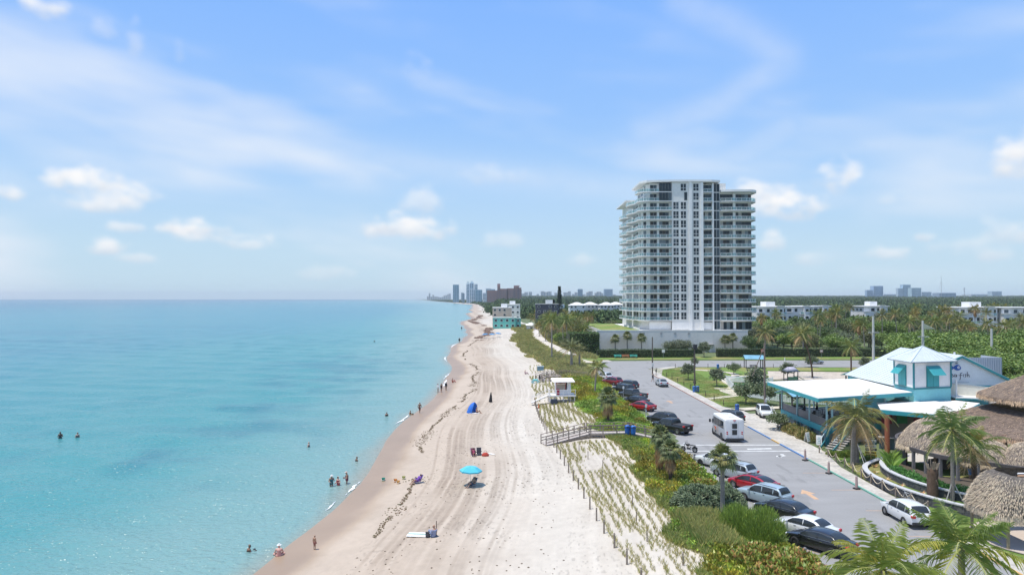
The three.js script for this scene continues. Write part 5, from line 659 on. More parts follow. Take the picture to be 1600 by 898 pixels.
  for (let i = 0; i < 4; i++) { const a = ex[i], b = ex[(i + 1) % 4]; part('cupola_roof', [quad(a, b, ap, ap)], metalRoof, t); part('hip_ridge', bar(a.clone().add(V3(0, 0.03, 0)), ap, 0.06, 5), std([0.45, 0.54, 0.58], 0.4), t); part('eave', beam(a.clone().add(V3(0, -0.07, 0)), b.clone().add(V3(0, -0.07, 0)), 0.1, 0.14), greyW, t); for (let k = 1; k < 9; k++) { const p = a.clone().lerp(b, k / 9), q = Math.min(k, 9 - k) / 4.5; part('roof_seam', bar(p.clone().add(V3(0, 0.02, 0)), p.clone().lerp(ap, q * 0.98).add(V3(0, 0.02, 0)), 0.025, 4), metalRoof, t); } }
  part('cupola_soffit', [prism(ex.map((v) => [v.x, v.z]), ey - 0.04, ey - 0.005)], offW, t);
  const shutterAt = (a, b, u, w) => { const p = P3(lerp(a[0], b[0], u), 0, lerp(a[1], b[1], u)), dir = P3(b[0] - a[0], 0, b[1] - a[1]).normalize(), nrm = V3(-dir.z, 0, dir.x), an = Math.atan2(-dir.z, dir.x); const f = part('window', place(box(w, 2.7, 0.12, 0, 0, 0), p.x + nrm.x * 0.05, 9.0, p.z + nrm.z * 0.05, an), tealD, t); part('shutter_leaf', [place(box(w * 0.46, 2.5, 0.06, -w * 0.24, 0, 0), p.x + nrm.x * 0.13, 8.98, p.z + nrm.z * 0.13, an), place(box(w * 0.46, 2.5, 0.06, w * 0.24, 0, 0), p.x + nrm.x * 0.13, 8.98, p.z + nrm.z * 0.13, an)], teal, f); const aw = new THREE.BoxGeometry(w * 1.05, 1.45, 0.06); aw.translate(0, -0.72, 0); aw.rotateX(-0.75); place(aw, p.x + nrm.x * 0.15, 10.3, p.z + nrm.z * 0.15, an); part('awning_shutter', aw, paint([0.07, 0.42, 0.44], 0.5), f); part('louvre', Array.from({ length: 8 }, (_, i) => { const g = new THREE.BoxGeometry(w, 0.05, 0.03); g.translate(0, -0.16 - i * 0.165, 0.045); g.rotateX(-0.75); return place(g, p.x + nrm.x * 0.15, 10.3, p.z + nrm.z * 0.15, an); }), teal, f); };
  shutterAt(c0, c1, 0.5, 2.0); shutterAt(c3, c0, 0.45, 1.7);
  // fish emblem and script on the gable
  const blue = std([0.02, 0.09, 0.33], 0.6), ink = std([0.07, 0.075, 0.09], 0.7), lz = -g0 + 0.245;
  const fish = new THREE.Shape(); fish.moveTo(-0.75, 0.32); fish.quadraticCurveTo(-0.6, 0.02, -0.75, -0.3); fish.quadraticCurveTo(-0.45, -0.22, -0.33, -0.08); fish.quadraticCurveTo(0.05, -0.5, 0.52, -0.22); fish.quadraticCurveTo(0.66, -0.1, 0.62, 0.05); fish.quadraticCurveTo(0.45, 0.5, 0.02, 0.42); fish.quadraticCurveTo(-0.2, 0.32, -0.33, 0.1); fish.quadraticCurveTo(-0.5, 0.25, -0.75, 0.32);
  const fx = 59.15, fy = 9.75; const em = part('fish_emblem', place(new THREE.ExtrudeGeometry(fish, { depth: 0.05, bevelEnabled: false }), fx, fy, lz), blue, t); part('fish_eye', cyl(0.17, 0.17, 0.06, fx + 0.3, fy + 0.08, lz + 0.05, 14, Math.PI / 2), std([0.8, 0.8, 0.8], 0.6), em); part('fish_pupil', cyl(0.08, 0.08, 0.07, fx + 0.32, fy + 0.08, lz + 0.06, 10, Math.PI / 2), blue, em); const fin = new THREE.Shape([[0, 0], [0.25, 0.16], [0.5, 0.02]].map(([a, b]) => new THREE.Vector2(a, b))); part('fish_fin', place(new THREE.ExtrudeGeometry(fin, { depth: 0.05, bevelEnabled: false }), fx - 0.2, fy + 0.55, lz), ink, em);
  const stroke = (pts) => tube(pts.map(([a, b]) => V3(58.0 + a, 8.62 + b, lz + 0.02)), 0.035, 5, 24);
  part('lettering', [stroke([[0.42, 0.35], [0.15, 0.42], [0.05, 0.25], [0.3, 0.12], [0.3, -0.1], [0, -0.12]]), stroke([[0.45, 0.05], [0.7, 0.2], [0.55, 0.32], [0.45, 0.1], [0.62, -0.08], [0.8, 0.05]]), stroke([[1.15, 0.22], [0.92, 0.25], [0.88, -0.02], [1.12, 0.0], [1.18, 0.25], [1.22, -0.08]]), stroke([[1.95, 0.5], [1.75, 0.4], [1.7, -0.2], [1.6, -0.45]]), stroke([[1.5, 0.12], [1.95, 0.18]]), stroke([[2.1, 0.3], [2.08, -0.05]]), stroke([[2.48, 0.3], [2.3, 0.25], [2.42, 0.08], [2.32, -0.1]]), stroke([[2.62, 0.62], [2.62, -0.08]]), stroke([[2.62, 0.1], [2.8, 0.26], [2.9, -0.08]])], ink, t);
  part('small_print', box(1.9, 0.06, 0.02, 59.9, 7.85, lz + 0.01), std([0.45, 0.5, 0.55], 0.7), t);
  // roof plant
  const hv = part('plant_screen', boxOn(4.6, 2.6, 0.12, 66.4, 8.1, -95.8), std([0.26, 0.30, 0.36], 0.6), t); part('screen_slat', Array.from({ length: 14 }, (_, i) => box(0.06, 2.5, 0.05, 64.3 + i * 0.32, 9.4, -95.71)), std([0.34, 0.38, 0.44], 0.6), hv).userData.kind = 'stuff'; part('plant_screen', boxOn(0.12, 2.6, 4, 68.65, 8.1, -97.9), std([0.42, 0.45, 0.5], 0.6), t); part('plant_frame', [boxOn(4.4, 0.1, 4.2, 66.4, 8.0, -97.9), boxOn(0.2, 3.4, 0.2, 64.4, 4.8, -96), boxOn(0.2, 3.4, 0.2, 68.4, 4.8, -96)], greyW, t); part('air_unit', boxOn(2.2, 1.6, 1.6, 63.0, 9.0, -98.5), std([0.05, 0.055, 0.065], 0.6), t); part('air_unit', boxOn(2.0, 1.3, 1.4, 61.8, 9.4, -101), std([0.5, 0.52, 0.55], 0.6), t); part('vent_pipe', cylOn(0.12, 0.12, 1.7, 61.9, 9.8, -95.5, 8), offW, t);
  // front steps
  for (let i = 0; i < 9; i++) part('step', boxOn(1.9, 0.06, 0.34, 37.75 + i * 0.36, 1.3 + i * 0.2, -80.6 - i * 0.28 + 0.3, -0.95), paint([0.48, 0.44, 0.40], 0.85), t);
  part('stair_string', [beam(P3(37.3, 1.25, 79.6), P3(40.6, 3.05, 82.1), 0.08, 0.22), beam(P3(36.7, 1.25, 81.4), P3(39.2, 3.05, 83.6), 0.08, 0.22)], tealD, t);
  for (const o of [[37.3, 79.6, 40.6, 82.1], [36.7, 81.4, 39.2, 83.6]]) { const h = part('handrail', bar(P3(o[0], 2.25, o[1]), P3(o[2], 4.05, o[3]), 0.04, 6), paint([0.5, 0.62, 0.64], 0.5), t); for (let k = 0; k < 4; k++) part('rail_post', bar(P3(lerp(o[0], o[2], k / 3), 1.25 + k * 0.6, lerp(o[1], o[3], k / 3)), P3(lerp(o[0], o[2], k / 3), 2.25 + k * 0.6, lerp(o[1], o[3], k / 3)), 0.025, 5), steel, h); }
  part('side_stair', Array.from({ length: 8 }, (_, i) => boxOn(1.6, 0.08, 0.32, 37.4, 1.25 + i * 0.22, -93.6 - i * 0.32)), paint([0.45, 0.44, 0.42], 0.85), t); part('side_handrail', [bar(P3(36.6, 2.2, 93.4), P3(36.6, 3.9, 96.2), 0.035), bar(P3(36.6, 1.2, 93.4), P3(36.6, 2.2, 93.4), 0.035), bar(P3(36.6, 2.9, 96.2), P3(36.6, 3.9, 96.2), 0.035)], paint([0.55, 0.56, 0.57], 0.5), t);
}
// furniture on the deck
{ const top = ready(cylOn(0.42, 0.42, 0.05, 0, 0.72, 0, 12)), leg = ready([cylOn(0.04, 0.04, 0.72, 0, 0, 0, 6), cylOn(0.25, 0.22, 0.03, 0, 0, 0, 10)]), dk = std([0.06, 0.055, 0.055], 0.6), seat = ready(bev(0.44, 0.05, 0.44, 0, 0.45, 0, 0.015)), back = ready(bev(0.44, 0.5, 0.04, 0, 0.74, -0.21, 0.012)), cl = ready(box(0.035, 0.45, 0.035, 0, 0.225, 0));
  const mt = thing('deck_table', 'small dark round table on the restaurant deck', 'table', 0, -90, 0, 0, 'tables on the restaurant deck'); part('table_top', top, paint([0.3, 0.28, 0.27], 0.5), mt); part('pedestal', leg, dk, mt);
  const ch = thing('deck_chair', 'dark chair at a table on the restaurant deck', 'chair', 0, -90, 0, 0, 'chairs on the restaurant deck'); part('seat', seat, dk, ch); part('backrest', back, dk, ch); for (const [a, b] of [[-1, -1], [1, -1], [-1, 1], [1, 1]]) part('leg', cl, dk, ch).position.set(a * 0.19, 0, b * 0.19);
  for (const [x, D] of [[39.6, 85.2], [39.6, 88.3], [39.6, 91.3], [39.6, 94.3], [42.4, 86.6], [42.4, 90], [42.4, 93.4], [45.4, 88], [45.4, 91.5], [48.4, 89.4], [48.4, 93]]) { copy(mt, x, 3.2, -D); for (const a of [0.4, 3.5]) copy(ch, x + Math.sin(a) * 0.75, 3.2, -D + Math.cos(a) * 0.75, a + Math.PI); }
  scene.remove(mt, ch); }
// ---------------------------------------------------------------- thatched roofs
const thatch = std(0xffffff, 0.95, { vertexColors: true, map: rep(STRAW, 2.4), bumpMap: rep(STRAWB, 1.6), bumpScale: 0.10 }), timber = weathered([0.24, 0.17, 0.12], 0.85, 1.5), darkWood = weathered([0.10, 0.09, 0.09], 0.8, 2);
function thatchRoof(t, rx, rz, y0, y1, o = {}) {             // squircle cone of palm thatch with a shaggy eave, and straw tufts laid over it
  const n = 56, K = 9, r = rngOf((rx * 100 + y1 * 10) | 0), tone = o.tone ?? [0.46, 0.36, 0.30], fx = o.inner ?? 0.03, rings = [];
  const sq = (a) => { const p = o.sq ?? 2.4, c = Math.abs(Math.cos(a)), s = Math.abs(Math.sin(a)); return 1 / Math.pow(Math.pow(c, p) + Math.pow(s, p), 1 / p); };
  const g = grid(n, K + 1, (i, j) => { const a = i / n * 6.28319, ai = i % n, u = Math.min(j, K) / K, k = lerp(fx, 1, Math.pow(u, o.round ?? 0.8)), q = sq(a) * (1 + (hash2(ai * 3, j * 5) - 0.5) * 0.03 * (j > 0 ? 1 : 0)); const y = lerp(y1, y0, u * (o.dome ? Math.pow(u, 0.9) : 1)) - (j > K ? 0.38 + hash2(ai, 9) * 0.2 : 0) + (hash2(ai, j) - 0.5) * 0.07; return [Math.cos(a) * rx * k * q, y, -Math.sin(a) * rz * k * q]; }, (q, i, j) => [i / n * 6.28 * (rx + rz) / 2, j * 0.5], (q, i, j) => { const k = 0.92 + 0.16 * hash2((i % n) * 7, j * 3); return tone.map((v) => v * k); });
  part('thatch', g, thatch, t, true);
  const tr = new Tri(), N = o.tufts ?? 900; for (let i = 0; i < N; i++) { const a = r() * 6.28319, u = Math.pow(r(), 0.6), k = lerp(fx, 1, Math.pow(u, o.round ?? 0.8)) * 1.005, q = sq(a), p = V3(Math.cos(a) * rx * k * q, lerp(y1, y0, u * (o.dome ? Math.pow(u, 0.9) : 1)) + 0.02, -Math.sin(a) * rz * k * q), d = V3(Math.cos(a) * 0.8, -(y1 - y0) / Math.max(rx, rz) * (o.dome ? u * 1.6 : 1) + 0.03 * r(), -Math.sin(a) * 0.8).normalize(), s = V3(Math.sin(a), 0, Math.cos(a)).addScaledVector(unit(r), 0.4).normalize(); tr.leaf(p, d.addScaledVector(unit(r), 0.1).normalize(), s, 0.14 + r() * 0.24, 0.015 + r() * 0.025, vary(tone, r, 0.18)); }
  for (let i = 0; i < N * 0.7; i++) { const a = r() * 6.28319, q = sq(a), p = V3(Math.cos(a) * rx * q, y0 - r() * 0.3, -Math.sin(a) * rz * q); tr.leaf(p, V3(Math.cos(a) * 0.25, -1, -Math.sin(a) * 0.25).addScaledVector(unit(r), 0.25).normalize(), V3(Math.sin(a), 0, Math.cos(a)), 0.22 + r() * 0.3, 0.025 + r() * 0.035, vary(tone, r, 0.22)); }
  part('straw', tr.geo(), DRY, t).userData.kind = 'stuff';
}
{ const t = thing('thatched_pavilion', 'large two-tier thatched pavilion beside the restaurant', 'pavilion', 58, 1.2, -70.5); thatchRoof(t, 12.8, 8.2, 4.6, 6.5, { inner: 0.56, sq: 3, tufts: 5200, round: 1, tone: [0.35, 0.255, 0.195] }); const u = new THREE.Group(); const up = part('upper_posts', Array.from({ length: 10 }, (_, i) => cylOn(0.16, 0.16, 1.2, Math.cos(i * 0.63) * 6.0, 7.2, Math.sin(i * 0.63) * 3.6, 8)), timber, t);
  const n = thing('thatched_pavilion', 'upper thatched tier of the large pavilion', 'pavilion roof', 58, 1.2, -70.5); scene.remove(n); thatchRoof(t, 8.6, 5.8, 7.7, 11.4, { tufts: 4600, sq: 2.6, round: 0.95, tone: [0.37, 0.275, 0.21] });
  for (let i = 0; i < 12; i++) part('post', cylOn(0.2, 0.18, 5.0, Math.cos(i * 0.5236) * 11, 0, Math.sin(i * 0.5236) * 6.6, 10), timber, t);
  part('ring_beam', [beam(V3(-11, 4.6, 5.2), V3(11, 4.6, 5.2), 0.25, 0.35), beam(V3(-11, 4.6, -5.2), V3(-11, 4.6, 5.2), 0.25, 0.35)], weathered([0.22, 0.10, 0.07], 0.8, 2), t); part('floor', boxOn(22, 0.5, 13, 0, -0.2, 0), paint([0.4, 0.36, 0.32], 0.8), t); part('bar_counter', boxOn(9, 1.1, 4, -1, 0.3, 0), darkWood, t); part('back_bar', boxOn(6, 3.2, 2, 0, 0.3, -1), weathered([0.2, 0.12, 0.09], 0.8, 2), t); }
{ const t = thing('thatched_hut', 'long rounded thatched roof behind the curved beam', 'hut', 43.4, 1.5, -69.8, 0.35); thatchRoof(t, 3.9, 3.0, 2.75, 5.3, { dome: true, round: 0.75, tufts: 3600, tone: [0.42, 0.345, 0.285] }); for (const [a, b] of [[-2.4, 1.6], [2.4, 1.6], [-2.4, -1.6], [2.4, -1.6]]) part('post', cylOn(0.13, 0.12, 3.2, a, -0.3, b, 8), timber, t); part('counter', boxOn(3.4, 1.05, 0.6, 0, 0.3, 0.6), darkWood, t); }
{ const t = thing('thatched_hut', 'small domed thatched roof beside the slim palm', 'hut', 45.0, 1.5, -64.6); thatchRoof(t, 2.35, 2.1, 2.35, 4.1, { dome: true, round: 0.75, tufts: 2400, sq: 2, tone: [0.41, 0.34, 0.28] }); part('post', cylOn(0.16, 0.14, 3.6, 0, -0.3, 0, 8), timber, t); part('table', cylOn(0.7, 0.7, 0.06, 0, 1.0, 0, 16), darkWood, t); }
{ const t = thing('thatched_hut', 'domed thatched roof with knotted top at the edge of the garden', 'hut', 47.2, 1.5, -62.6); thatchRoof(t, 2.3, 2.1, 2.2, 4.3, { dome: true, round: 0.75, tufts: 2400, sq: 2, tone: [0.41, 0.34, 0.285] }); part('knot', place(new THREE.IcosahedronGeometry(0.3, 1), 0, 4.35, 0), std([0.5, 0.43, 0.36], 0.95), t); part('post', cylOn(0.16, 0.14, 3.6, 0, -0.3, 0, 8), timber, t); part('table', cylOn(0.7, 0.7, 0.06, 0, 1.0, 0, 16), darkWood, t); }
{ const t = thing('thatched_hut', 'shaggy thatched shelter with ridge pole beside the lawn', 'hut', 38.7, 1.2, -50.4); thatchRoof(t, 4.3, 2.5, 2.5, 5.0, { inner: 0.6, sq: 5, tufts: 9000, round: 0.5, tone: [0.33, 0.285, 0.245] }); for (const [a, b] of [[-3.6, 1.9], [3.6, 1.9], [-3.6, -1.9], [3.6, -1.9]]) part('post', cylOn(0.11, 0.1, 3.2, a, -0.1, b, 8), weathered([0.33, 0.27, 0.18], 0.85, 1), t); part('ridge_pole', bar(V3(-1.7, 5.0, 0.3), V3(3, 5.0, 0.3), 0.06, 8), offW, t); part('ridge_board', bar(V3(-1.8, 4.85, 0.45), V3(3, 4.85, 0.45), 0.07, 8), std([0.55, 0.33, 0.2], 0.8), t); part('floor', cylOn(4.4, 4.4, 0.06, 0.2, 0.06, 0, 28), paint([0.50, 0.42, 0.36], 0.9), t); }
// curved pergola beam on posts
const beamLine = [[43.5, 76], [41.6, 74], [40.2, 70.6], [39.9, 66.8], [41, 64], [43.2, 61.8], [45.5, 59.4], [48, 56.5]];
{ const t = thing('pergola', 'curved dark timber beam on grey posts round the bar terrace', 'pergola'), c = new THREE.CatmullRomCurve3(beamLine.map(([x, D]) => V3(x, 4.05, -D))), N = 40; for (let i = 0; i < N; i++) part('beam', beam(c.getPoint(i / N), c.getPoint((i + 1.02) / N), 0.3, 0.34), darkWood, t); for (let i = 0; i < 14; i++) { const p = c.getPoint((i + 0.4) / 14); part('post', boxOn(0.24, 2.5, 0.24, p.x, 1.4, p.z), weathered([0.22, 0.21, 0.21], 0.85, 1.5), t); } }
structure('terrace', slab([[44, 77], [42.4, 74], [41, 70.6], [40.7, 66.8], [41.8, 64.4], [44, 62.4], [46.4, 60], [49, 57], [60, 60], [60, 80], [50, 79]], 1.0, 1.55), paint([0.52, 0.48, 0.43], 0.8), 'pale paved bar terrace');
// stone retaining walls and planting
const stone = std([0.20, 0.20, 0.215], 0.85, { map: rep(GRAIN, 1.3), bumpMap: rep(FINE, 0.8), bumpScale: 0.08 });
function curveWall(label, pts, y0, h, w, n) {
  const t = thing('stone_wall', label, 'wall'), c = new THREE.CatmullRomCurve3(pts.map(([x, D]) => V3(x, 0, -D))), N = n; const r = rngOf(n);
  const tones = [[0.10, 0.10, 0.115], [0.14, 0.135, 0.14], [0.085, 0.088, 0.1], [0.17, 0.16, 0.155]].map((q) => std(q, 0.85, { bumpMap: rep(FINE, 0.6), bumpScale: 0.05 }));
  for (let i = 0; i < N; i++) { const a = c.getPoint(i / N), b = c.getPoint((i + 1) / N); part('wall_core', beam(a.clone().setY(y0 + h / 2 - 0.02), b.clone().setY(y0 + h / 2 - 0.02), w - 0.08, h - 0.04), stone, t); part('cap_stone', beam(a.clone().setY(y0 + h + 0.05).lerp(b.clone().setY(y0 + h + 0.05), 0.02), b.clone().setY(y0 + h + 0.05), w + 0.14, 0.1), paint([0.50, 0.50, 0.51], 0.8, 2), t); for (let k = 0; k < 3; k++) { const hh = (h - 0.04) / 3, off = k % 2 ? 0.5 : 0; part('stone', beam(a.clone().lerp(b, off * 0.5 + 0.02).setY(y0 + hh * (k + 0.5)), a.clone().lerp(b, Math.min(1.2, off * 0.5 + 0.97)).setY(y0 + hh * (k + 0.5)), w - 0.02 + r() * 0.05, hh - 0.03), pick(tones, r), t); } }
  return t;
}
const outerW = [[40.6, 73.8], [38, 71.8], [35.9, 69.6], [34.85, 66.8], [34.75, 64], [35.0, 61.6], [35.9, 58.6], [37.4, 56], [39.5, 54.2], [43, 53]], innerW = [[39.2, 71.4], [37.6, 69.6], [36.5, 66.6], [36.4, 63.6], [37.0, 60.8], [38.4, 58.4], [40.6, 56.8], [44, 55.6]];
curveWall('outer curved stone wall with pale cap along the pavement', outerW, 1.15, 0.8, 0.35, 42); curveWall('inner curved stone wall round the bar planting', innerW, 1.6, 0.75, 0.32, 34);
structure('planter_lawn', slab([...outerW.map(([x, D]) => [x + 0.1, D]), [46, 55], [46, 70]], 1.1, 1.72), lawnMat, 'grass between the two curved walls');
structure('planter_soil', slab([...innerW.map(([x, D]) => [x + 0.1, D]), [46, 58], [44, 64], [41, 65], [40.2, 68], [41, 72]], 1.5, 2.1), paint([0.09, 0.07, 0.05], 0.95), 'planting bed inside the inner wall');
{ const lily = blades(71, 22, 1.0, 0.15, [[0.13, 0.23, 0.04], [0.17, 0.26, 0.06], [0.10, 0.19, 0.035]], 0.06, 0.8), fern = ball(72, 0.6, 0.55, 160, 0.2, [[0.05, 0.15, 0.035], [0.07, 0.18, 0.04]], 0.6, 0.5), c = new THREE.CatmullRomCurve3(innerW.map(([x, D]) => V3(x + 0.75, 2.1, -D - 0.3)));
  for (let i = 0; i < 9; i++) { const p = c.getPoint(0.02 + i * 0.03); shrub('crinum_lily', 'bright green strap-leaved lily behind the inner wall', 'plant', p.x + (i % 2) * 0.6, -p.z, 2.1, lily, WAXY, 0.95 + (i % 3) * 0.2, i, 'lilies behind the inner wall'); }
  for (let i = 0; i < 30; i++) { const p = c.getPoint(0.28 + i * 0.022); shrub('low_shrub', 'low deep green shrub behind the inner wall', 'plant', p.x + (i % 2) * 0.5, -p.z, 2.1, fern, LEAF, 0.9 + (i % 3) * 0.15, i, 'low shrubs behind the inner wall'); }
  const rock = std([0.55, 0.40, 0.26], 0.8); const rc = new THREE.CatmullRomCurve3(outerW.map(([x, D]) => V3(x + 0.9, 1.72, -D))); for (let i = 0; i < 5; i++) { const p = rc.getPoint(0.2 + i * 0.1), t = thing('bromeliad', 'orange-brown bromeliad on the grass between the walls', 'plant', p.x, 1.72, p.z, i, 'bromeliads between the walls'); part('leaves', blades(73 + i, 34, 0.34, 0.1, [[0.50, 0.34, 0.18], [0.33, 0.18, 0.10], [0.62, 0.52, 0.34]], 0.05, 1.1), DRY, t); }
  const green = [[0.15, 0.16, 0.055], [0.20, 0.17, 0.07], [0.11, 0.14, 0.04], [0.30, 0.24, 0.12]], cro = ball(75, 1.1, 1.25, 900, 0.32, green, 0.9, 0.4); for (const [x, D, s] of [[37.2, 92.2, 0.8], [37.4, 90.4, 0.95], [36.9, 89, 0.9], [37.5, 87.8, 1.0], [37.0, 86.6, 0.9], [37.4, 85.4, 0.85], [36.8, 91, 0.8]]) shrub('croton_bush', 'olive and tan bush in the bed along the restaurant deck', 'bush', x, D, 1.2, cro, LEAF, s, x * D, 'bushes along the restaurant deck');
  for (const [x, D, s] of [[36.4, 77.8, 0.5], [37.2, 77.2, 0.6], [38.2, 77.4, 0.65], [39.2, 77.6, 0.55], [39.2, 75, 0.6]]) shrub('low_bush', 'low green bush beside the front steps', 'bush', x, D, 1.2, grape2, WAXY, s, x, 'bushes beside the front steps');
}
// ---------------------------------------------------------------- vehicles
const carGlass = std([0.03, 0.036, 0.04], 0.04), rubber = std([0.025, 0.025, 0.026], 0.85), alloy = std([0.45, 0.46, 0.47], 0.3, { metalness: 0.8 }), darkPl = std([0.035, 0.035, 0.037], 0.6), red = std([0.50, 0.02, 0.02], 0.25), lampW = std([0.7, 0.72, 0.72], 0.15), plateM = std([0.7, 0.7, 0.66], 0.5), chrome = std([0.6, 0.6, 0.6], 0.15, { metalness: 0.9 });
const carPaint = (c) => new THREE.MeshPhysicalMaterial({ color: rgb(...c), roughness: 0.32, metalness: 0.15, clearcoat: 1, clearcoatRoughness: 0.05 });
const wheelG = (R, w) => ({ tyre: ready(place(new THREE.LatheGeometry([[R * 0.62, -w / 2], [R * 0.92, -w / 2], [R, -w * 0.32], [R, w * 0.32], [R * 0.92, w / 2], [R * 0.62, w / 2]].map(([a, b]) => new THREE.Vector2(a, b)), 20), 0, 0, 0, 0, Math.PI / 2)), rim: ready([cyl(R * 0.63, R * 0.63, w * 0.55, 0, 0, 0, 16, Math.PI / 2), ...Array.from({ length: 5 }, (_, i) => box(R * 0.16, R * 1.1, w * 0.72, 0, 0, 0, 0, 0, i * 0.628)), cyl(R * 0.16, R * 0.16, w * 0.82, 0, 0, 0, 10, Math.PI / 2)]) });
// car kinds: stations along the length, nose at +x. [x, half width, sill, belt]
const KINDS = {
  sedan: { L: 4.75, W: 1.83, R: 0.335, wb: 2.8, body: [[-2.37, 0.70, 0.42, 0.86], [-2.28, 0.82, 0.30, 0.98], [-1.7, 0.90, 0.24, 1.02], [-0.9, 0.915, 0.22, 0.98], [0.4, 0.915, 0.22, 0.95], [1.15, 0.91, 0.22, 0.92], [1.75, 0.89, 0.24, 0.84], [2.2, 0.80, 0.27, 0.74], [2.37, 0.64, 0.36, 0.62]], cabin: [-1.75, -0.95, 0.35, 1.25], roof: 1.45, inset: 0.20 },
  suv: { L: 4.65, W: 1.87, R: 0.36, wb: 2.72, body: [[-2.32, 0.76, 0.45, 0.95], [-2.24, 0.86, 0.34, 1.10], [-1.6, 0.925, 0.28, 1.12], [-0.6, 0.935, 0.26, 1.08], [0.5, 0.935, 0.26, 1.05], [1.1, 0.93, 0.26, 1.03], [1.7, 0.91, 0.28, 0.98], [2.15, 0.84, 0.32, 0.90], [2.32, 0.70, 0.42, 0.76]], cabin: [-2.18, -1.72, 0.30, 1.15], roof: 1.68, inset: 0.17 },
  fast: { L: 4.7, W: 1.85, R: 0.345, wb: 2.88, body: [[-2.35, 0.72, 0.42, 0.88], [-2.27, 0.84, 0.30, 1.00], [-1.6, 0.91, 0.25, 1.03], [-0.6, 0.92, 0.23, 1.0], [0.5, 0.92, 0.23, 0.96], [1.2, 0.91, 0.23, 0.92], [1.8, 0.88, 0.25, 0.84], [2.2, 0.80, 0.28, 0.74], [2.35, 0.62, 0.38, 0.62]], cabin: [-2.05, -0.75, 0.30, 1.45], roof: 1.46, inset: 0.22 },
  pickup: { L: 5.6, W: 1.98, R: 0.40, wb: 3.5, body: [[-2.8, 0.90, 0.58, 1.18], [-2.72, 0.96, 0.50, 1.22], [-1.6, 0.985, 0.44, 1.22], [-0.5, 0.985, 0.42, 1.21], [0.7, 0.985, 0.42, 1.20], [1.3, 0.98, 0.42, 1.18], [2.0, 0.96, 0.44, 1.14], [2.6, 0.92, 0.48, 1.06], [2.8, 0.82, 0.56, 0.92]], cabin: [-0.85, -0.6, 0.85, 1.55], roof: 1.86, inset: 0.15, bed: true },
};
function ringAt([x, w, s, b]) { const m = lerp(s, b, 0.55); return [[x, s, -w * 0.86], [x, s + 0.06, -w * 0.97], [x, m, -w], [x, b - 0.07, -w * 0.975], [x, b, -w * 0.88], [x, b + 0.03, -w * 0.45], [x, b + 0.035, w * 0.45], [x, b, w * 0.88], [x, b - 0.07, w * 0.975], [x, m, w], [x, s + 0.06, w * 0.97], [x, s, w * 0.86]].map(([a, y, z]) => [a, y, z]).reverse(); }
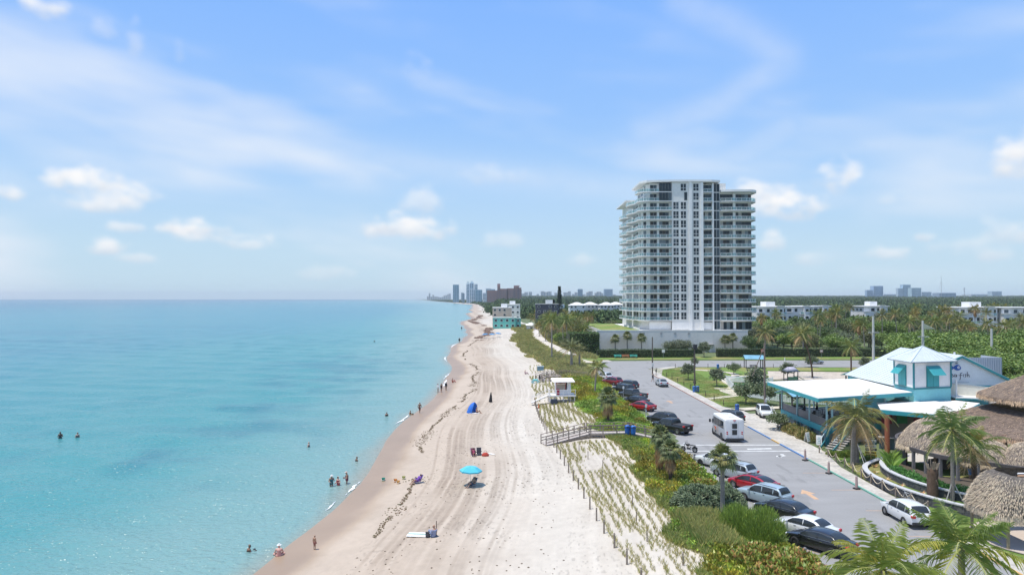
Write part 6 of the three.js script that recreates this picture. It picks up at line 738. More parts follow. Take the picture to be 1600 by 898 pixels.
function car(kind, label, c, x, D, ang, o = {}) {
  const K = KINDS[kind], t = thing(o.name ?? (kind === 'pickup' ? 'pickup_truck' : 'parked_car'), label, kind === 'pickup' ? 'pickup' : 'car', x, o.y ?? RY, -D, ang, o.group ?? 'vehicles along the beach road'), P = carPaint(c);
  // denser stations, smoothed
  const st = []; for (let i = 0; i + 1 < K.body.length; i++) for (let k = 0; k < 4; k++) st.push(K.body[i].map((v, q) => lerp(v, K.body[i + 1][q], k / 4))); st.push(K.body[K.body.length - 1]);
  part('body', [loft(st.map(ringAt))], P, t);
  const [c0, c1, c2, c3] = K.cabin, belt = (q) => table(K.body.map((s) => [s[0], s[3]]), q), hw = (q) => table(K.body.map((s) => [s[0], s[1]]), q) * 0.93, top = K.roof, ins = K.inset, wr = hw(0) - ins;
  // roof line over the length, and the skin of the cabin at (x, height share v) and across the top
  const ease = (u) => Math.sin(u * Math.PI / 2), H = (q) => q <= c1 ? lerp(belt(c0), top - 0.05, ease(clamp((q - c0) / (c1 - c0), 0, 1))) : q >= c2 ? lerp(belt(c3), top - 0.05, ease(clamp((c3 - q) / (c3 - c2), 0, 1))) : top - 0.05 * Math.pow(Math.abs((q - (c1 + c2) / 2) / ((c2 - c1) / 2)), 2);
  const skin = (q, y, s, out = 0) => [q, y, s * (lerp(hw(q), wr, Math.pow(clamp((y - belt(q)) / (top - belt(q)), 0, 1), 1.4)) + out)], edge = (q) => skin(q, H(q), 1)[2], lid = (q, w, out = 0) => [q, H(q) + 0.045 * (1 - w * w) * sstep(0, 0.2, H(q) - belt(q)) + out, w * (edge(q) - 0.04)];
  const NX = 26, ringC = (q) => { const b = belt(q) - 0.03, h = H(q), r = []; for (const s of [1, -1]) { const l = [0, 0.3, 0.6, 0.9, 1].map((v) => v < 1 ? skin(q, lerp(b, h, v), s) : lid(q, s * 0.97)); r.push(s > 0 ? l : l.reverse()); } return [...r[0], lid(q, 0.5), lid(q, 0), lid(q, -0.5), ...r[1]]; };
  part('cabin', [loft(Array.from({ length: NX + 1 }, (_, i) => ringC(lerp(c0 + 0.02, c3 - 0.02, i / NX))))], P, t);
  const across = (name, q0, q1, w, out = 0.012) => part(name, grid(8, 8, (i, j) => lid(lerp(q0, q1, j / 8), lerp(-w, w, i / 8), out)), carGlass, t, true);
  if (o.blackRoof) across('roof_glass', c1 + 0.1, c2 - 0.1, 0.86);
  across('windscreen', c2 + 0.06, c3 - 0.03, 0.9); across('rear_window', c0 + (kind === 'suv' ? 0.06 : 0.1), c1 - 0.03, 0.86);
  const nS = kind === 'suv' ? [0.07, 0.24, 0.57, 0.93] : kind === 'pickup' ? [0.08, 0.48, 0.94] : [0.14, 0.5, 0.92];
  for (const s of [-1, 1]) for (let i = 0; i + 1 < nS.length; i++) { const u = lerp(c0, c3, nS[i] + (i ? 0.012 : 0)), v = lerp(c0, c3, nS[i + 1] - 0.012); part('side_window', grid(8, 3, (a, j) => { const q = lerp(u, v, a / 8), lo = belt(q) + 0.03, hi = Math.max(lo + 0.01, H(q) - 0.09); return skin(q, lerp(lo, hi, j / 3), s, 0.012); }), carGlass, t, true); }
  for (const s of [-1, 1]) { const q = [0.04, 0.2, 0.4, 0.6, 0.8, 0.96].map((u) => V3(...skin(lerp(c0, c3, u), belt(lerp(c0, c3, u)) + 0.012, s, 0.016))); part('window_trim', tube(q, 0.014, 4, 14), c[0] < 0.1 ? chrome : darkPl, t); const w2 = [0.2, 0.35, 0.5, 0.65, 0.8].map((u) => { const x2 = lerp(c0, c3, u); return V3(...skin(x2, H(x2) - 0.075, s, 0.014)); }); part('roof_trim', tube(w2, 0.011, 4, 14), c[0] < 0.1 ? chrome : darkPl, t); }
  // wheels with dark arches
  const W = wheelG(K.R, 0.23); for (const sx of [-1, 1]) for (const s of [-1, 1]) { const wx = sx * K.wb / 2 + 0.05, wz = s * (K.W / 2 - 0.10); part('wheel_arch', cyl(K.R * 1.13, K.R * 1.13, 0.20, wx, K.R + 0.02, wz - s * 0.045, 18, Math.PI / 2), darkPl, t); const w = part('wheel', W.tyre, rubber, t); w.position.set(wx, K.R, wz + s * 0.02); part('rim', W.rim, o.darkRim ? darkPl : alloy, w); }
  const last = K.body[0], front = K.body[K.body.length - 1];
  for (const s of [-1, 1]) { part('tail_light', bev(0.2, 0.19, 0.34, -K.L / 2 + 0.07, last[3] + 0.02, s * (last[1] - 0.07), 0.03), red, t); part('headlight', bev(0.12, 0.12, 0.34, K.L / 2 - 0.16, front[3] + 0.04, s * (front[1] - 0.02), 0.02), lampW, t); const m = part('mirror', bev(0.12, 0.14, 0.2, c3 - 0.25, belt(c3) + 0.08, s * (hw(c3) + 0.16), 0.03), P, t); for (const hx of [-0.25, 0.65]) part('door_handle', box(0.18, 0.03, 0.03, hx - 0.3, belt(hx) - 0.12, s * (hw(hx) / 0.93 * 0.985 + 0.01)), chrome, t); }
  part('rear_bumper', bev(0.12, 0.2, K.W * 0.86, -K.L / 2 + 0.03, last[2] + 0.02, 0, 0.03), darkPl, t); part('front_bumper', bev(0.1, 0.18, K.W * 0.72, K.L / 2 - 0.03, front[2] + 0.0, 0, 0.03), darkPl, t); part('licence_plate', box(0.03, 0.13, 0.32, -K.L / 2 - 0.02, last[3] - 0.2, 0), plateM, t);
  if (o.rails) for (const s of [-1, 1]) part('roof_rail', bar(V3(c1 + 0.1, top + 0.03, s * (wr - 0.06)), V3(c2 - 0.1, top + 0.03, s * (wr - 0.06)), 0.022, 5), o.rails === 2 ? chrome : darkPl, t);
  if (K.bed) { part('truck_bed', [box(1.9, 0.06, 1.6, -1.8, 1.0, 0)], darkPl, t); part('bed_cover', bev(1.85, 0.06, 1.72, -1.82, 1.26, 0, 0.02), darkPl, t); }
  return t;
}
const AP = Math.PI / 2 + 0.62;                                          // nose-in angle of the stalls
car('suv', 'white car with black wheels parked beside the motorcycle', [0.76, 0.76, 0.75], 21.7, 72.6, AP, { darkRim: true });
car('suv', 'silver estate car with roof rails beside the white one', [0.42, 0.47, 0.50], 22.1, 68.2, AP, { rails: 1 });
car('fast', 'red car with black glass roof between two silver cars', [0.40, 0.008, 0.02], 22.5, 64.0, AP, { blackRoof: true });
car('suv', 'pale blue estate car behind the red one', [0.36, 0.45, 0.50], 22.1, 60.0, AP, { rails: 1 });
car('sedan', 'black sedan half hidden by the feathery bush', [0.012, 0.013, 0.015], 22.2, 56.0, AP);
car('sedan', 'white sedan parked beside the glossy black one', [0.78, 0.78, 0.77], 22.2, 51.8, AP);
car('sedan', 'glossy black sedan at the near end of the parked row', [0.010, 0.010, 0.013], 22.0, 48.9, AP, { darkRim: true });
car('suv', 'black car with pale window frames beside the black pickup', [0.014, 0.015, 0.018], 21.4, 97.6, AP, { rails: 1 });
car('pickup', 'black pickup truck parked across from the bus', [0.014, 0.015, 0.017], 21.4, 91.5, AP, { darkRim: false });
car('fast', 'bright red car alone at the end of the far row', [0.40, 0.006, 0.012], 20.9, 109.5, AP);
car('sedan', 'black sedan beside the bright red car', [0.012, 0.013, 0.016], 21.0, 115.5, AP);
car('pickup', 'dark grey pickup in the far row', [0.035, 0.038, 0.04], 21.4, 121, AP);
car('suv', 'black car beyond the dark grey pickup', [0.012, 0.014, 0.017], 21.2, 130, AP);
car('suv', 'second black car beyond the dark grey pickup', [0.016, 0.018, 0.02], 23.0, 135.5, AP);
car('suv', 'dark red car in the far row', [0.22, 0.01, 0.02], 20.8, 141.5, AP);
car('suv', 'white car with roof rack at the far end of parking', [0.7, 0.7, 0.69], 20.4, 150, AP - 0.3, { rails: 2 });
car('sedan', 'silver sedan stopped at the park kerb', [0.36, 0.40, 0.43], 30.6, 139.5, Math.PI / 2);
car('suv', 'white car parked at the green kerb', [0.78, 0.78, 0.77], 31.7, 55.2, Math.PI / 2);
car('suv', 'dark blue-grey car parked in front of the bus', [0.05, 0.065, 0.08], 31.6, 99.5, Math.PI / 2 + 0.5, { rails: 1 });
car('suv', 'white car facing the road in the restaurant drive', [0.76, 0.76, 0.75], 38.2, 103.5, -Math.PI / 2 - 0.15, { y: RY + 0.05 });
car('suv', 'silver car on the cross street beside the small tree', [0.38, 0.42, 0.46], 82.4, 186, 0.1);
{ // shuttle bus
  const t = thing('shuttle_bus', 'white shuttle bus seen from behind on the beach road', 'bus', 27.6, RY, -88, Math.PI / 2, 'vehicles along the beach road'), w = std([0.76, 0.76, 0.75], 0.35, { map: rep(SOFT, 3) });
  const ring = (x, hw, y0, y1, k = 0.16) => [[x, y0, -hw], [x, y1 - k, -hw], [x, y1 - k * 0.3, -hw + k * 0.3], [x, y1, -hw + k], [x, y1 + 0.05, 0], [x, y1, hw - k], [x, y1 - k * 0.3, hw - k * 0.3], [x, y1 - k, hw], [x, y0, hw]].reverse();
  part('body', [loft([ring(-3.2, 1.12, 0.42, 2.78), ring(-3.12, 1.19, 0.38, 2.86), ring(1.7, 1.19, 0.38, 2.86), ring(2.1, 1.15, 0.38, 2.62)])], w, t);
  part('hood', [loft([ring(2.1, 1.0, 0.42, 2.1, 0.3), ring(2.5, 1.0, 0.42, 1.55, 0.2), ring(3.3, 0.9, 0.45, 1.1, 0.2), ring(3.45, 0.75, 0.5, 0.95, 0.2)])], w, t); part('windscreen', [quad(V3(2.56, 1.55, -0.9), V3(2.56, 1.55, 0.9), V3(2.13, 2.15, 0.9), V3(2.13, 2.15, -0.9))], carGlass, t);
  for (const s of [-1, 1]) { const n = part('window_band', bev(4.2, 0.95, 0.03, -0.5, 2.02, s * 1.195, 0.012), carGlass, t); for (let i = 1; i < 4; i++) part('mullion', box(0.05, 0.95, 0.045, -2.6 + i * 1.05, 2.02, s * 1.2), darkPl, n); part('cab_window', bev(0.7, 0.6, 0.03, 2.0, 1.75, s * 1.17, 0.012), carGlass, t); part('wheel_arch', cyl(0.5, 0.5, 0.12, -1.7, 0.46, s * 1.15, 18, Math.PI / 2), darkPl, t); for (const x of [-1.7, 2.35]) { const q = part('wheel', wheelG(0.4, 0.28).tyre, rubber, t); q.position.set(x, 0.4, s * (x > 0 ? 0.95 : 1.06)); part('rim', wheelG(0.4, 0.28).rim, alloy, q); } part('mirror', [bev(0.1, 0.42, 0.24, 2.45, 1.75, s * 1.42, 0.03), bar(V3(2.35, 1.6, s * 1.0), V3(2.45, 1.75, s * 1.36), 0.02)], darkPl, t); part('skirt', box(4.0, 0.16, 0.04, 0.2, 0.38, s * 1.18), darkPl, t); for (const [y, m] of [[1.28, red], [1.06, red], [0.86, lampW]]) part('tail_light', cyl(0.085, 0.085, 0.05, -3.22, y, s * 0.92, 12, 0, Math.PI / 2), m, t); }
  for (const y of [2.02, 1.25]) part('rear_window', bev(0.03, 0.62, 0.62, -3.215, y, 0, 0.012), carGlass, t); part('rear_door', [box(0.02, 2.0, 0.03, -3.215, 1.6, -0.45), box(0.02, 2.0, 0.03, -3.215, 1.6, 0.45)], std([0.5, 0.5, 0.5], 0.5), t); part('rear_bumper', bev(0.22, 0.22, 2.2, -3.28, 0.42, 0, 0.04), darkPl, t); part('roof_light', [box(0.08, 0.08, 0.35, -3.2, 2.74, 0), box(0.08, 0.06, 0.1, -3.2, 2.6, 0)], red, t);
  part('roof_hatch', [boxOn(0.7, 0.1, 0.7, 0.8, 2.9, 0), boxOn(0.6, 0.08, 0.6, -1.6, 2.9, 0)], w, t);
  part('side_emblem', [bev(0.85, 0.16, 0.012, 0.85, 1.16, -1.197, 0.004), bev(0.5, 0.12, 0.012, 0.7, 0.98, -1.197, 0.004)], std([0.62, 0.12, 0.04], 0.5), t); part('side_emblem', [bev(0.14, 0.75, 0.012, -0.25, 1.2, -1.197, 0.004)], std([0.6, 0.33, 0.22], 0.5), t); part('fuel_flap', bev(0.35, 0.28, 0.014, 0.65, 0.7, -1.197, 0.004), darkPl, t);
}
{ const t = thing('motorcycle', 'black motorcycle parked at the head of the car row', 'motorcycle', 20.6, RY, -79.6, 2.6), bk = std([0.015, 0.015, 0.017], 0.35); const W = wheelG(0.31, 0.13); for (const x of [-0.68, 0.7]) { const w = part('wheel', W.tyre, rubber, t); w.position.set(x, 0.31, 0); part('rim', W.rim, alloy, w); }
  part('tank', [loft([0, 0.25, 0.6, 0.85, 1].map((u) => Array.from({ length: 10 }, (_, i) => { const a = -i / 10 * 6.28, q = Math.sin(Math.PI * (0.12 + 0.8 * u)); return [-0.12 + u * 0.52, 0.86 + Math.sin(a) * 0.15 * q, Math.cos(a) * 0.17 * q]; })))], bk, t); part('seat', bev(0.7, 0.1, 0.26, -0.42, 0.82, 0, 0.035), darkPl, t); part('engine', [bev(0.42, 0.34, 0.3, 0.05, 0.48, 0, 0.05), cyl(0.12, 0.12, 0.34, 0.1, 0.52, 0, 12, Math.PI / 2)], std([0.14, 0.14, 0.15], 0.4, { metalness: 0.6 }), t); part('fork', [bar(V3(0.7, 0.31, 0.1), V3(0.42, 0.98, 0.1), 0.028), bar(V3(0.7, 0.31, -0.1), V3(0.42, 0.98, -0.1), 0.028)], chrome, t); part('handlebar', tube([V3(0.25, 1.08, 0.4), V3(0.4, 1.05, 0.2), V3(0.42, 1.02, 0), V3(0.4, 1.05, -0.2), V3(0.25, 1.08, -0.4)], 0.018), darkPl, t); part('exhaust', tube([V3(0.15, 0.35, 0.17), V3(-0.1, 0.27, 0.19), V3(-0.8, 0.36, 0.2)], 0.045), chrome, t); part('mudguard', [tube([V3(-0.36, 0.5, 0), V3(-0.65, 0.68, 0), V3(-0.98, 0.52, 0)], 0.06)], bk, t); part('headlight', cyl(0.09, 0.07, 0.12, 0.58, 0.9, 0, 14, 0, -Math.PI / 2), lampW, t); part('frame', [bar(V3(0.4, 0.85, 0), V3(-0.68, 0.31, 0.07), 0.03), bar(V3(0.4, 0.85, 0), V3(-0.1, 0.35, 0), 0.03)], darkPl, t); for (const s of [-1, 1]) part('mirror', [bar(V3(0.36, 1.05, s * 0.28), V3(0.34, 1.22, s * 0.34), 0.01), box(0.02, 0.08, 0.12, 0.34, 1.24, s * 0.35)], darkPl, t); part('kickstand', bar(V3(-0.05, 0.3, 0.12), V3(-0.12, 0.0, 0.34), 0.014), chrome, t); }
{ const t = thing('bicycle', 'pale bicycle leaning at the rope barrier beside the white car', 'bicycle', 34.5, RY + 0.12, -59.6, 1.9); t.rotation.x = 0; const fr = std([0.62, 0.64, 0.66], 0.4); const wr = ready([new THREE.TorusGeometry(0.33, 0.018, 5, 24), ...Array.from({ length: 8 }, (_, i) => box(0.006, 0.64, 0.006, 0, 0, 0, 0, 0, i * 0.39))]); for (const x of [-0.52, 0.52]) part('wheel', wr, rubber, t).position.set(x, 0.35, 0); part('frame', [bar(V3(-0.52, 0.35, 0), V3(-0.15, 0.78, 0), 0.018), bar(V3(-0.52, 0.35, 0), V3(-0.05, 0.32, 0), 0.018), bar(V3(-0.05, 0.32, 0), V3(-0.18, 0.84, 0), 0.02), bar(V3(-0.05, 0.32, 0), V3(0.36, 0.8, 0), 0.02), bar(V3(-0.16, 0.78, 0), V3(0.36, 0.8, 0), 0.02), bar(V3(0.52, 0.35, 0), V3(0.34, 0.95, 0), 0.018)], fr, t); part('saddle', bev(0.26, 0.06, 0.15, -0.19, 0.88, 0, 0.02), darkPl, t); part('handlebar', bar(V3(0.34, 0.98, -0.28), V3(0.34, 0.98, 0.28), 0.014), fr, t); part('crank', [cyl(0.09, 0.09, 0.02, -0.05, 0.32, 0.04, 14, Math.PI / 2), bar(V3(-0.05, 0.32, 0.06), V3(0.08, 0.22, 0.06), 0.012)], darkPl, t); }
// ---------------------------------------------------------------- street furniture
const woodGrey = weathered([0.30, 0.245, 0.20], 0.9, 1.2, { bumpMap: rep(FINE, 0.4), bumpScale: 0.01 }), poleWood = weathered([0.23, 0.18, 0.145], 0.9, 1.2);
for (const [D, l] of [[75.4, 'at the end of the blue kerb'], [69.8, 'second along the green kerb'], [64.2, 'nearest the parked white car']]) { const t = thing('delineator_post', 'grey and orange delineator post on black base, ' + l, 'delineator', 32.3, RY, -D, 0.3, 'delineators along the green kerb'); part('base', bev(0.5, 0.12, 0.5, 0, 0.06, 0, 0.03), rubber, t); part('post', cylOn(0.14, 0.10, 1.05, 0, 0.1, 0, 12), std([0.42, 0.30, 0.27], 0.7), t); for (const y of [0.42, 0.76]) part('reflective_band', cylOn(0.135 - y * 0.03, 0.13 - y * 0.03, 0.2, 0, y, 0, 12), std([0.62, 0.62, 0.62], 0.4), t); part('grip', new THREE.TorusGeometry(0.07, 0.02, 5, 12).translate(0, 1.2, 0), std([0.3, 0.28, 0.27], 0.6), t); }
{ const t = thing('utility_pole', 'tall wooden utility pole beside the restaurant drive', 'pole', 39.9, 1.2, -107.9); part('pole', cylOn(0.17, 0.12, 10.9, 0, -0.2, 0, 10), poleWood, t); part('meter_box', bev(0.3, 0.5, 0.2, 0.1, 1.7, 0.2, 0.02), std([0.5, 0.5, 0.5], 0.6), t); part('guy_pole', bar(V3(-1.8, 5.5, -0.3), V3(0, 10.3, 0), 0.06), poleWood, t); part('wire', tube([V3(0.05, 10.5, 0), V3(14, 9.2, -30), V3(41, 9.6, -89)], 0.025, 4, 24), std([0.12, 0.12, 0.12], 0.7), t); }
{ const t = thing('light_pole', 'dark wooden pole with box lamp at the park kerb', 'lamp post', 34.9, RY + 0.12, -130.5); part('pole', cylOn(0.16, 0.12, 8.6, 0, -0.1, 0, 10), weathered([0.13, 0.10, 0.085], 0.9, 1), t); part('lamp', bev(0.75, 0.9, 0.5, 0.05, 8.5, 0.2, 0.04), std([0.03, 0.03, 0.032], 0.5), t); part('bracket', bar(V3(0, 7.9, 0), V3(0.1, 8.1, 0.25), 0.04), darkPl, t); }
{ const t = thing('utility_pole', 'dark wooden pole where the road meets the cross street', 'pole', 32.9, RY + 0.1, -160); part('pole', cylOn(0.17, 0.12, 8.8, 0, -0.1, 0, 10), weathered([0.15, 0.12, 0.1], 0.9, 1), t); part('sign_box', bev(0.4, 0.9, 0.3, 0, 2.2, 0.2, 0.03), std([0.55, 0.56, 0.55], 0.6), t); }
for (const [x, D, h, l] of [[81, 153, 14.0, 'tall pale concrete pole behind the restaurant roof ridge'], [88.5, 147, 13.2, 'pale concrete pole behind the cupola'], [104, 148, 11.4, 'pale concrete pole with cross-arm behind the gable']]) { const t = thing('concrete_pole', l, 'pole', x, 1.0, -D, 0, 'pale concrete poles'); part('pole', cylOn(0.34, 0.22, h, 0, 0, 0, 10), paint([0.55, 0.54, 0.51], 0.85, 2), t); part('cross_arm', [box(2.4, 0.16, 0.16, 0, h * (x > 100 ? 0.62 : 0.74), 0.25), ...(x > 100 ? [-1, 0.4, 0.9].map((q) => cylOn(0.22, 0.22, 0.7, q, h * 0.62 - 0.75, 0.35, 8)) : [])], paint([0.5, 0.5, 0.48], 0.8, 2), t); if (x > 85 && x < 100) part('shade_sail', [loft([[[0, h - 0.6, 0], [3.2, h - 1.8, -1], [0.6, h - 1.9, -1]], [[0, h - 0.55, 0], [3.2, h - 1.75, -1], [0.6, h - 1.85, -1]]])], offW, t); }
{ const binG = (t, c) => { const m = std(c, 0.5); part('bin', [loft([[0.27, 0], [0.3, 0.2], [0.32, 0.8], [0.33, 0.86]].map(([r, y]) => Array.from({ length: 12 }, (_, i) => { const a = -i / 12 * 6.28; return [Math.cos(a) * r, y, Math.sin(a) * r]; })))], m, t); part('lid', [loft([[0.345, 0.87], [0.33, 1.0], [0.2, 1.13], [0.06, 1.16]].map(([r, y]) => Array.from({ length: 12 }, (_, i) => { const a = -i / 12 * 6.28; return [Math.cos(a) * r, y, Math.sin(a) * r]; })))], m, t); part('opening', box(0.3, 0.14, 0.06, 0, 0.97, 0.3), darkPl, t); };
  for (const [x, D, y, l, c] of [[14.5, 86.0, 1.95, 'blue litter bin on the boardwalk, seaward one', [0.02, 0.12, 0.42]], [15.2, 85.7, 1.95, 'blue litter bin on the boardwalk, landward one', [0.02, 0.14, 0.46]], [34.5, 129.4, RY + 0.12, 'blue litter bin at the lamp post, left one', [0.04, 0.15, 0.42]], [35.2, 129.6, RY + 0.12, 'blue litter bin at the lamp post, right one', [0.05, 0.17, 0.4]], [35.4, 107.5, RY + 0.12, 'blue litter bin behind the parked dark car', [0.02, 0.10, 0.36]], [52, 172.5, RY + 0.12, 'blue litter bin on the lawn by the cross street', [0.03, 0.14, 0.42]]]) { const t = thing('litter_bin', l, 'litter bin', x, y, -D, 0, 'blue litter bins'); binG(t, c); } }
// rope barrier in front of the restaurant
{ const pts = [[35.3, 78.6], [35.4, 76.6], [35.3, 74.6], [35.2, 72.4], [34.95, 70.2], [34.7, 68], [34.5, 65.8], [34.4, 63.6], [34.4, 61.4], [34.5, 59.2], [34.6, 57]]; const rope = std([0.56, 0.47, 0.35], 0.9); const pg = ready([cylOn(0.08, 0.075, 0.95, 0, -0.05, 0, 8)]); pts.forEach(([x, D], i) => { const t = thing('rope_post', 'short wooden post carrying the rope beside the pavement', 'post', x, RY + 0.08, -D, 0, 'rope posts beside the pavement'); part('post', pg, woodGrey, t); part('cap', ready(cylOn(0.09, 0.05, 0.06, 0, 0.9, 0, 8)), woodGrey, t); if (i) { const [px, pD] = pts[i - 1], a = V3(x, 2.1, -D), b = V3(px, 2.1, -pD); single('barrier_rope', tube([a, a.clone().lerp(b, 0.25).setY(1.72), a.clone().lerp(b, 0.5).setY(1.55), a.clone().lerp(b, 0.75).setY(1.72), b], 0.035, 6, 20), rope, 'sagging natural rope between wooden posts beside the pavement', 'rope', 'ropes between the posts'); } }); }
{ const t = thing('menu_sign', 'stacked yellow, white and black direction boards on a post by the palm', 'sign', 39.6, 1.25, -75.6, -0.25); part('post', boxOn(0.09, 3.1, 0.09, 0, 0, 0), darkWood, t); part('lamp', place(new THREE.IcosahedronGeometry(0.14, 2), -0.1, 3.2, 0.08), std([0.75, 0.76, 0.76], 0.3), t); [[2.7, [0.5, 0.36, 0.04]], [2.35, [0.04, 0.05, 0.05]], [2.05, [0.55, 0.56, 0.55]], [1.75, [0.05, 0.12, 0.13]], [1.45, [0.5, 0.54, 0.54]], [1.1, [0.05, 0.06, 0.06]], [0.75, [0.5, 0.36, 0.04]], [0.45, [0.48, 0.35, 0.05]]].forEach(([y, c], i) => { const b = part('board', bev(1.15, 0.26, 0.05, (i % 2) * 0.05, y, 0.08, 0.015), std(c, 0.6), t); part('board_lettering', [-0.36, -0.14, 0.08, 0.3].map((q) => box(0.14, 0.08, 0.012, q + (i % 2) * 0.05, y, 0.11)), std(c[0] > 0.3 ? [0.06, 0.06, 0.06] : [0.6, 0.58, 0.5], 0.6), b); }); }
for (const [x, D, l, a] of [[36.6, 84.8, 'white notice board leaning by the restaurant door', 0.5], [37.2, 82.9, 'white sandwich board at the foot of the steps', -0.3]]) { const t = thing('sandwich_board', l, 'sign', x, RY + 0.12, -D, a); for (const s of [-1, 1]) { const g = bev(0.62, 1.15, 0.04, 0, 0, 0, 0.01); g.rotateX(s * -0.2); g.translate(0, 0.58, s * 0.13); part('panel', g, offW, t); } const pr = []; for (let i = 0; i < 4; i++) { const g = box(0.3 + (i % 2) * 0.12, 0.07, 0.01, 0, 0.3 - i * 0.2, 0.028); g.rotateX(-0.2); g.translate(0, 0.58, 0.13); pr.push(g); } part('lettering', pr, std([0.25, 0.42, 0.44], 0.6), t); }
// white picket fence round the playground
{ const line = [[54, 141.5], [49.5, 143.4], [45.4, 145], [43.4, 136], [42.3, 127], [42.7, 122.5], [44.6, 118.4], [48, 114.8], [53, 113.2], [60, 112.4]], fw = std([0.80, 0.81, 0.80], 0.5); for (let i = 1; i < line.length; i++) { const a = line[i - 1], b = line[i], L = Math.hypot(b[0] - a[0], b[1] - a[1]), t = thing('picket_fence', 'section of white picket fence round the playground turf', 'fence', 0, 0, 0, 0, 'white picket fence sections'); const y = RY + 0.1; part('rail', beam(P3(a[0], y + 0.3, a[1]), P3(b[0], y + 0.3, b[1]), 0.05, 0.1), fw, t); part('rail', beam(P3(a[0], y + 1.2, a[1]), P3(b[0], y + 1.2, b[1]), 0.05, 0.1), fw, t); for (const q of [a]) part('post', boxOn(0.14, 1.55, 0.14, q[0], y - 0.05, -q[1]), fw, t); const n = Math.round(L / 0.26), pk = ready(box(0.17, 1.25, 0.03, 0, 0.72, 0)), an = Math.atan2(b[1] - a[1], b[0] - a[0]); for (let k = 1; k < n; k++) { const p = part('picket', pk, fw, t); p.position.set(lerp(a[0], b[0], k / n), y, -lerp(a[1], b[1], k / n)); p.rotation.y = an; } } }
// picnic shelters
for (const [x, D, w, d, h, l, ry] of [[61.5, 174, 4.8, 3.2, 2.5, 'blue-roofed picnic shelter near the cross street', -0.15], [62.4, 121, 5.5, 4.5, 4.0, 'pale blue shelter roof behind the restaurant canopy', 0.1], [45.5, 108.6, 5.2, 4, 2.6, 'small blue-roofed shelter behind the restaurant deck', 0.2]]) { const t = thing('picnic_shelter', l, 'shelter', x, 1.25, -D, ry), m = std([0.20, 0.42, 0.55], 0.5, { map: rep(GRAIN, 4) }); for (const [a, b] of [[-1, -1], [1, -1], [-1, 1], [1, 1]]) part('post', boxOn(0.18, h, 0.18, a * w * 0.42, -0.1, b * d * 0.4), darkWood, t); for (const s of [-1, 1]) part('roof', [loft([[[-w / 2, h + 0.7, 0], [-w / 2, h - 0.1, s * d * 0.62], [-w / 2, h + 0.0, s * d * 0.62], [-w / 2, h + 0.82, 0]], [[w / 2, h + 0.7, 0], [w / 2, h - 0.1, s * d * 0.62], [w / 2, h + 0.0, s * d * 0.62], [w / 2, h + 0.82, 0]]])], m, t); part('table', [boxOn(1.8, 0.08, 0.8, 0, 0.72, 0), boxOn(0.1, 0.75, 0.6, -0.6, 0, 0), boxOn(0.1, 0.75, 0.6, 0.6, 0, 0), boxOn(1.8, 0.06, 0.3, 0, 0.42, 0.75), boxOn(1.8, 0.06, 0.3, 0, 0.42, -0.75)], darkWood, t); }
{ const t = thing('playhouse', 'small playhouse with purple roof beside the sand court', 'playhouse', 60, 1.3, -147); for (const [a, b] of [[-1, -1], [1, -1], [-1, 1], [1, 1]]) part('post', boxOn(0.14, 2.2, 0.14, a * 1.1, -0.1, b * 1.0), darkPl, t); part('roof', [loft([[[-1.5, 2.1, 0], [1.5, 2.1, 0]].flatMap(() => []).concat([[-1.5, 2.05, 1.4], [1.5, 2.05, 1.4], [1.5, 2.05, -1.4], [-1.5, 2.05, -1.4]].reverse()), [[-0.6, 2.95, 0.3], [0.6, 2.95, 0.3], [0.6, 2.95, -0.3], [-0.6, 2.95, -0.3]].reverse()])], std([0.40, 0.38, 0.46], 0.6), t); part('panel', [box(2.2, 0.7, 0.06, 0, 0.6, 1.0), box(0.06, 0.7, 1.9, 1.1, 0.6, 0)], std([0.16, 0.28, 0.16], 0.6), t); part('slide', beam(V3(1.2, 1.1, 0.4), V3(2.9, 0.1, 0.4), 0.6, 0.08), std([0.18, 0.3, 0.2], 0.5), t); }
for (const [x, D] of [[66.5, 166.5], [80.5, 149]]) { const t = thing('net_post', 'white volleyball post at the sand court', 'post', x, 1.25, -D, 0, 'volleyball posts'); part('post', cylOn(0.09, 0.09, 3.4, 0, -0.1, 0, 8), offW, t); part('pad', cylOn(0.16, 0.16, 1.2, 0, 0.1, 0, 10), std([0.6, 0.58, 0.52], 0.7), t); }
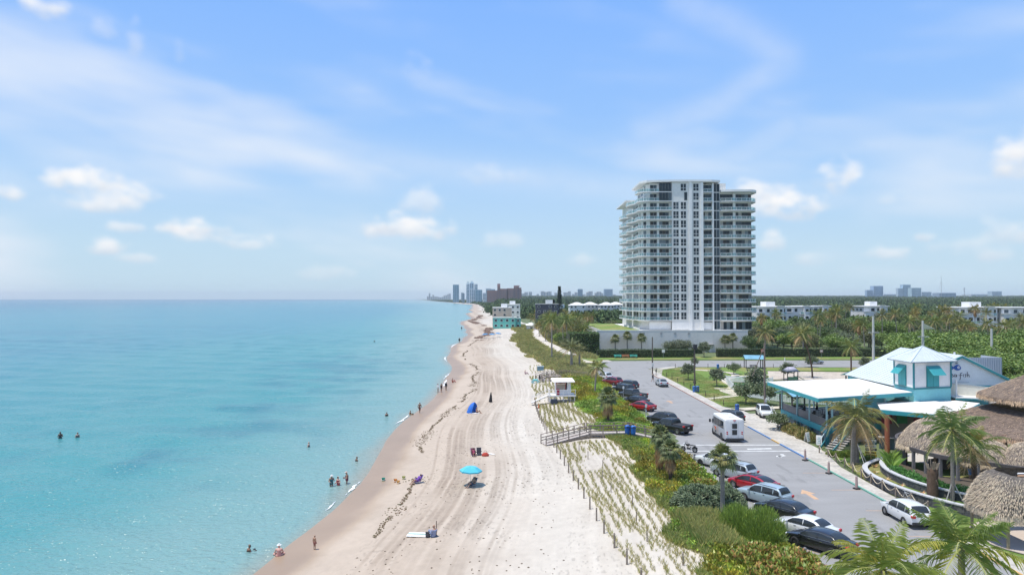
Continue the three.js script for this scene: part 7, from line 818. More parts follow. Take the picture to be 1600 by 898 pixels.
// low posts along the park edge, bollards, barriers
{ const g = ready(cylOn(0.07, 0.06, 0.95, 0, -0.05, 0, 8)), pr = []; for (let i = 0; i < 9; i++) pr.push([35.1, 113.5 + i * 5.2]); for (let i = 0; i < 8; i++) pr.push([42 + i * 4.2, 175.6]); for (const [x, D] of pr) { const t = thing('wooden_bollard', 'low dark wooden bollard along the edge of the lawn', 'bollard', x, RY + 0.1, -D, 0, 'bollards along the lawn'); part('post', g, weathered([0.12, 0.09, 0.07], 0.9, 1), t); part('cap', ready(cylOn(0.075, 0.04, 0.05, 0, 0.9, 0, 8)), darkWood, t); }
  for (const [x, D] of [[19.9, 61.4], [19.9, 65.5], [19.9, 74.6], [19.9, 46.6]]) { const t = thing('parking_bollard', 'short grey post at the head of a parking bay', 'bollard', x, RY, -D, 0, 'posts at the parking bays'); part('post', ready(cylOn(0.11, 0.11, 0.8, 0, 0, 0, 10)), std([0.2, 0.2, 0.21], 0.7), t); part('head', ready(place(new THREE.SphereGeometry(0.13, 10, 8), 0, 0.85, 0)), std([0.16, 0.16, 0.17], 0.6), t); }
  for (const [x, D, l] of [[19.8, 101, 'slim white sign post beside the bright red car'], [19.8, 121.5, 'slim white sign post beside the dark grey pickup']]) { const t = thing('sign_post', l, 'sign', x, RY, -D); part('post', cylOn(0.035, 0.035, 2.3, 0, 0, 0, 6), paint([0.7, 0.7, 0.68], 0.6, 1), t); part('plate', box(0.32, 0.45, 0.02, 0, 2.0, 0.04), offW, t); part('meter', bev(0.18, 0.3, 0.14, 0, 1.15, 0.06, 0.03), std([0.35, 0.37, 0.45], 0.5), t); }
  for (const [x, D, c] of [[75, 204.5, [0.4, 0.05, 0.04]], [92, 203, [0.45, 0.3, 0.28]], [45, 203, [0.7, 0.7, 0.66]]]) { const t = thing('street_sign', c[0] > 0.6 ? 'small white sign on a post before the hedge' : 'small reddish sign on a post before the long hedge', 'sign', x, RY + 0.1, -D, 0, c[0] > 0.6 ? undefined : 'signs before the long hedge'); part('post', cylOn(0.05, 0.05, 2.2, 0, 0, 0, 6), steel, t); part('plate', box(0.9, 0.9, 0.03, 0, 2.1, 0.06), std(c, 0.6), t); part('plate_border', box(0.6, 0.2, 0.02, 0, 2.1, 0.08), offW, t); } }
// colourful playground bits before the podium hedge
for (const [x, c, l] of [[31.5, [0.10, 0.5, 0.42], 'turquoise bench on the grass before the left hedge'], [36.2, [0.10, 0.5, 0.42], 'turquoise table on the grass before the left hedge'], [33.8, [0.5, 0.22, 0.12], 'orange bench on the grass before the left hedge']]) { const t = thing('picnic_bench', l, 'bench', x, RY + 0.1, -203); part('seat', boxOn(2.2, 0.1, 0.5, 0, 0.5, 0), std(c, 0.6), t); part('table_top', boxOn(2.2, 0.1, 0.8, 0, 0.85, -0.6), std(c, 0.6), t); for (const s of [-1, 1]) part('leg', boxOn(0.1, 0.85, 0.6, s * 0.8, 0, -0.5), std(c, 0.6), t); }
// ---------------------------------------------------------------- boardwalks over the dune
function boardwalk(label, path, half, railH, boards) {               // path: [x, D, y] centre line
  const t = thing('boardwalk', label, 'boardwalk'), pl = ready(bev(0.135, 0.04, half * 2, 0, 0, 0, 0.008)), tones = [0, 1, 2].map((i) => weathered([0.44 + i * 0.04, 0.385 + i * 0.04, 0.35 + i * 0.04], 0.9, 1.1));
  let n = 0; for (let i = 1; i < path.length; i++) { const a = path[i - 1], b = path[i], L = Math.hypot(b[0] - a[0], b[1] - a[1]), m = Math.floor(L / boards), sl = Math.atan2(b[2] - a[2], L), hd = Math.atan2(b[1] - a[1], b[0] - a[0]); for (let k = 0; k < m; k++) { const u = (k + 0.5) / m, p = part('plank', pl, tones[(n++ * 7) % 3], t); p.position.set(lerp(a[0], b[0], u), lerp(a[2], b[2], u), -lerp(a[1], b[1], u)); p.rotation.set(0, hd, 0); p.rotation.order = 'YXZ'; p.rotation.z = sl; }
    const nx = -(b[1] - a[1]) / L * half, nD = (b[0] - a[0]) / L * half; for (const s of [-1, 1]) { const A = P3(a[0] + nx * s, a[2], a[1] + nD * s), B = P3(b[0] + nx * s, b[2], b[1] + nD * s), up = (v, h) => v.clone().add(V3(0, h, 0)); part('stringer', beam(up(A, -0.14), up(B, -0.14), 0.06, 0.2), woodGrey, t); part('top_rail', beam(up(A, railH), up(B, railH), 0.15, 0.05), weathered([0.27, 0.20, 0.17], 0.9, 1), t); part('mid_rail', beam(up(A, railH * 0.6), up(B, railH * 0.6), 0.05, 0.09), woodGrey, t); part('low_rail', beam(up(A, railH * 0.28), up(B, railH * 0.28), 0.05, 0.09), woodGrey, t); const q = Math.max(1, Math.round(L / 1.7)); for (let k = 0; k <= q; k++) { const c = A.clone().lerp(B, k / q), g = landY(c.x, -c.z); part('post', boxOn(0.12, c.y + railH + 0.04 - (g - 0.3), 0.12, c.x, g - 0.3, c.z), woodGrey, t); } } }
  return t;
}
boardwalk('weathered timber boardwalk with handrails crossing the dune to parking', [[3.9, 84.6, 1.0], [9.6, 86.6, 2.05], [14.9, 87.0, 2.05], [18.9, 86.6, 1.25]], 0.85, 1.05, 0.15);
boardwalk('grey timber ramp with rails beyond the lifeguard hut', [[5.6, 151, 1.1], [7.4, 152, 1.7], [12.5, 153, 1.8], [18.6, 150, 1.3]], 0.9, 1.05, 0.3);
boardwalk('short grey timber landing beyond the lifeguard hut', [[7.2, 148.8, 1.5], [7.3, 145, 1.35]], 0.8, 1.05, 0.3);
{ const g = ready(cylOn(0.075, 0.06, 1.35, 0, -0.3, 0, 7)), tb = (D) => table([[40, 8.3], [51, 7.0], [63, 6.3], [80, 5.2], [102, 4.1], [110, 3.95], [143, 3.6], [180, 3.8]], D); for (let D = 42.5; D < 118; D += D < 84 ? 3.1 : 2.6) { if (D > 83.5 && D < 90) continue; const x = tb(D), t = thing('fence_post', 'short weathered post at the seaward edge of the sea oats', 'post', x, landY(x, D), -D, 0, 'posts along the sea oats'); part('post', g, woodGrey, t); part('rope_notch', ready(cylOn(0.08, 0.08, 0.05, 0, 0.92, 0, 7)), std([0.4, 0.35, 0.28], 0.9), t); if (D > 45) { const x0 = tb(D - 3); } }
  for (let D = 45; D < 84; D += 4.3) { const x = tb(D) + 3 + Math.sin(D) * 0.6; const t = thing('fence_post', 'thin weathered stake standing among the sea oats', 'post', x, landY(x, D), -D, 0, 'stakes among the sea oats'); part('post', ready(cylOn(0.05, 0.04, 1.15, 0, -0.3, 0, 6)), woodGrey, t); part('tip', ready(cylOn(0.04, 0.02, 0.06, 0, 0.85, 0, 6)), woodGrey, t); } }
// ---------------------------------------------------------------- lifeguard hut
{ const t = thing('lifeguard_hut', 'white lifeguard hut with red shutters on stilts above the sand', 'lifeguard hut', 8.6, 1.25, -117.2, 0.05), w = paint([0.78, 0.76, 0.75], 0.7, 3), rd = std([0.42, 0.03, 0.05], 0.6); const fy = 1.35;
  for (const [a, b] of [[-1.25, -1.1], [1.25, -1.1], [-1.25, 1.1], [1.25, 1.1], [-2.3, 1.6], [1.9, 1.6], [0, 1.6], [-2.3, -1]]) part('stilt', boxOn(0.16, fy + 0.3, 0.16, a, -0.3, b), w, t); part('deck', boxOn(4.6, 0.14, 3.9, -0.2, fy - 0.14, 0.2), paint([0.6, 0.58, 0.55], 0.8, 3), t);
  part('wall', [boxOn(2.5, 2.15, 0.1, 0.1, fy, -1.1), boxOn(0.1, 2.15, 2.2, 1.3, fy, 0), boxOn(0.1, 2.15, 2.2, -1.1, fy, 0), boxOn(2.3, 0.9, 0.1, 0.1, fy, 1.06), boxOn(0.55, 2.15, 0.1, 1.0, fy, 1.07)], w, t); part('roof', [loft([[[-1.75, fy + 2.2, 1.75], [1.95, fy + 2.2, 1.75], [1.95, fy + 2.35, 1.75], [-1.75, fy + 2.35, 1.75]], [[-1.75, fy + 2.45, -1.6], [1.95, fy + 2.45, -1.6], [1.95, fy + 2.6, -1.6], [-1.75, fy + 2.6, -1.6]]])], paint([0.82, 0.79, 0.77], 0.7, 3), t); part('shutter', [bev(1.5, 0.05, 0.8, -0.35, fy + 2.0, 1.45, 0.015)], paint([0.62, 0.5, 0.42], 0.7, 2), t); part('shutter_frame', [box(1.62, 0.06, 0.06, -0.35, fy + 2.06, 1.12), box(0.07, 1.15, 0.05, -1.15, fy + 1.5, 1.12), box(0.07, 1.15, 0.05, 0.45, fy + 1.5, 1.12)], rd, t); part('window_opening', box(1.5, 1.05, 0.04, -0.35, fy + 1.45, 1.04), tanWall, t); part('red_panel', box(0.5, 1.0, 0.05, -0.85, fy + 0.55, 1.14), rd, t); part('door', box(0.05, 1.8, 0.7, 1.37, fy + 0.92, 0.2), tanWall, t);
  part('rail', [beam(V3(-2.4, fy + 1, 2.1), V3(2.0, fy + 1, 2.1), 0.06, 0.06), beam(V3(-2.4, fy + 1, -1.4), V3(-2.4, fy + 1, 2.1), 0.06, 0.06), beam(V3(-2.4, fy + 0.5, 2.1), V3(2.0, fy + 0.5, 2.1), 0.05, 0.05)], w, t); for (const x of [-2.4, -1.2, 0, 1.2, 2]) part('rail_post', boxOn(0.07, 1.05, 0.07, x, fy, 2.1), w, t); part('ramp', beam(V3(-2.5, fy - 0.07, 0.6), V3(-5.4, 0.05, 0.9), 1.2, 0.1), paint([0.6, 0.57, 0.53], 0.85, 3), t); part('ramp_rail', [beam(V3(-2.5, fy + 0.9, 0), V3(-5.4, 0.95, 0.3), 0.05, 0.05), beam(V3(-2.5, fy + 0.9, 1.2), V3(-5.4, 0.95, 1.5), 0.05, 0.05), ...[0, 1, 2].map((k) => boxOn(0.05, 0.95, 0.05, -5.3 + k * 1.4, 0.05 + k * 0.6, 1.5 - k * 0.14))], w, t); part('cooler', bev(1.1, 0.8, 0.7, -1.7, 0.5, 2.6, 0.04), std([0.03, 0.045, 0.075], 0.5), t); }
for (const [x, D, l] of [[4.0, 119, 'orange cone on the sand beside the lifeguard hut, far one'], [4.4, 112.4, 'orange cone on the sand beside the lifeguard hut, near one']]) { const t = thing('traffic_cone', l, 'cone', x, landY(x, D), -D); part('base', bev(0.4, 0.05, 0.4, 0, 0.02, 0, 0.01), darkPl, t); part('cone', cylOn(0.15, 0.03, 0.7, 0, 0.04, 0, 14), std([0.55, 0.11, 0.03], 0.6), t); part('band', cylOn(0.095, 0.075, 0.13, 0, 0.33, 0, 14), offW, t); }
{ const t = thing('beach_wheelchair', 'turquoise wheeled beach cart parked by the fenced oats', 'cart', 5.0, landY(5, 146), -146); part('body', bev(1.1, 0.4, 0.7, 0, 0.6, 0, 0.08), std([0.15, 0.5, 0.48], 0.6), t); for (const s of [-1, 1]) part('wheel', cyl(0.34, 0.34, 0.2, s * 0.6, 0.32, 0.5, 14, Math.PI / 2), std([0.3, 0.5, 0.5], 0.6), t); part('handle', bar(V3(0.8, 0.8, 0), V3(1.4, 1.5, 0), 0.04), darkPl, t); }
{ const t = thing('storage_box', 'small blue-grey box on the oats beyond the ramp', 'box', 7.0, 1.3, -168); part('bin', bev(1.6, 1.0, 1.0, 0, 0.45, 0, 0.05), std([0.14, 0.24, 0.28], 0.6), t); part('lid', bev(1.7, 0.1, 1.1, 0, 1.0, 0, 0.03), std([0.3, 0.38, 0.42], 0.6), t); }
// ---------------------------------------------------------------- parasols, chairs, towels
function parasol(label, x, D, R, h, cols, tilt, group) { const t = thing('beach_parasol', label, 'parasol', x, landY(x, D), -D, 0, group); const top = V3(Math.sin(tilt) * h, Math.cos(tilt) * h, 0); part('pole', bar(V3(0, -0.3, 0), top.clone().multiplyScalar(1.04), 0.022, 6), std([0.6, 0.6, 0.58], 0.5), t); const n = 8; for (let i = 0; i < n; i++) { const a = i / n * 6.2832, b = (i + 1) / n * 6.2832, rim = (q, dy = 0) => V3(Math.cos(q) * R, h - 0.42 - dy, Math.sin(q) * R), mid = (q) => V3(Math.cos(q) * R * 0.55, h - 0.12, Math.sin(q) * R * 0.55), ap = V3(0, h, 0), rot = (v) => v.applyAxisAngle(V3(0, 0, 1), -tilt); const g = [quad(rot(mid(a)), rot(mid(b)), rot(ap.clone()), rot(ap.clone())), quad(rot(rim(a)), rot(rim(b)), rot(mid(b)), rot(mid(a))), quad(rot(rim(a, 0.13)), rot(rim(b, 0.13)), rot(rim(b)), rot(rim(a)))]; part('canopy_panel', g, new THREE.MeshPhysicalMaterial({ color: rgb(...cols[i % cols.length]), roughness: 0.8, transmission: 0.2, thickness: 0 }), t); part('rib', bar(rot(rim(a)), rot(ap.clone()), 0.012, 4), std([0.5, 0.5, 0.5], 0.5), t); } return t; }
parasol('open turquoise parasol on the sand shading a reclining person', -4.1, 67.2, 1.12, 1.95, [[0.06, 0.46, 0.60], [0.08, 0.52, 0.64]], 0.04);
for (const [x, D, k, l] of [[-12.4, 318, 0, 'left'], [-9.2, 316, 0, 'middle'], [-6.6, 321, 0, 'right']]) parasol('blue parasol in the group on the far sand before the turquoise house', x, D, 1.5, 2.1, [[0.04, 0.22, 0.50], [0.07, 0.30, 0.56]], (x + 9) * 0.03, 'blue parasols on the far sand');
{ const D = 120.6, x = -3.7, t = thing('closed_parasol', 'closed black parasol standing alone in the sand', 'parasol', x, landY(x, D), -D); const m = std([0.02, 0.02, 0.024], 0.85); part('pole', cylOn(0.025, 0.025, 2.2, 0, -0.3, 0, 6), steel, t); part('canopy', [loft([[0.33, 0.1], [0.27, 0.5], [0.2, 1.1], [0.1, 1.6], [0.03, 1.85]].map(([r, y]) => Array.from({ length: 16 }, (_, i) => { const a = -i / 16 * 6.2832, q = r * (i % 2 ? 0.72 : 1); return [Math.cos(a) * q + (1.85 - y) * -0.05, y, Math.sin(a) * q]; })))], m, t); part('tie', cylOn(0.2, 0.18, 0.05, -0.04, 0.95, 0, 10), std([0.08, 0.08, 0.08], 0.7), t); }
{ const D = 110.3, x = -6.3, t = thing('beach_shelter', 'blue fabric beach shelter open on one side on the sand', 'beach shelter', x, landY(x, D), -D, -0.5), m = new THREE.MeshPhysicalMaterial({ color: rgb(0.02, 0.16, 0.62), roughness: 0.75, transmission: 0.15, thickness: 0 }); part('canopy', grid(16, 8, (i, j) => { const az = lerp(1.2, 4.9, i / 16), e = lerp(-0.05, 1.5, j / 8), k = 1 + 0.05 * Math.abs(Math.sin(i * 0.785)); return [Math.cos(az) * Math.cos(e) * 0.95 * k + Math.sin(e) * 0.3, Math.max(0, Math.sin(e)) * 1.6 * k, Math.sin(az) * Math.cos(e) * 0.95 * k]; }), m, t, true); part('pole', bar(V3(-0.5, 0, 0.4), V3(0.25, 1.85, -0.2), 0.02), std([0.6, 0.6, 0.6], 0.4), t); part('side_flap', [quad(V3(-0.95, 0.02, 0.5), V3(-0.75, 0.02, -0.3), V3(-0.2, 1.35, -0.1), V3(-0.35, 1.2, 0.3))], new THREE.MeshPhysicalMaterial({ color: rgb(0.10, 0.30, 0.66), roughness: 0.75, transmission: 0.15, thickness: 0 }), t); }
function beachChair(label, x, D, a, c) { const t = thing('beach_chair', label, 'beach chair', x, landY(x, D) - 0.02, -D, a), f = std(c, 0.8), m = alloy; part('seat', box(0.52, 0.03, 0.5, 0, 0.22, 0.05, 0, 0.1), f, t); const b = box(0.52, 0.7, 0.03, 0, 0.35, 0); b.rotateX(-0.5); b.translate(0, 0.2, -0.2); part('backrest', b, f, t); for (const s of [-1, 1]) { part('side_frame', [bar(V3(s * 0.28, 0, 0.32), V3(s * 0.28, 0.5, -0.2), 0.014), bar(V3(s * 0.28, 0, -0.4), V3(s * 0.28, 0.26, 0.3), 0.014), bar(V3(s * 0.28, 0.18, -0.15), V3(s * 0.28, 0.85, -0.53), 0.014)], m, t); part('armrest', box(0.06, 0.025, 0.4, s * 0.28, 0.46, 0), darkPl, t); } return t; }
beachChair('navy beach chair under the turquoise parasol', -3.9, 66.9, -0.7, [0.03, 0.07, 0.13]); beachChair('purple beach chair near the wet sand', -9.5, 68.8, -0.9, [0.09, 0.05, 0.25]); beachChair('dark magenta beach chair beyond the turquoise parasol', -4.5, 79.8, 0.2, [0.16, 0.03, 0.09]); beachChair('black beach chair beyond the turquoise parasol', -3.85, 80, 0.1, [0.02, 0.02, 0.03]);
{ const D = 79.5, x = -3.1, t = thing('beach_bag', 'red bag beside the dark beach chairs', 'bag', x, landY(x, D), -D); part('bag', [loft([[0.3, 0], [0.34, 0.15], [0.22, 0.35], [0.1, 0.42]].map(([r, y]) => Array.from({ length: 10 }, (_, i) => { const a = -i / 10 * 6.28; return [Math.cos(a) * r * 1.3, y, Math.sin(a) * r * 0.8]; })))], std([0.42, 0.05, 0.03], 0.7), t); part('strap', tube([V3(-0.2, 0.35, 0), V3(-0.1, 0.6, 0), V3(0.1, 0.6, 0), V3(0.2, 0.35, 0)], 0.02), std([0.25, 0.03, 0.03], 0.7), t); }
const wavy = (w, L, seed) => grid(10, 14, (i, j) => [(i / 10 - 0.5) * w, 0.03 + 0.025 * fbm(i * 0.5 + seed, j * 0.5, 2), (j / 14 - 0.5) * L]);
function towel(label, x, D, a, w, L, c, c2) { const t = thing('beach_towel', label, 'towel', x, landY(x, D) + 0.01, -D, a); part('towel', wavy(w, L, x), std(c, 0.9, { bumpMap: rep(FINE, 0.1), bumpScale: 0.01 }), t, true); if (c2) part('stripe', wavy(w * 0.24, L * 0.98, x).translate(w * 0.1, 0.012, 0), std(c2, 0.9), t, true); return t; }
towel('white towel with green stripe beside the seated person', -7.15, 53.4, 1.45, 1.0, 2.0, [0.74, 0.74, 0.72], [0.30, 0.44, 0.38]); towel('small white towel on the sand beyond the parasol', -2.4, 80.3, 0.9, 0.35, 0.9, [0.78, 0.77, 0.75]); towel('white towel beneath the blue shelter', -6.0, 109.4, 1.2, 0.8, 1.5, [0.76, 0.72, 0.72]);
{ const D = 53.0, x = -5.85, t = thing('parasol_pole', 'bare dark pole stuck in the sand beside the towel', 'pole', x, landY(x, D), -D); part('pole', cylOn(0.035, 0.03, 1.45, 0, -0.25, 0, 8), std([0.12, 0.07, 0.05], 0.7), t); part('foot', cylOn(0.16, 0.05, 0.12, 0, 0, 0, 10), std([0.1, 0.1, 0.12], 0.7), t); }
{ const D = 52.9, x = -6.5, t = thing('beach_bag', 'dark backpack on the striped towel', 'bag', x, landY(x, D), -D); part('bag', bev(0.34, 0.4, 0.24, 0, 0.22, 0, 0.07), std([0.03, 0.03, 0.035], 0.8), t); part('pocket', bev(0.26, 0.2, 0.08, 0, 0.16, 0.14, 0.03), std([0.05, 0.05, 0.06], 0.8), t); }
for (const [x, D, c, l] of [[-13.3, 70.8, [0.02, 0.30, 0.20], 'green toy bucket at the water edge'], [-11.9, 69.9, [0.62, 0.26, 0.06], 'orange toy on the wet sand'], [-11.5, 69.2, [0.65, 0.36, 0.10], 'yellow-orange toy bucket on the wet sand'], [-11.2, 70.8, [0.4, 0.4, 0.12], 'olive toy shovel bucket on the wet sand']]) { const t = thing('toy_bucket', l, 'toy', x, landY(x, D), -D); part('bucket', [loft([[0.14, 0], [0.2, 0.28], [0.19, 0.29], [0.13, 0.03]].map(([r, y]) => Array.from({ length: 12 }, (_, i) => { const a = -i / 12 * 6.28; return [Math.cos(a) * r, y, Math.sin(a) * r]; })))], std(c, 0.5), t); part('handle', tube([V3(-0.19, 0.27, 0), V3(-0.1, 0.12, 0.22), V3(0.1, 0.12, 0.22), V3(0.19, 0.27, 0)], 0.012), offW, t); }
// ---------------------------------------------------------------- people: joints with radii, joined smoothly and meshed
const SK = { pale: std([0.55, 0.36, 0.28], 0.6), tan: std([0.36, 0.21, 0.14], 0.6), brown: std([0.17, 0.09, 0.055], 0.6), pink: std([0.60, 0.33, 0.26], 0.6) };
const smin = (a, b, k) => { const h = clamp(0.5 + 0.5 * (b - a) / k, 0, 1); return lerp(b, a, h) - k * h * (1 - h); };
const POSES = {
  stand: { hip: [0, 0.93, 0], chest: [0, 1.32, 0], neck: [0, 1.47, 0], head: [0, 1.62, 0.02], elbow: [[0.26, 1.13, -0.03], [-0.26, 1.13, -0.03]], hand: [[0.27, 0.86, 0.05], [-0.27, 0.86, 0.05]], knee: [[0.10, 0.5, 0.02], [-0.10, 0.5, 0.02]], foot: [[0.11, 0.07, 0], [-0.11, 0.07, 0]] },
  walk: { hip: [0, 0.91, 0], chest: [0, 1.30, 0.04], neck: [0, 1.45, 0.06], head: [0, 1.60, 0.09], elbow: [[0.25, 1.12, -0.14], [-0.25, 1.12, 0.12]], hand: [[0.26, 0.9, -0.02], [-0.26, 0.92, 0.28]], knee: [[0.10, 0.5, 0.16], [-0.10, 0.5, 0.0]], foot: [[0.10, 0.08, 0.22], [-0.10, 0.1, -0.3]] },
  armsbent: { hip: [0, 0.93, 0], chest: [0, 1.32, 0.01], neck: [0, 1.47, 0.02], head: [0, 1.62, 0.05], elbow: [[0.28, 1.14, 0.02], [-0.28, 1.14, 0.02]], hand: [[0.16, 1.18, 0.26], [-0.16, 1.05, 0.28]], knee: [[0.11, 0.5, 0.03], [-0.11, 0.5, 0.0]], foot: [[0.13, 0.07, 0], [-0.12, 0.07, 0]] },
  sit: { hip: [0, 0.13, 0], chest: [0, 0.50, -0.10], neck: [0, 0.65, -0.09], head: [0, 0.81, -0.04], elbow: [[0.27, 0.34, 0.02], [-0.27, 0.34, 0.02]], hand: [[0.22, 0.30, 0.28], [-0.22, 0.30, 0.28]], knee: [[0.15, 0.44, 0.36], [-0.15, 0.40, 0.38]], foot: [[0.13, 0.07, 0.62], [-0.13, 0.07, 0.66]] },
  crosslegs: { hip: [0, 0.13, 0], chest: [0, 0.50, 0.02], neck: [0, 0.64, 0.06], head: [0, 0.78, 0.12], elbow: [[0.30, 0.33, 0.1], [-0.30, 0.33, 0.1]], hand: [[0.2, 0.2, 0.32], [-0.2, 0.2, 0.32]], knee: [[0.36, 0.16, 0.28], [-0.36, 0.16, 0.28]], foot: [[-0.08, 0.08, 0.42], [0.08, 0.08, 0.46]] },
  recline: { hip: [0, 0.34, 0], chest: [0, 0.60, -0.28], neck: [0, 0.72, -0.38], head: [0, 0.84, -0.46], elbow: [[0.3, 0.42, -0.18], [-0.3, 0.42, -0.18]], hand: [[0.3, 0.5, 0.1], [-0.3, 0.5, 0.1]], knee: [[0.12, 0.48, 0.42], [-0.12, 0.46, 0.42]], foot: [[0.12, 0.1, 0.78], [-0.12, 0.1, 0.8]] },
};
const poseCache = new Map();
function fieldOf(P, build) {
  const sh = (s) => [P.chest[0] + s * 0.185 * build, P.chest[1] + 0.09, P.chest[2]], hp = (s) => [P.hip[0] + s * 0.095 * build, P.hip[1] - 0.02, P.hip[2]], B = [];
  const add = (a, b, r0, r1, k = 0.05) => B.push([a, b, r0 * build, r1 * build, k]);
  add(P.hip, P.chest, 0.135, 0.145, 0.06); add([P.chest[0] - 0.12 * build, P.chest[1] + 0.06, P.chest[2]], [P.chest[0] + 0.12 * build, P.chest[1] + 0.06, P.chest[2]], 0.085, 0.085, 0.06); add(P.chest, P.neck, 0.09, 0.055); add(P.neck, [P.head[0], P.head[1] - 0.05, P.head[2]], 0.052, 0.055, 0.03); B.push([[P.head[0], P.head[1] - 0.05, P.head[2] + 0.012], [P.head[0], P.head[1] + 0.045, P.head[2] - 0.008], 0.078, 0.092, 0.03]);
  B.push([[P.head[0], P.head[1] - 0.02, P.head[2] + 0.09], [P.head[0], P.head[1] + 0.01, P.head[2] + 0.085], 0.016, 0.01, 0.02]); for (const s of [-1, 1]) B.push([[P.head[0] + s * 0.088, P.head[1] - 0.02, P.head[2]], [P.head[0] + s * 0.092, P.head[1] + 0.02, P.head[2] - 0.01], 0.016, 0.018, 0.012]);
  [1, -1].forEach((s, i) => { add(sh(s), P.elbow[i], 0.058, 0.044); add(P.elbow[i], P.hand[i], 0.043, 0.03); add(hp(s), P.knee[i], 0.095, 0.06, 0.06); add(P.knee[i], P.foot[i], 0.06, 0.038); add(P.foot[i], [P.foot[i][0], P.foot[i][1] - 0.035, P.foot[i][2] + 0.16], 0.042, 0.03, 0.03); const h = P.hand[i], e = P.elbow[i], d = V3(h[0] - e[0], h[1] - e[1], h[2] - e[2]).normalize(); add(h, [h[0] + d.x * 0.07, h[1] + d.y * 0.07, h[2] + d.z * 0.07], 0.03, 0.026, 0.02); });
  return (x, y, z) => { let v = 9; for (const [a, b, r0, r1, k] of B) { const dx = b[0] - a[0], dy = b[1] - a[1], dz = b[2] - a[2], px = x - a[0], py = y - a[1], pz = z - a[2], q = clamp((px * dx + py * dy + pz * dz) / (dx * dx + dy * dy + dz * dz + 1e-9), 0, 1), d = Math.hypot(px - dx * q, py - dy * q, pz - dz * q) - lerp(r0, r1, q); v = smin(v, d, k); } return v; };
}
function meshField(f, lo, hi, N) {
  const mc = new MarchingCubes(N, undefined, false, false, 60000), s = Math.max(hi[0] - lo[0], hi[1] - lo[1], hi[2] - lo[2]) / 2 * 1.06, c = [0, 1, 2].map((k) => (lo[k] + hi[k]) / 2), h = N / 2;
  for (let k = 0; k < N; k++) for (let j = 0; j < N; j++) for (let i = 0; i < N; i++) mc.field[i + j * N + k * N * N] = -f(c[0] + (i - h) / h * s, c[1] + (j - h) / h * s, c[2] + (k - h) / h * s);
  mc.isolation = 0; mc.update(); const n = mc.count, p = new Float32Array(n * 3), q = new Float32Array(n * 3); for (let i = 0; i < n * 3; i++) { p[i] = mc.positionArray[i] * s + c[i % 3]; q[i] = mc.normalArray[i]; }
  const g = new THREE.BufferGeometry(); g.setAttribute('position', new THREE.BufferAttribute(p, 3)); g.setAttribute('normal', new THREE.BufferAttribute(q, 3)); g.computeVertexNormals(); g.setAttribute('uv', new THREE.BufferAttribute(new Float32Array(n * 2), 2)); return g;
}
function fingers(P) { const l = []; [1, -1].forEach((s, i) => { const h = V3(...P.hand[i]), e = V3(...P.elbow[i]), d = h.clone().sub(e).normalize(), side = V3().crossVectors(d, V3(0, 0.3, 1)).normalize(), nrm = V3().crossVectors(side, d), tip = h.clone().addScaledVector(d, 0.085); for (let k = 0; k < 4; k++) { const o = tip.clone().addScaledVector(side, (k - 1.5) * 0.018), L = [0.055, 0.07, 0.065, 0.05][k], m = o.clone().addScaledVector(d, L * 0.55); l.push(bar(o.clone().addScaledVector(d, -0.02), m, 0.009, 5, 0.008), bar(m, m.clone().addScaledVector(d, L * 0.45).addScaledVector(nrm, 0.018), 0.008, 5, 0.006)); } const o = h.clone().addScaledVector(side, s * 0.028).addScaledVector(d, 0.02); l.push(bar(o, o.clone().addScaledVector(d, 0.045).addScaledVector(side, s * 0.03), 0.011, 5, 0.008)); }); return l; }
function poseGeo(pose, wear) {                              // body, hair and garments share one field
  const key = pose + wear; if (poseCache.has(key)) return poseCache.get(key);
  const P = POSES[pose], f = fieldOf(P, 1), lo = [-0.5, -0.02, -0.62], hi = [0.5, P.head[1] + 0.2, 0.95];
  const body = merge([meshField(f, lo, hi, 64), ...fingers(P)], true), H = P.head;
  const hair = meshField((x, y, z) => Math.max(Math.hypot(x - H[0], (y - H[1] - 0.01) * 0.92, z - H[2] + 0.012) - 0.112, -(z - H[2] - 0.045 - (y - H[1]) * -0.25), -(y - H[1] + 0.06)), [H[0] - 0.14, H[1] - 0.12, H[2] - 0.16], [H[0] + 0.14, H[1] + 0.16, H[2] + 0.14], 24);
  const seat = P.hip[1], up = V3(P.chest[0] - P.hip[0], P.chest[1] - P.hip[1], P.chest[2] - P.hip[2]).normalize(), along = (x, y, z) => (x - P.hip[0]) * up.x + (y - P.hip[1]) * up.y + (z - P.hip[2]) * up.z, near = (x, y, z) => Math.hypot(x - P.hip[0], (y - P.hip[1]), z - P.hip[2]);
  const cut = { trunks: (x, y, z) => Math.max(along(x, y, z) - 0.06, near(x, y, z) - 0.34), suit: (x, y, z) => Math.max(along(x, y, z) - 0.42, -along(x, y, z) - 0.14, Math.abs(x) - 0.19), shirt: (x, y, z) => Math.max(along(x, y, z) - 0.50, -along(x, y, z) - 0.1, Math.abs(x) - 0.34) }[wear];
  const cloth = cut && meshField((x, y, z) => Math.max(f(x, y, z) - 0.016, cut(x, y, z)), lo, hi, 56);
  const eyes = merge([-1, 1].map((s) => place(new THREE.IcosahedronGeometry(0.011, 1), H[0] + s * 0.034, H[1] + 0.005, H[2] + 0.088)), true), mouth = merge([box(0.045, 0.01, 0.012, H[0], H[1] - 0.058, H[2] + 0.086)], true);
  const r = { body, hair, cloth, eyes, mouth }; poseCache.set(key, r); return r;
}
const hairM = { black: std([0.02, 0.016, 0.014], 0.7), brown: std([0.08, 0.045, 0.025], 0.7), white: std([0.72, 0.72, 0.70], 0.8), blond: std([0.4, 0.28, 0.14], 0.7) }, eyeM = std([0.02, 0.02, 0.02], 0.3), lipM = std([0.3, 0.1, 0.08], 0.5);
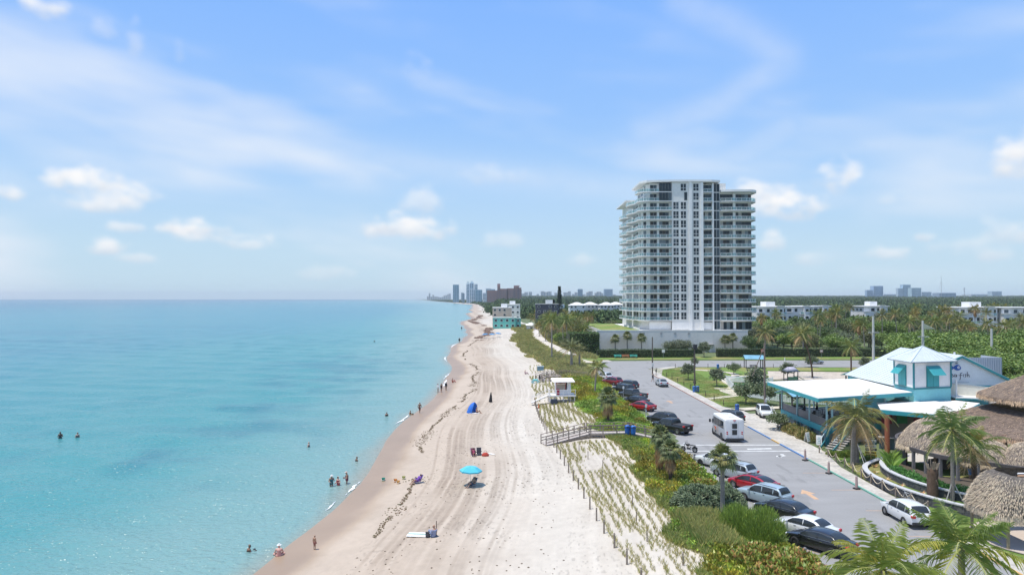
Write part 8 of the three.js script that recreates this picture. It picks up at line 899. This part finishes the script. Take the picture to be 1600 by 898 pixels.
function person(label, x, D, y, turn, pose, skin, hair, wear, c, s = 1, o = {}) {
  const t = thing('person', label, 'person', x, y, -D, turn, o.group), g = poseGeo(pose, wear); t.scale.setScalar(s); part('body', g.body, SK[skin], t, true); part('hair', g.hair, hairM[hair], t, true); part('eyes', g.eyes, eyeM, t, true); part('mouth', g.mouth, lipM, t, true); if (g.cloth) part(wear === 'trunks' ? 'swim_trunks' : wear === 'suit' ? 'swimsuit' : 'shirt', g.cloth, std(c, 0.8), t, true);
  if (o.hat) { const H = POSES[pose].head; part('hat', [cylOn(0.1, 0.085, 0.09, H[0], H[1] + 0.06, H[2], 14), cylOn(0.17, 0.16, 0.015, H[0], H[1] + 0.055, H[2] + 0.03, 16)], std(o.hat, 0.8), t); } return t;
}
const beachY = (x, D, up = 0) => landY(x, D) - 0.005 + up;
person('small child standing on the wet sand', -14.8, 51.4, beachY(-14.8, 51.4), 2.6, 'stand', 'tan', 'black', 'trunks', [0.3, 0.12, 0.1], 0.62);
person('person in pink top and white cap sitting at the water edge', -17.2, 50.6, -0.06, 3.4, 'crosslegs', 'pink', 'white', 'suit', [0.55, 0.28, 0.24], 1, { hat: [0.74, 0.74, 0.72] });
person('dark-haired bather lying in the shallow water', -19.7, 51.6, -0.42, 2.2, 'sit', 'brown', 'black', 'suit', [0.03, 0.03, 0.04], 1);
person('bather with white cap and teal trunks wading, seaward of the three', -18.3, 69.4, -0.62, 0.6, 'armsbent', 'tan', 'black', 'suit', [0.03, 0.12, 0.14], 1, { hat: [0.7, 0.68, 0.65] });
person('bather in red wading, middle of the three', -17.7, 69.8, -0.85, -0.6, 'armsbent', 'pale', 'black', 'suit', [0.30, 0.04, 0.05], 1);
person('bather in dark red with cap wading, shoreward of the three', -16.95, 70.3, -0.5, -1.3, 'armsbent', 'tan', 'brown', 'suit', [0.14, 0.03, 0.05], 1, { hat: [0.5, 0.42, 0.38] });
person('lone swimmer offshore of the wading three', -26.1, 87.8, -1.15, 1.5, 'stand', 'pale', 'black', 'suit', [0.1, 0.1, 0.12], 1);
person('swimmer with arms out beyond the wading three', -18.2, 80.1, -1.25, 2.2, 'armsbent', 'brown', 'black', 'suit', [0.02, 0.03, 0.04], 1);
person('person in black standing on wet sand, front of the couple', -14.3, 138.2, beachY(-14.3, 138.2), 1.0, 'stand', 'tan', 'black', 'suit', [0.02, 0.02, 0.022], 1.05);
person('person in white top beside the one in black', -15.0, 138.6, beachY(-15, 138.6), -1.0, 'armsbent', 'tan', 'black', 'shirt', [0.66, 0.66, 0.66], 1);
person('person in dark trunks standing apart at the waterline', -13.6, 140.8, beachY(-13.6, 140.8), 2.5, 'stand', 'brown', 'black', 'shirt', [0.03, 0.035, 0.05], 1.02);
person('tanned person walking along the water edge', -15.3, 113.2, beachY(-15.3, 113.2), 2.9, 'walk', 'brown', 'black', 'trunks', [0.16, 0.06, 0.05], 1);
person('person sitting in the shallows beside the walker', -16.6, 111.8, -0.25, 1.2, 'sit', 'tan', 'black', 'suit', [0.10, 0.09, 0.04], 1);
person('swimmer offshore of the walker', -20.2, 110.2, -1.05, 0.4, 'stand', 'tan', 'black', 'suit', [0.02, 0.02, 0.03], 1);
person('person in red sitting on wet sand by the foam', -13.3, 153.3, beachY(-13.3, 153.3), 1.4, 'sit', 'tan', 'black', 'suit', [0.35, 0.03, 0.03], 1.05);
person('far person standing in shallow water', -22.9, 297, -0.35, 0, 'stand', 'brown', 'black', 'shirt', [0.02, 0.025, 0.03], 1.25);
person('far swimmer in calm water', -60.1, 298, -1.0, 0, 'stand', 'brown', 'black', 'suit', [0.02, 0.02, 0.02], 1);
person('swimmer with raised shoulders far from the shore, left of a pair', -62, 93.9, -1.12, 0.3, 'armsbent', 'brown', 'black', 'suit', [0.02, 0.03, 0.04], 1.05);
person('swimmer far from the shore, right of a pair', -59.9, 94.3, -1.2, 0.9, 'stand', 'pale', 'black', 'suit', [0.1, 0.1, 0.1], 1);
person('far bather in the shallows below the skyline', -31, 420, -0.5, 0, 'stand', 'brown', 'black', 'shirt', [0.02, 0.02, 0.03], 1.2);
person('person reclining in the chair under the turquoise parasol', -3.9, 66.9, landY(-3.9, 66.9) - 0.05, -0.7, 'recline', 'tan', 'black', 'trunks', [0.03, 0.06, 0.12], 0.95);
person('person in purple sitting in the chair near the wet sand', -9.5, 68.8, landY(-9.5, 68.8) - 0.04, -0.9, 'recline', 'tan', 'black', 'shirt', [0.16, 0.06, 0.34], 0.92);
person('person in blue shirt sitting at the bare pole', -6.05, 52.9, beachY(-6.05, 52.9), -2.4, 'sit', 'tan', 'black', 'shirt', [0.24, 0.28, 0.42], 1);
person('person sitting beneath the blue shelter', -5.6, 109.6, beachY(-5.6, 109.6), 1.3, 'sit', 'tan', 'black', 'trunks', [0.03, 0.03, 0.05], 1);
person('person in red sitting among the dark beach chairs', -4.45, 79.8, landY(-4.45, 79.8) - 0.05, 0.2, 'recline', 'brown', 'black', 'suit', [0.24, 0.03, 0.08], 0.92);
person('pedestrian in black walking past the silver sedan', 30.2, 146.6, RY, 0.6, 'walk', 'tan', 'black', 'shirt', [0.02, 0.02, 0.025], 1.03);
person('pedestrian in dark clothes beside the corner pole', 33.2, 157.4, RY + 0.12, 1.4, 'stand', 'brown', 'black', 'shirt', [0.03, 0.03, 0.05], 1.0);
person('person in black and white standing on the park lawn', 36.2, 135.4, RY + 0.1, 0.4, 'stand', 'tan', 'black', 'shirt', [0.02, 0.02, 0.03], 1.02);
person('person in yellow top inside the playground fence', 55.4, 127, RY + 0.12, -1.2, 'armsbent', 'tan', 'black', 'shirt', [0.45, 0.55, 0.08], 1.02);
person('person in pale clothes by the oats beyond the hut', 3.2, 163, landY(3.2, 163), 1.9, 'sit', 'tan', 'brown', 'shirt', [0.5, 0.35, 0.35], 1.1);
person('person in blue shirt under the curved beam', 43.2, 64.6, 1.55, 0.8, 'stand', 'tan', 'black', 'shirt', [0.12, 0.26, 0.52], 1.02);
person('person in black walking by the turquoise cart', 5.9, 146.2, landY(5.9, 146.2), 1.0, 'walk', 'brown', 'black', 'shirt', [0.02, 0.02, 0.03], 1.02);
renderer.render(scene, camera);
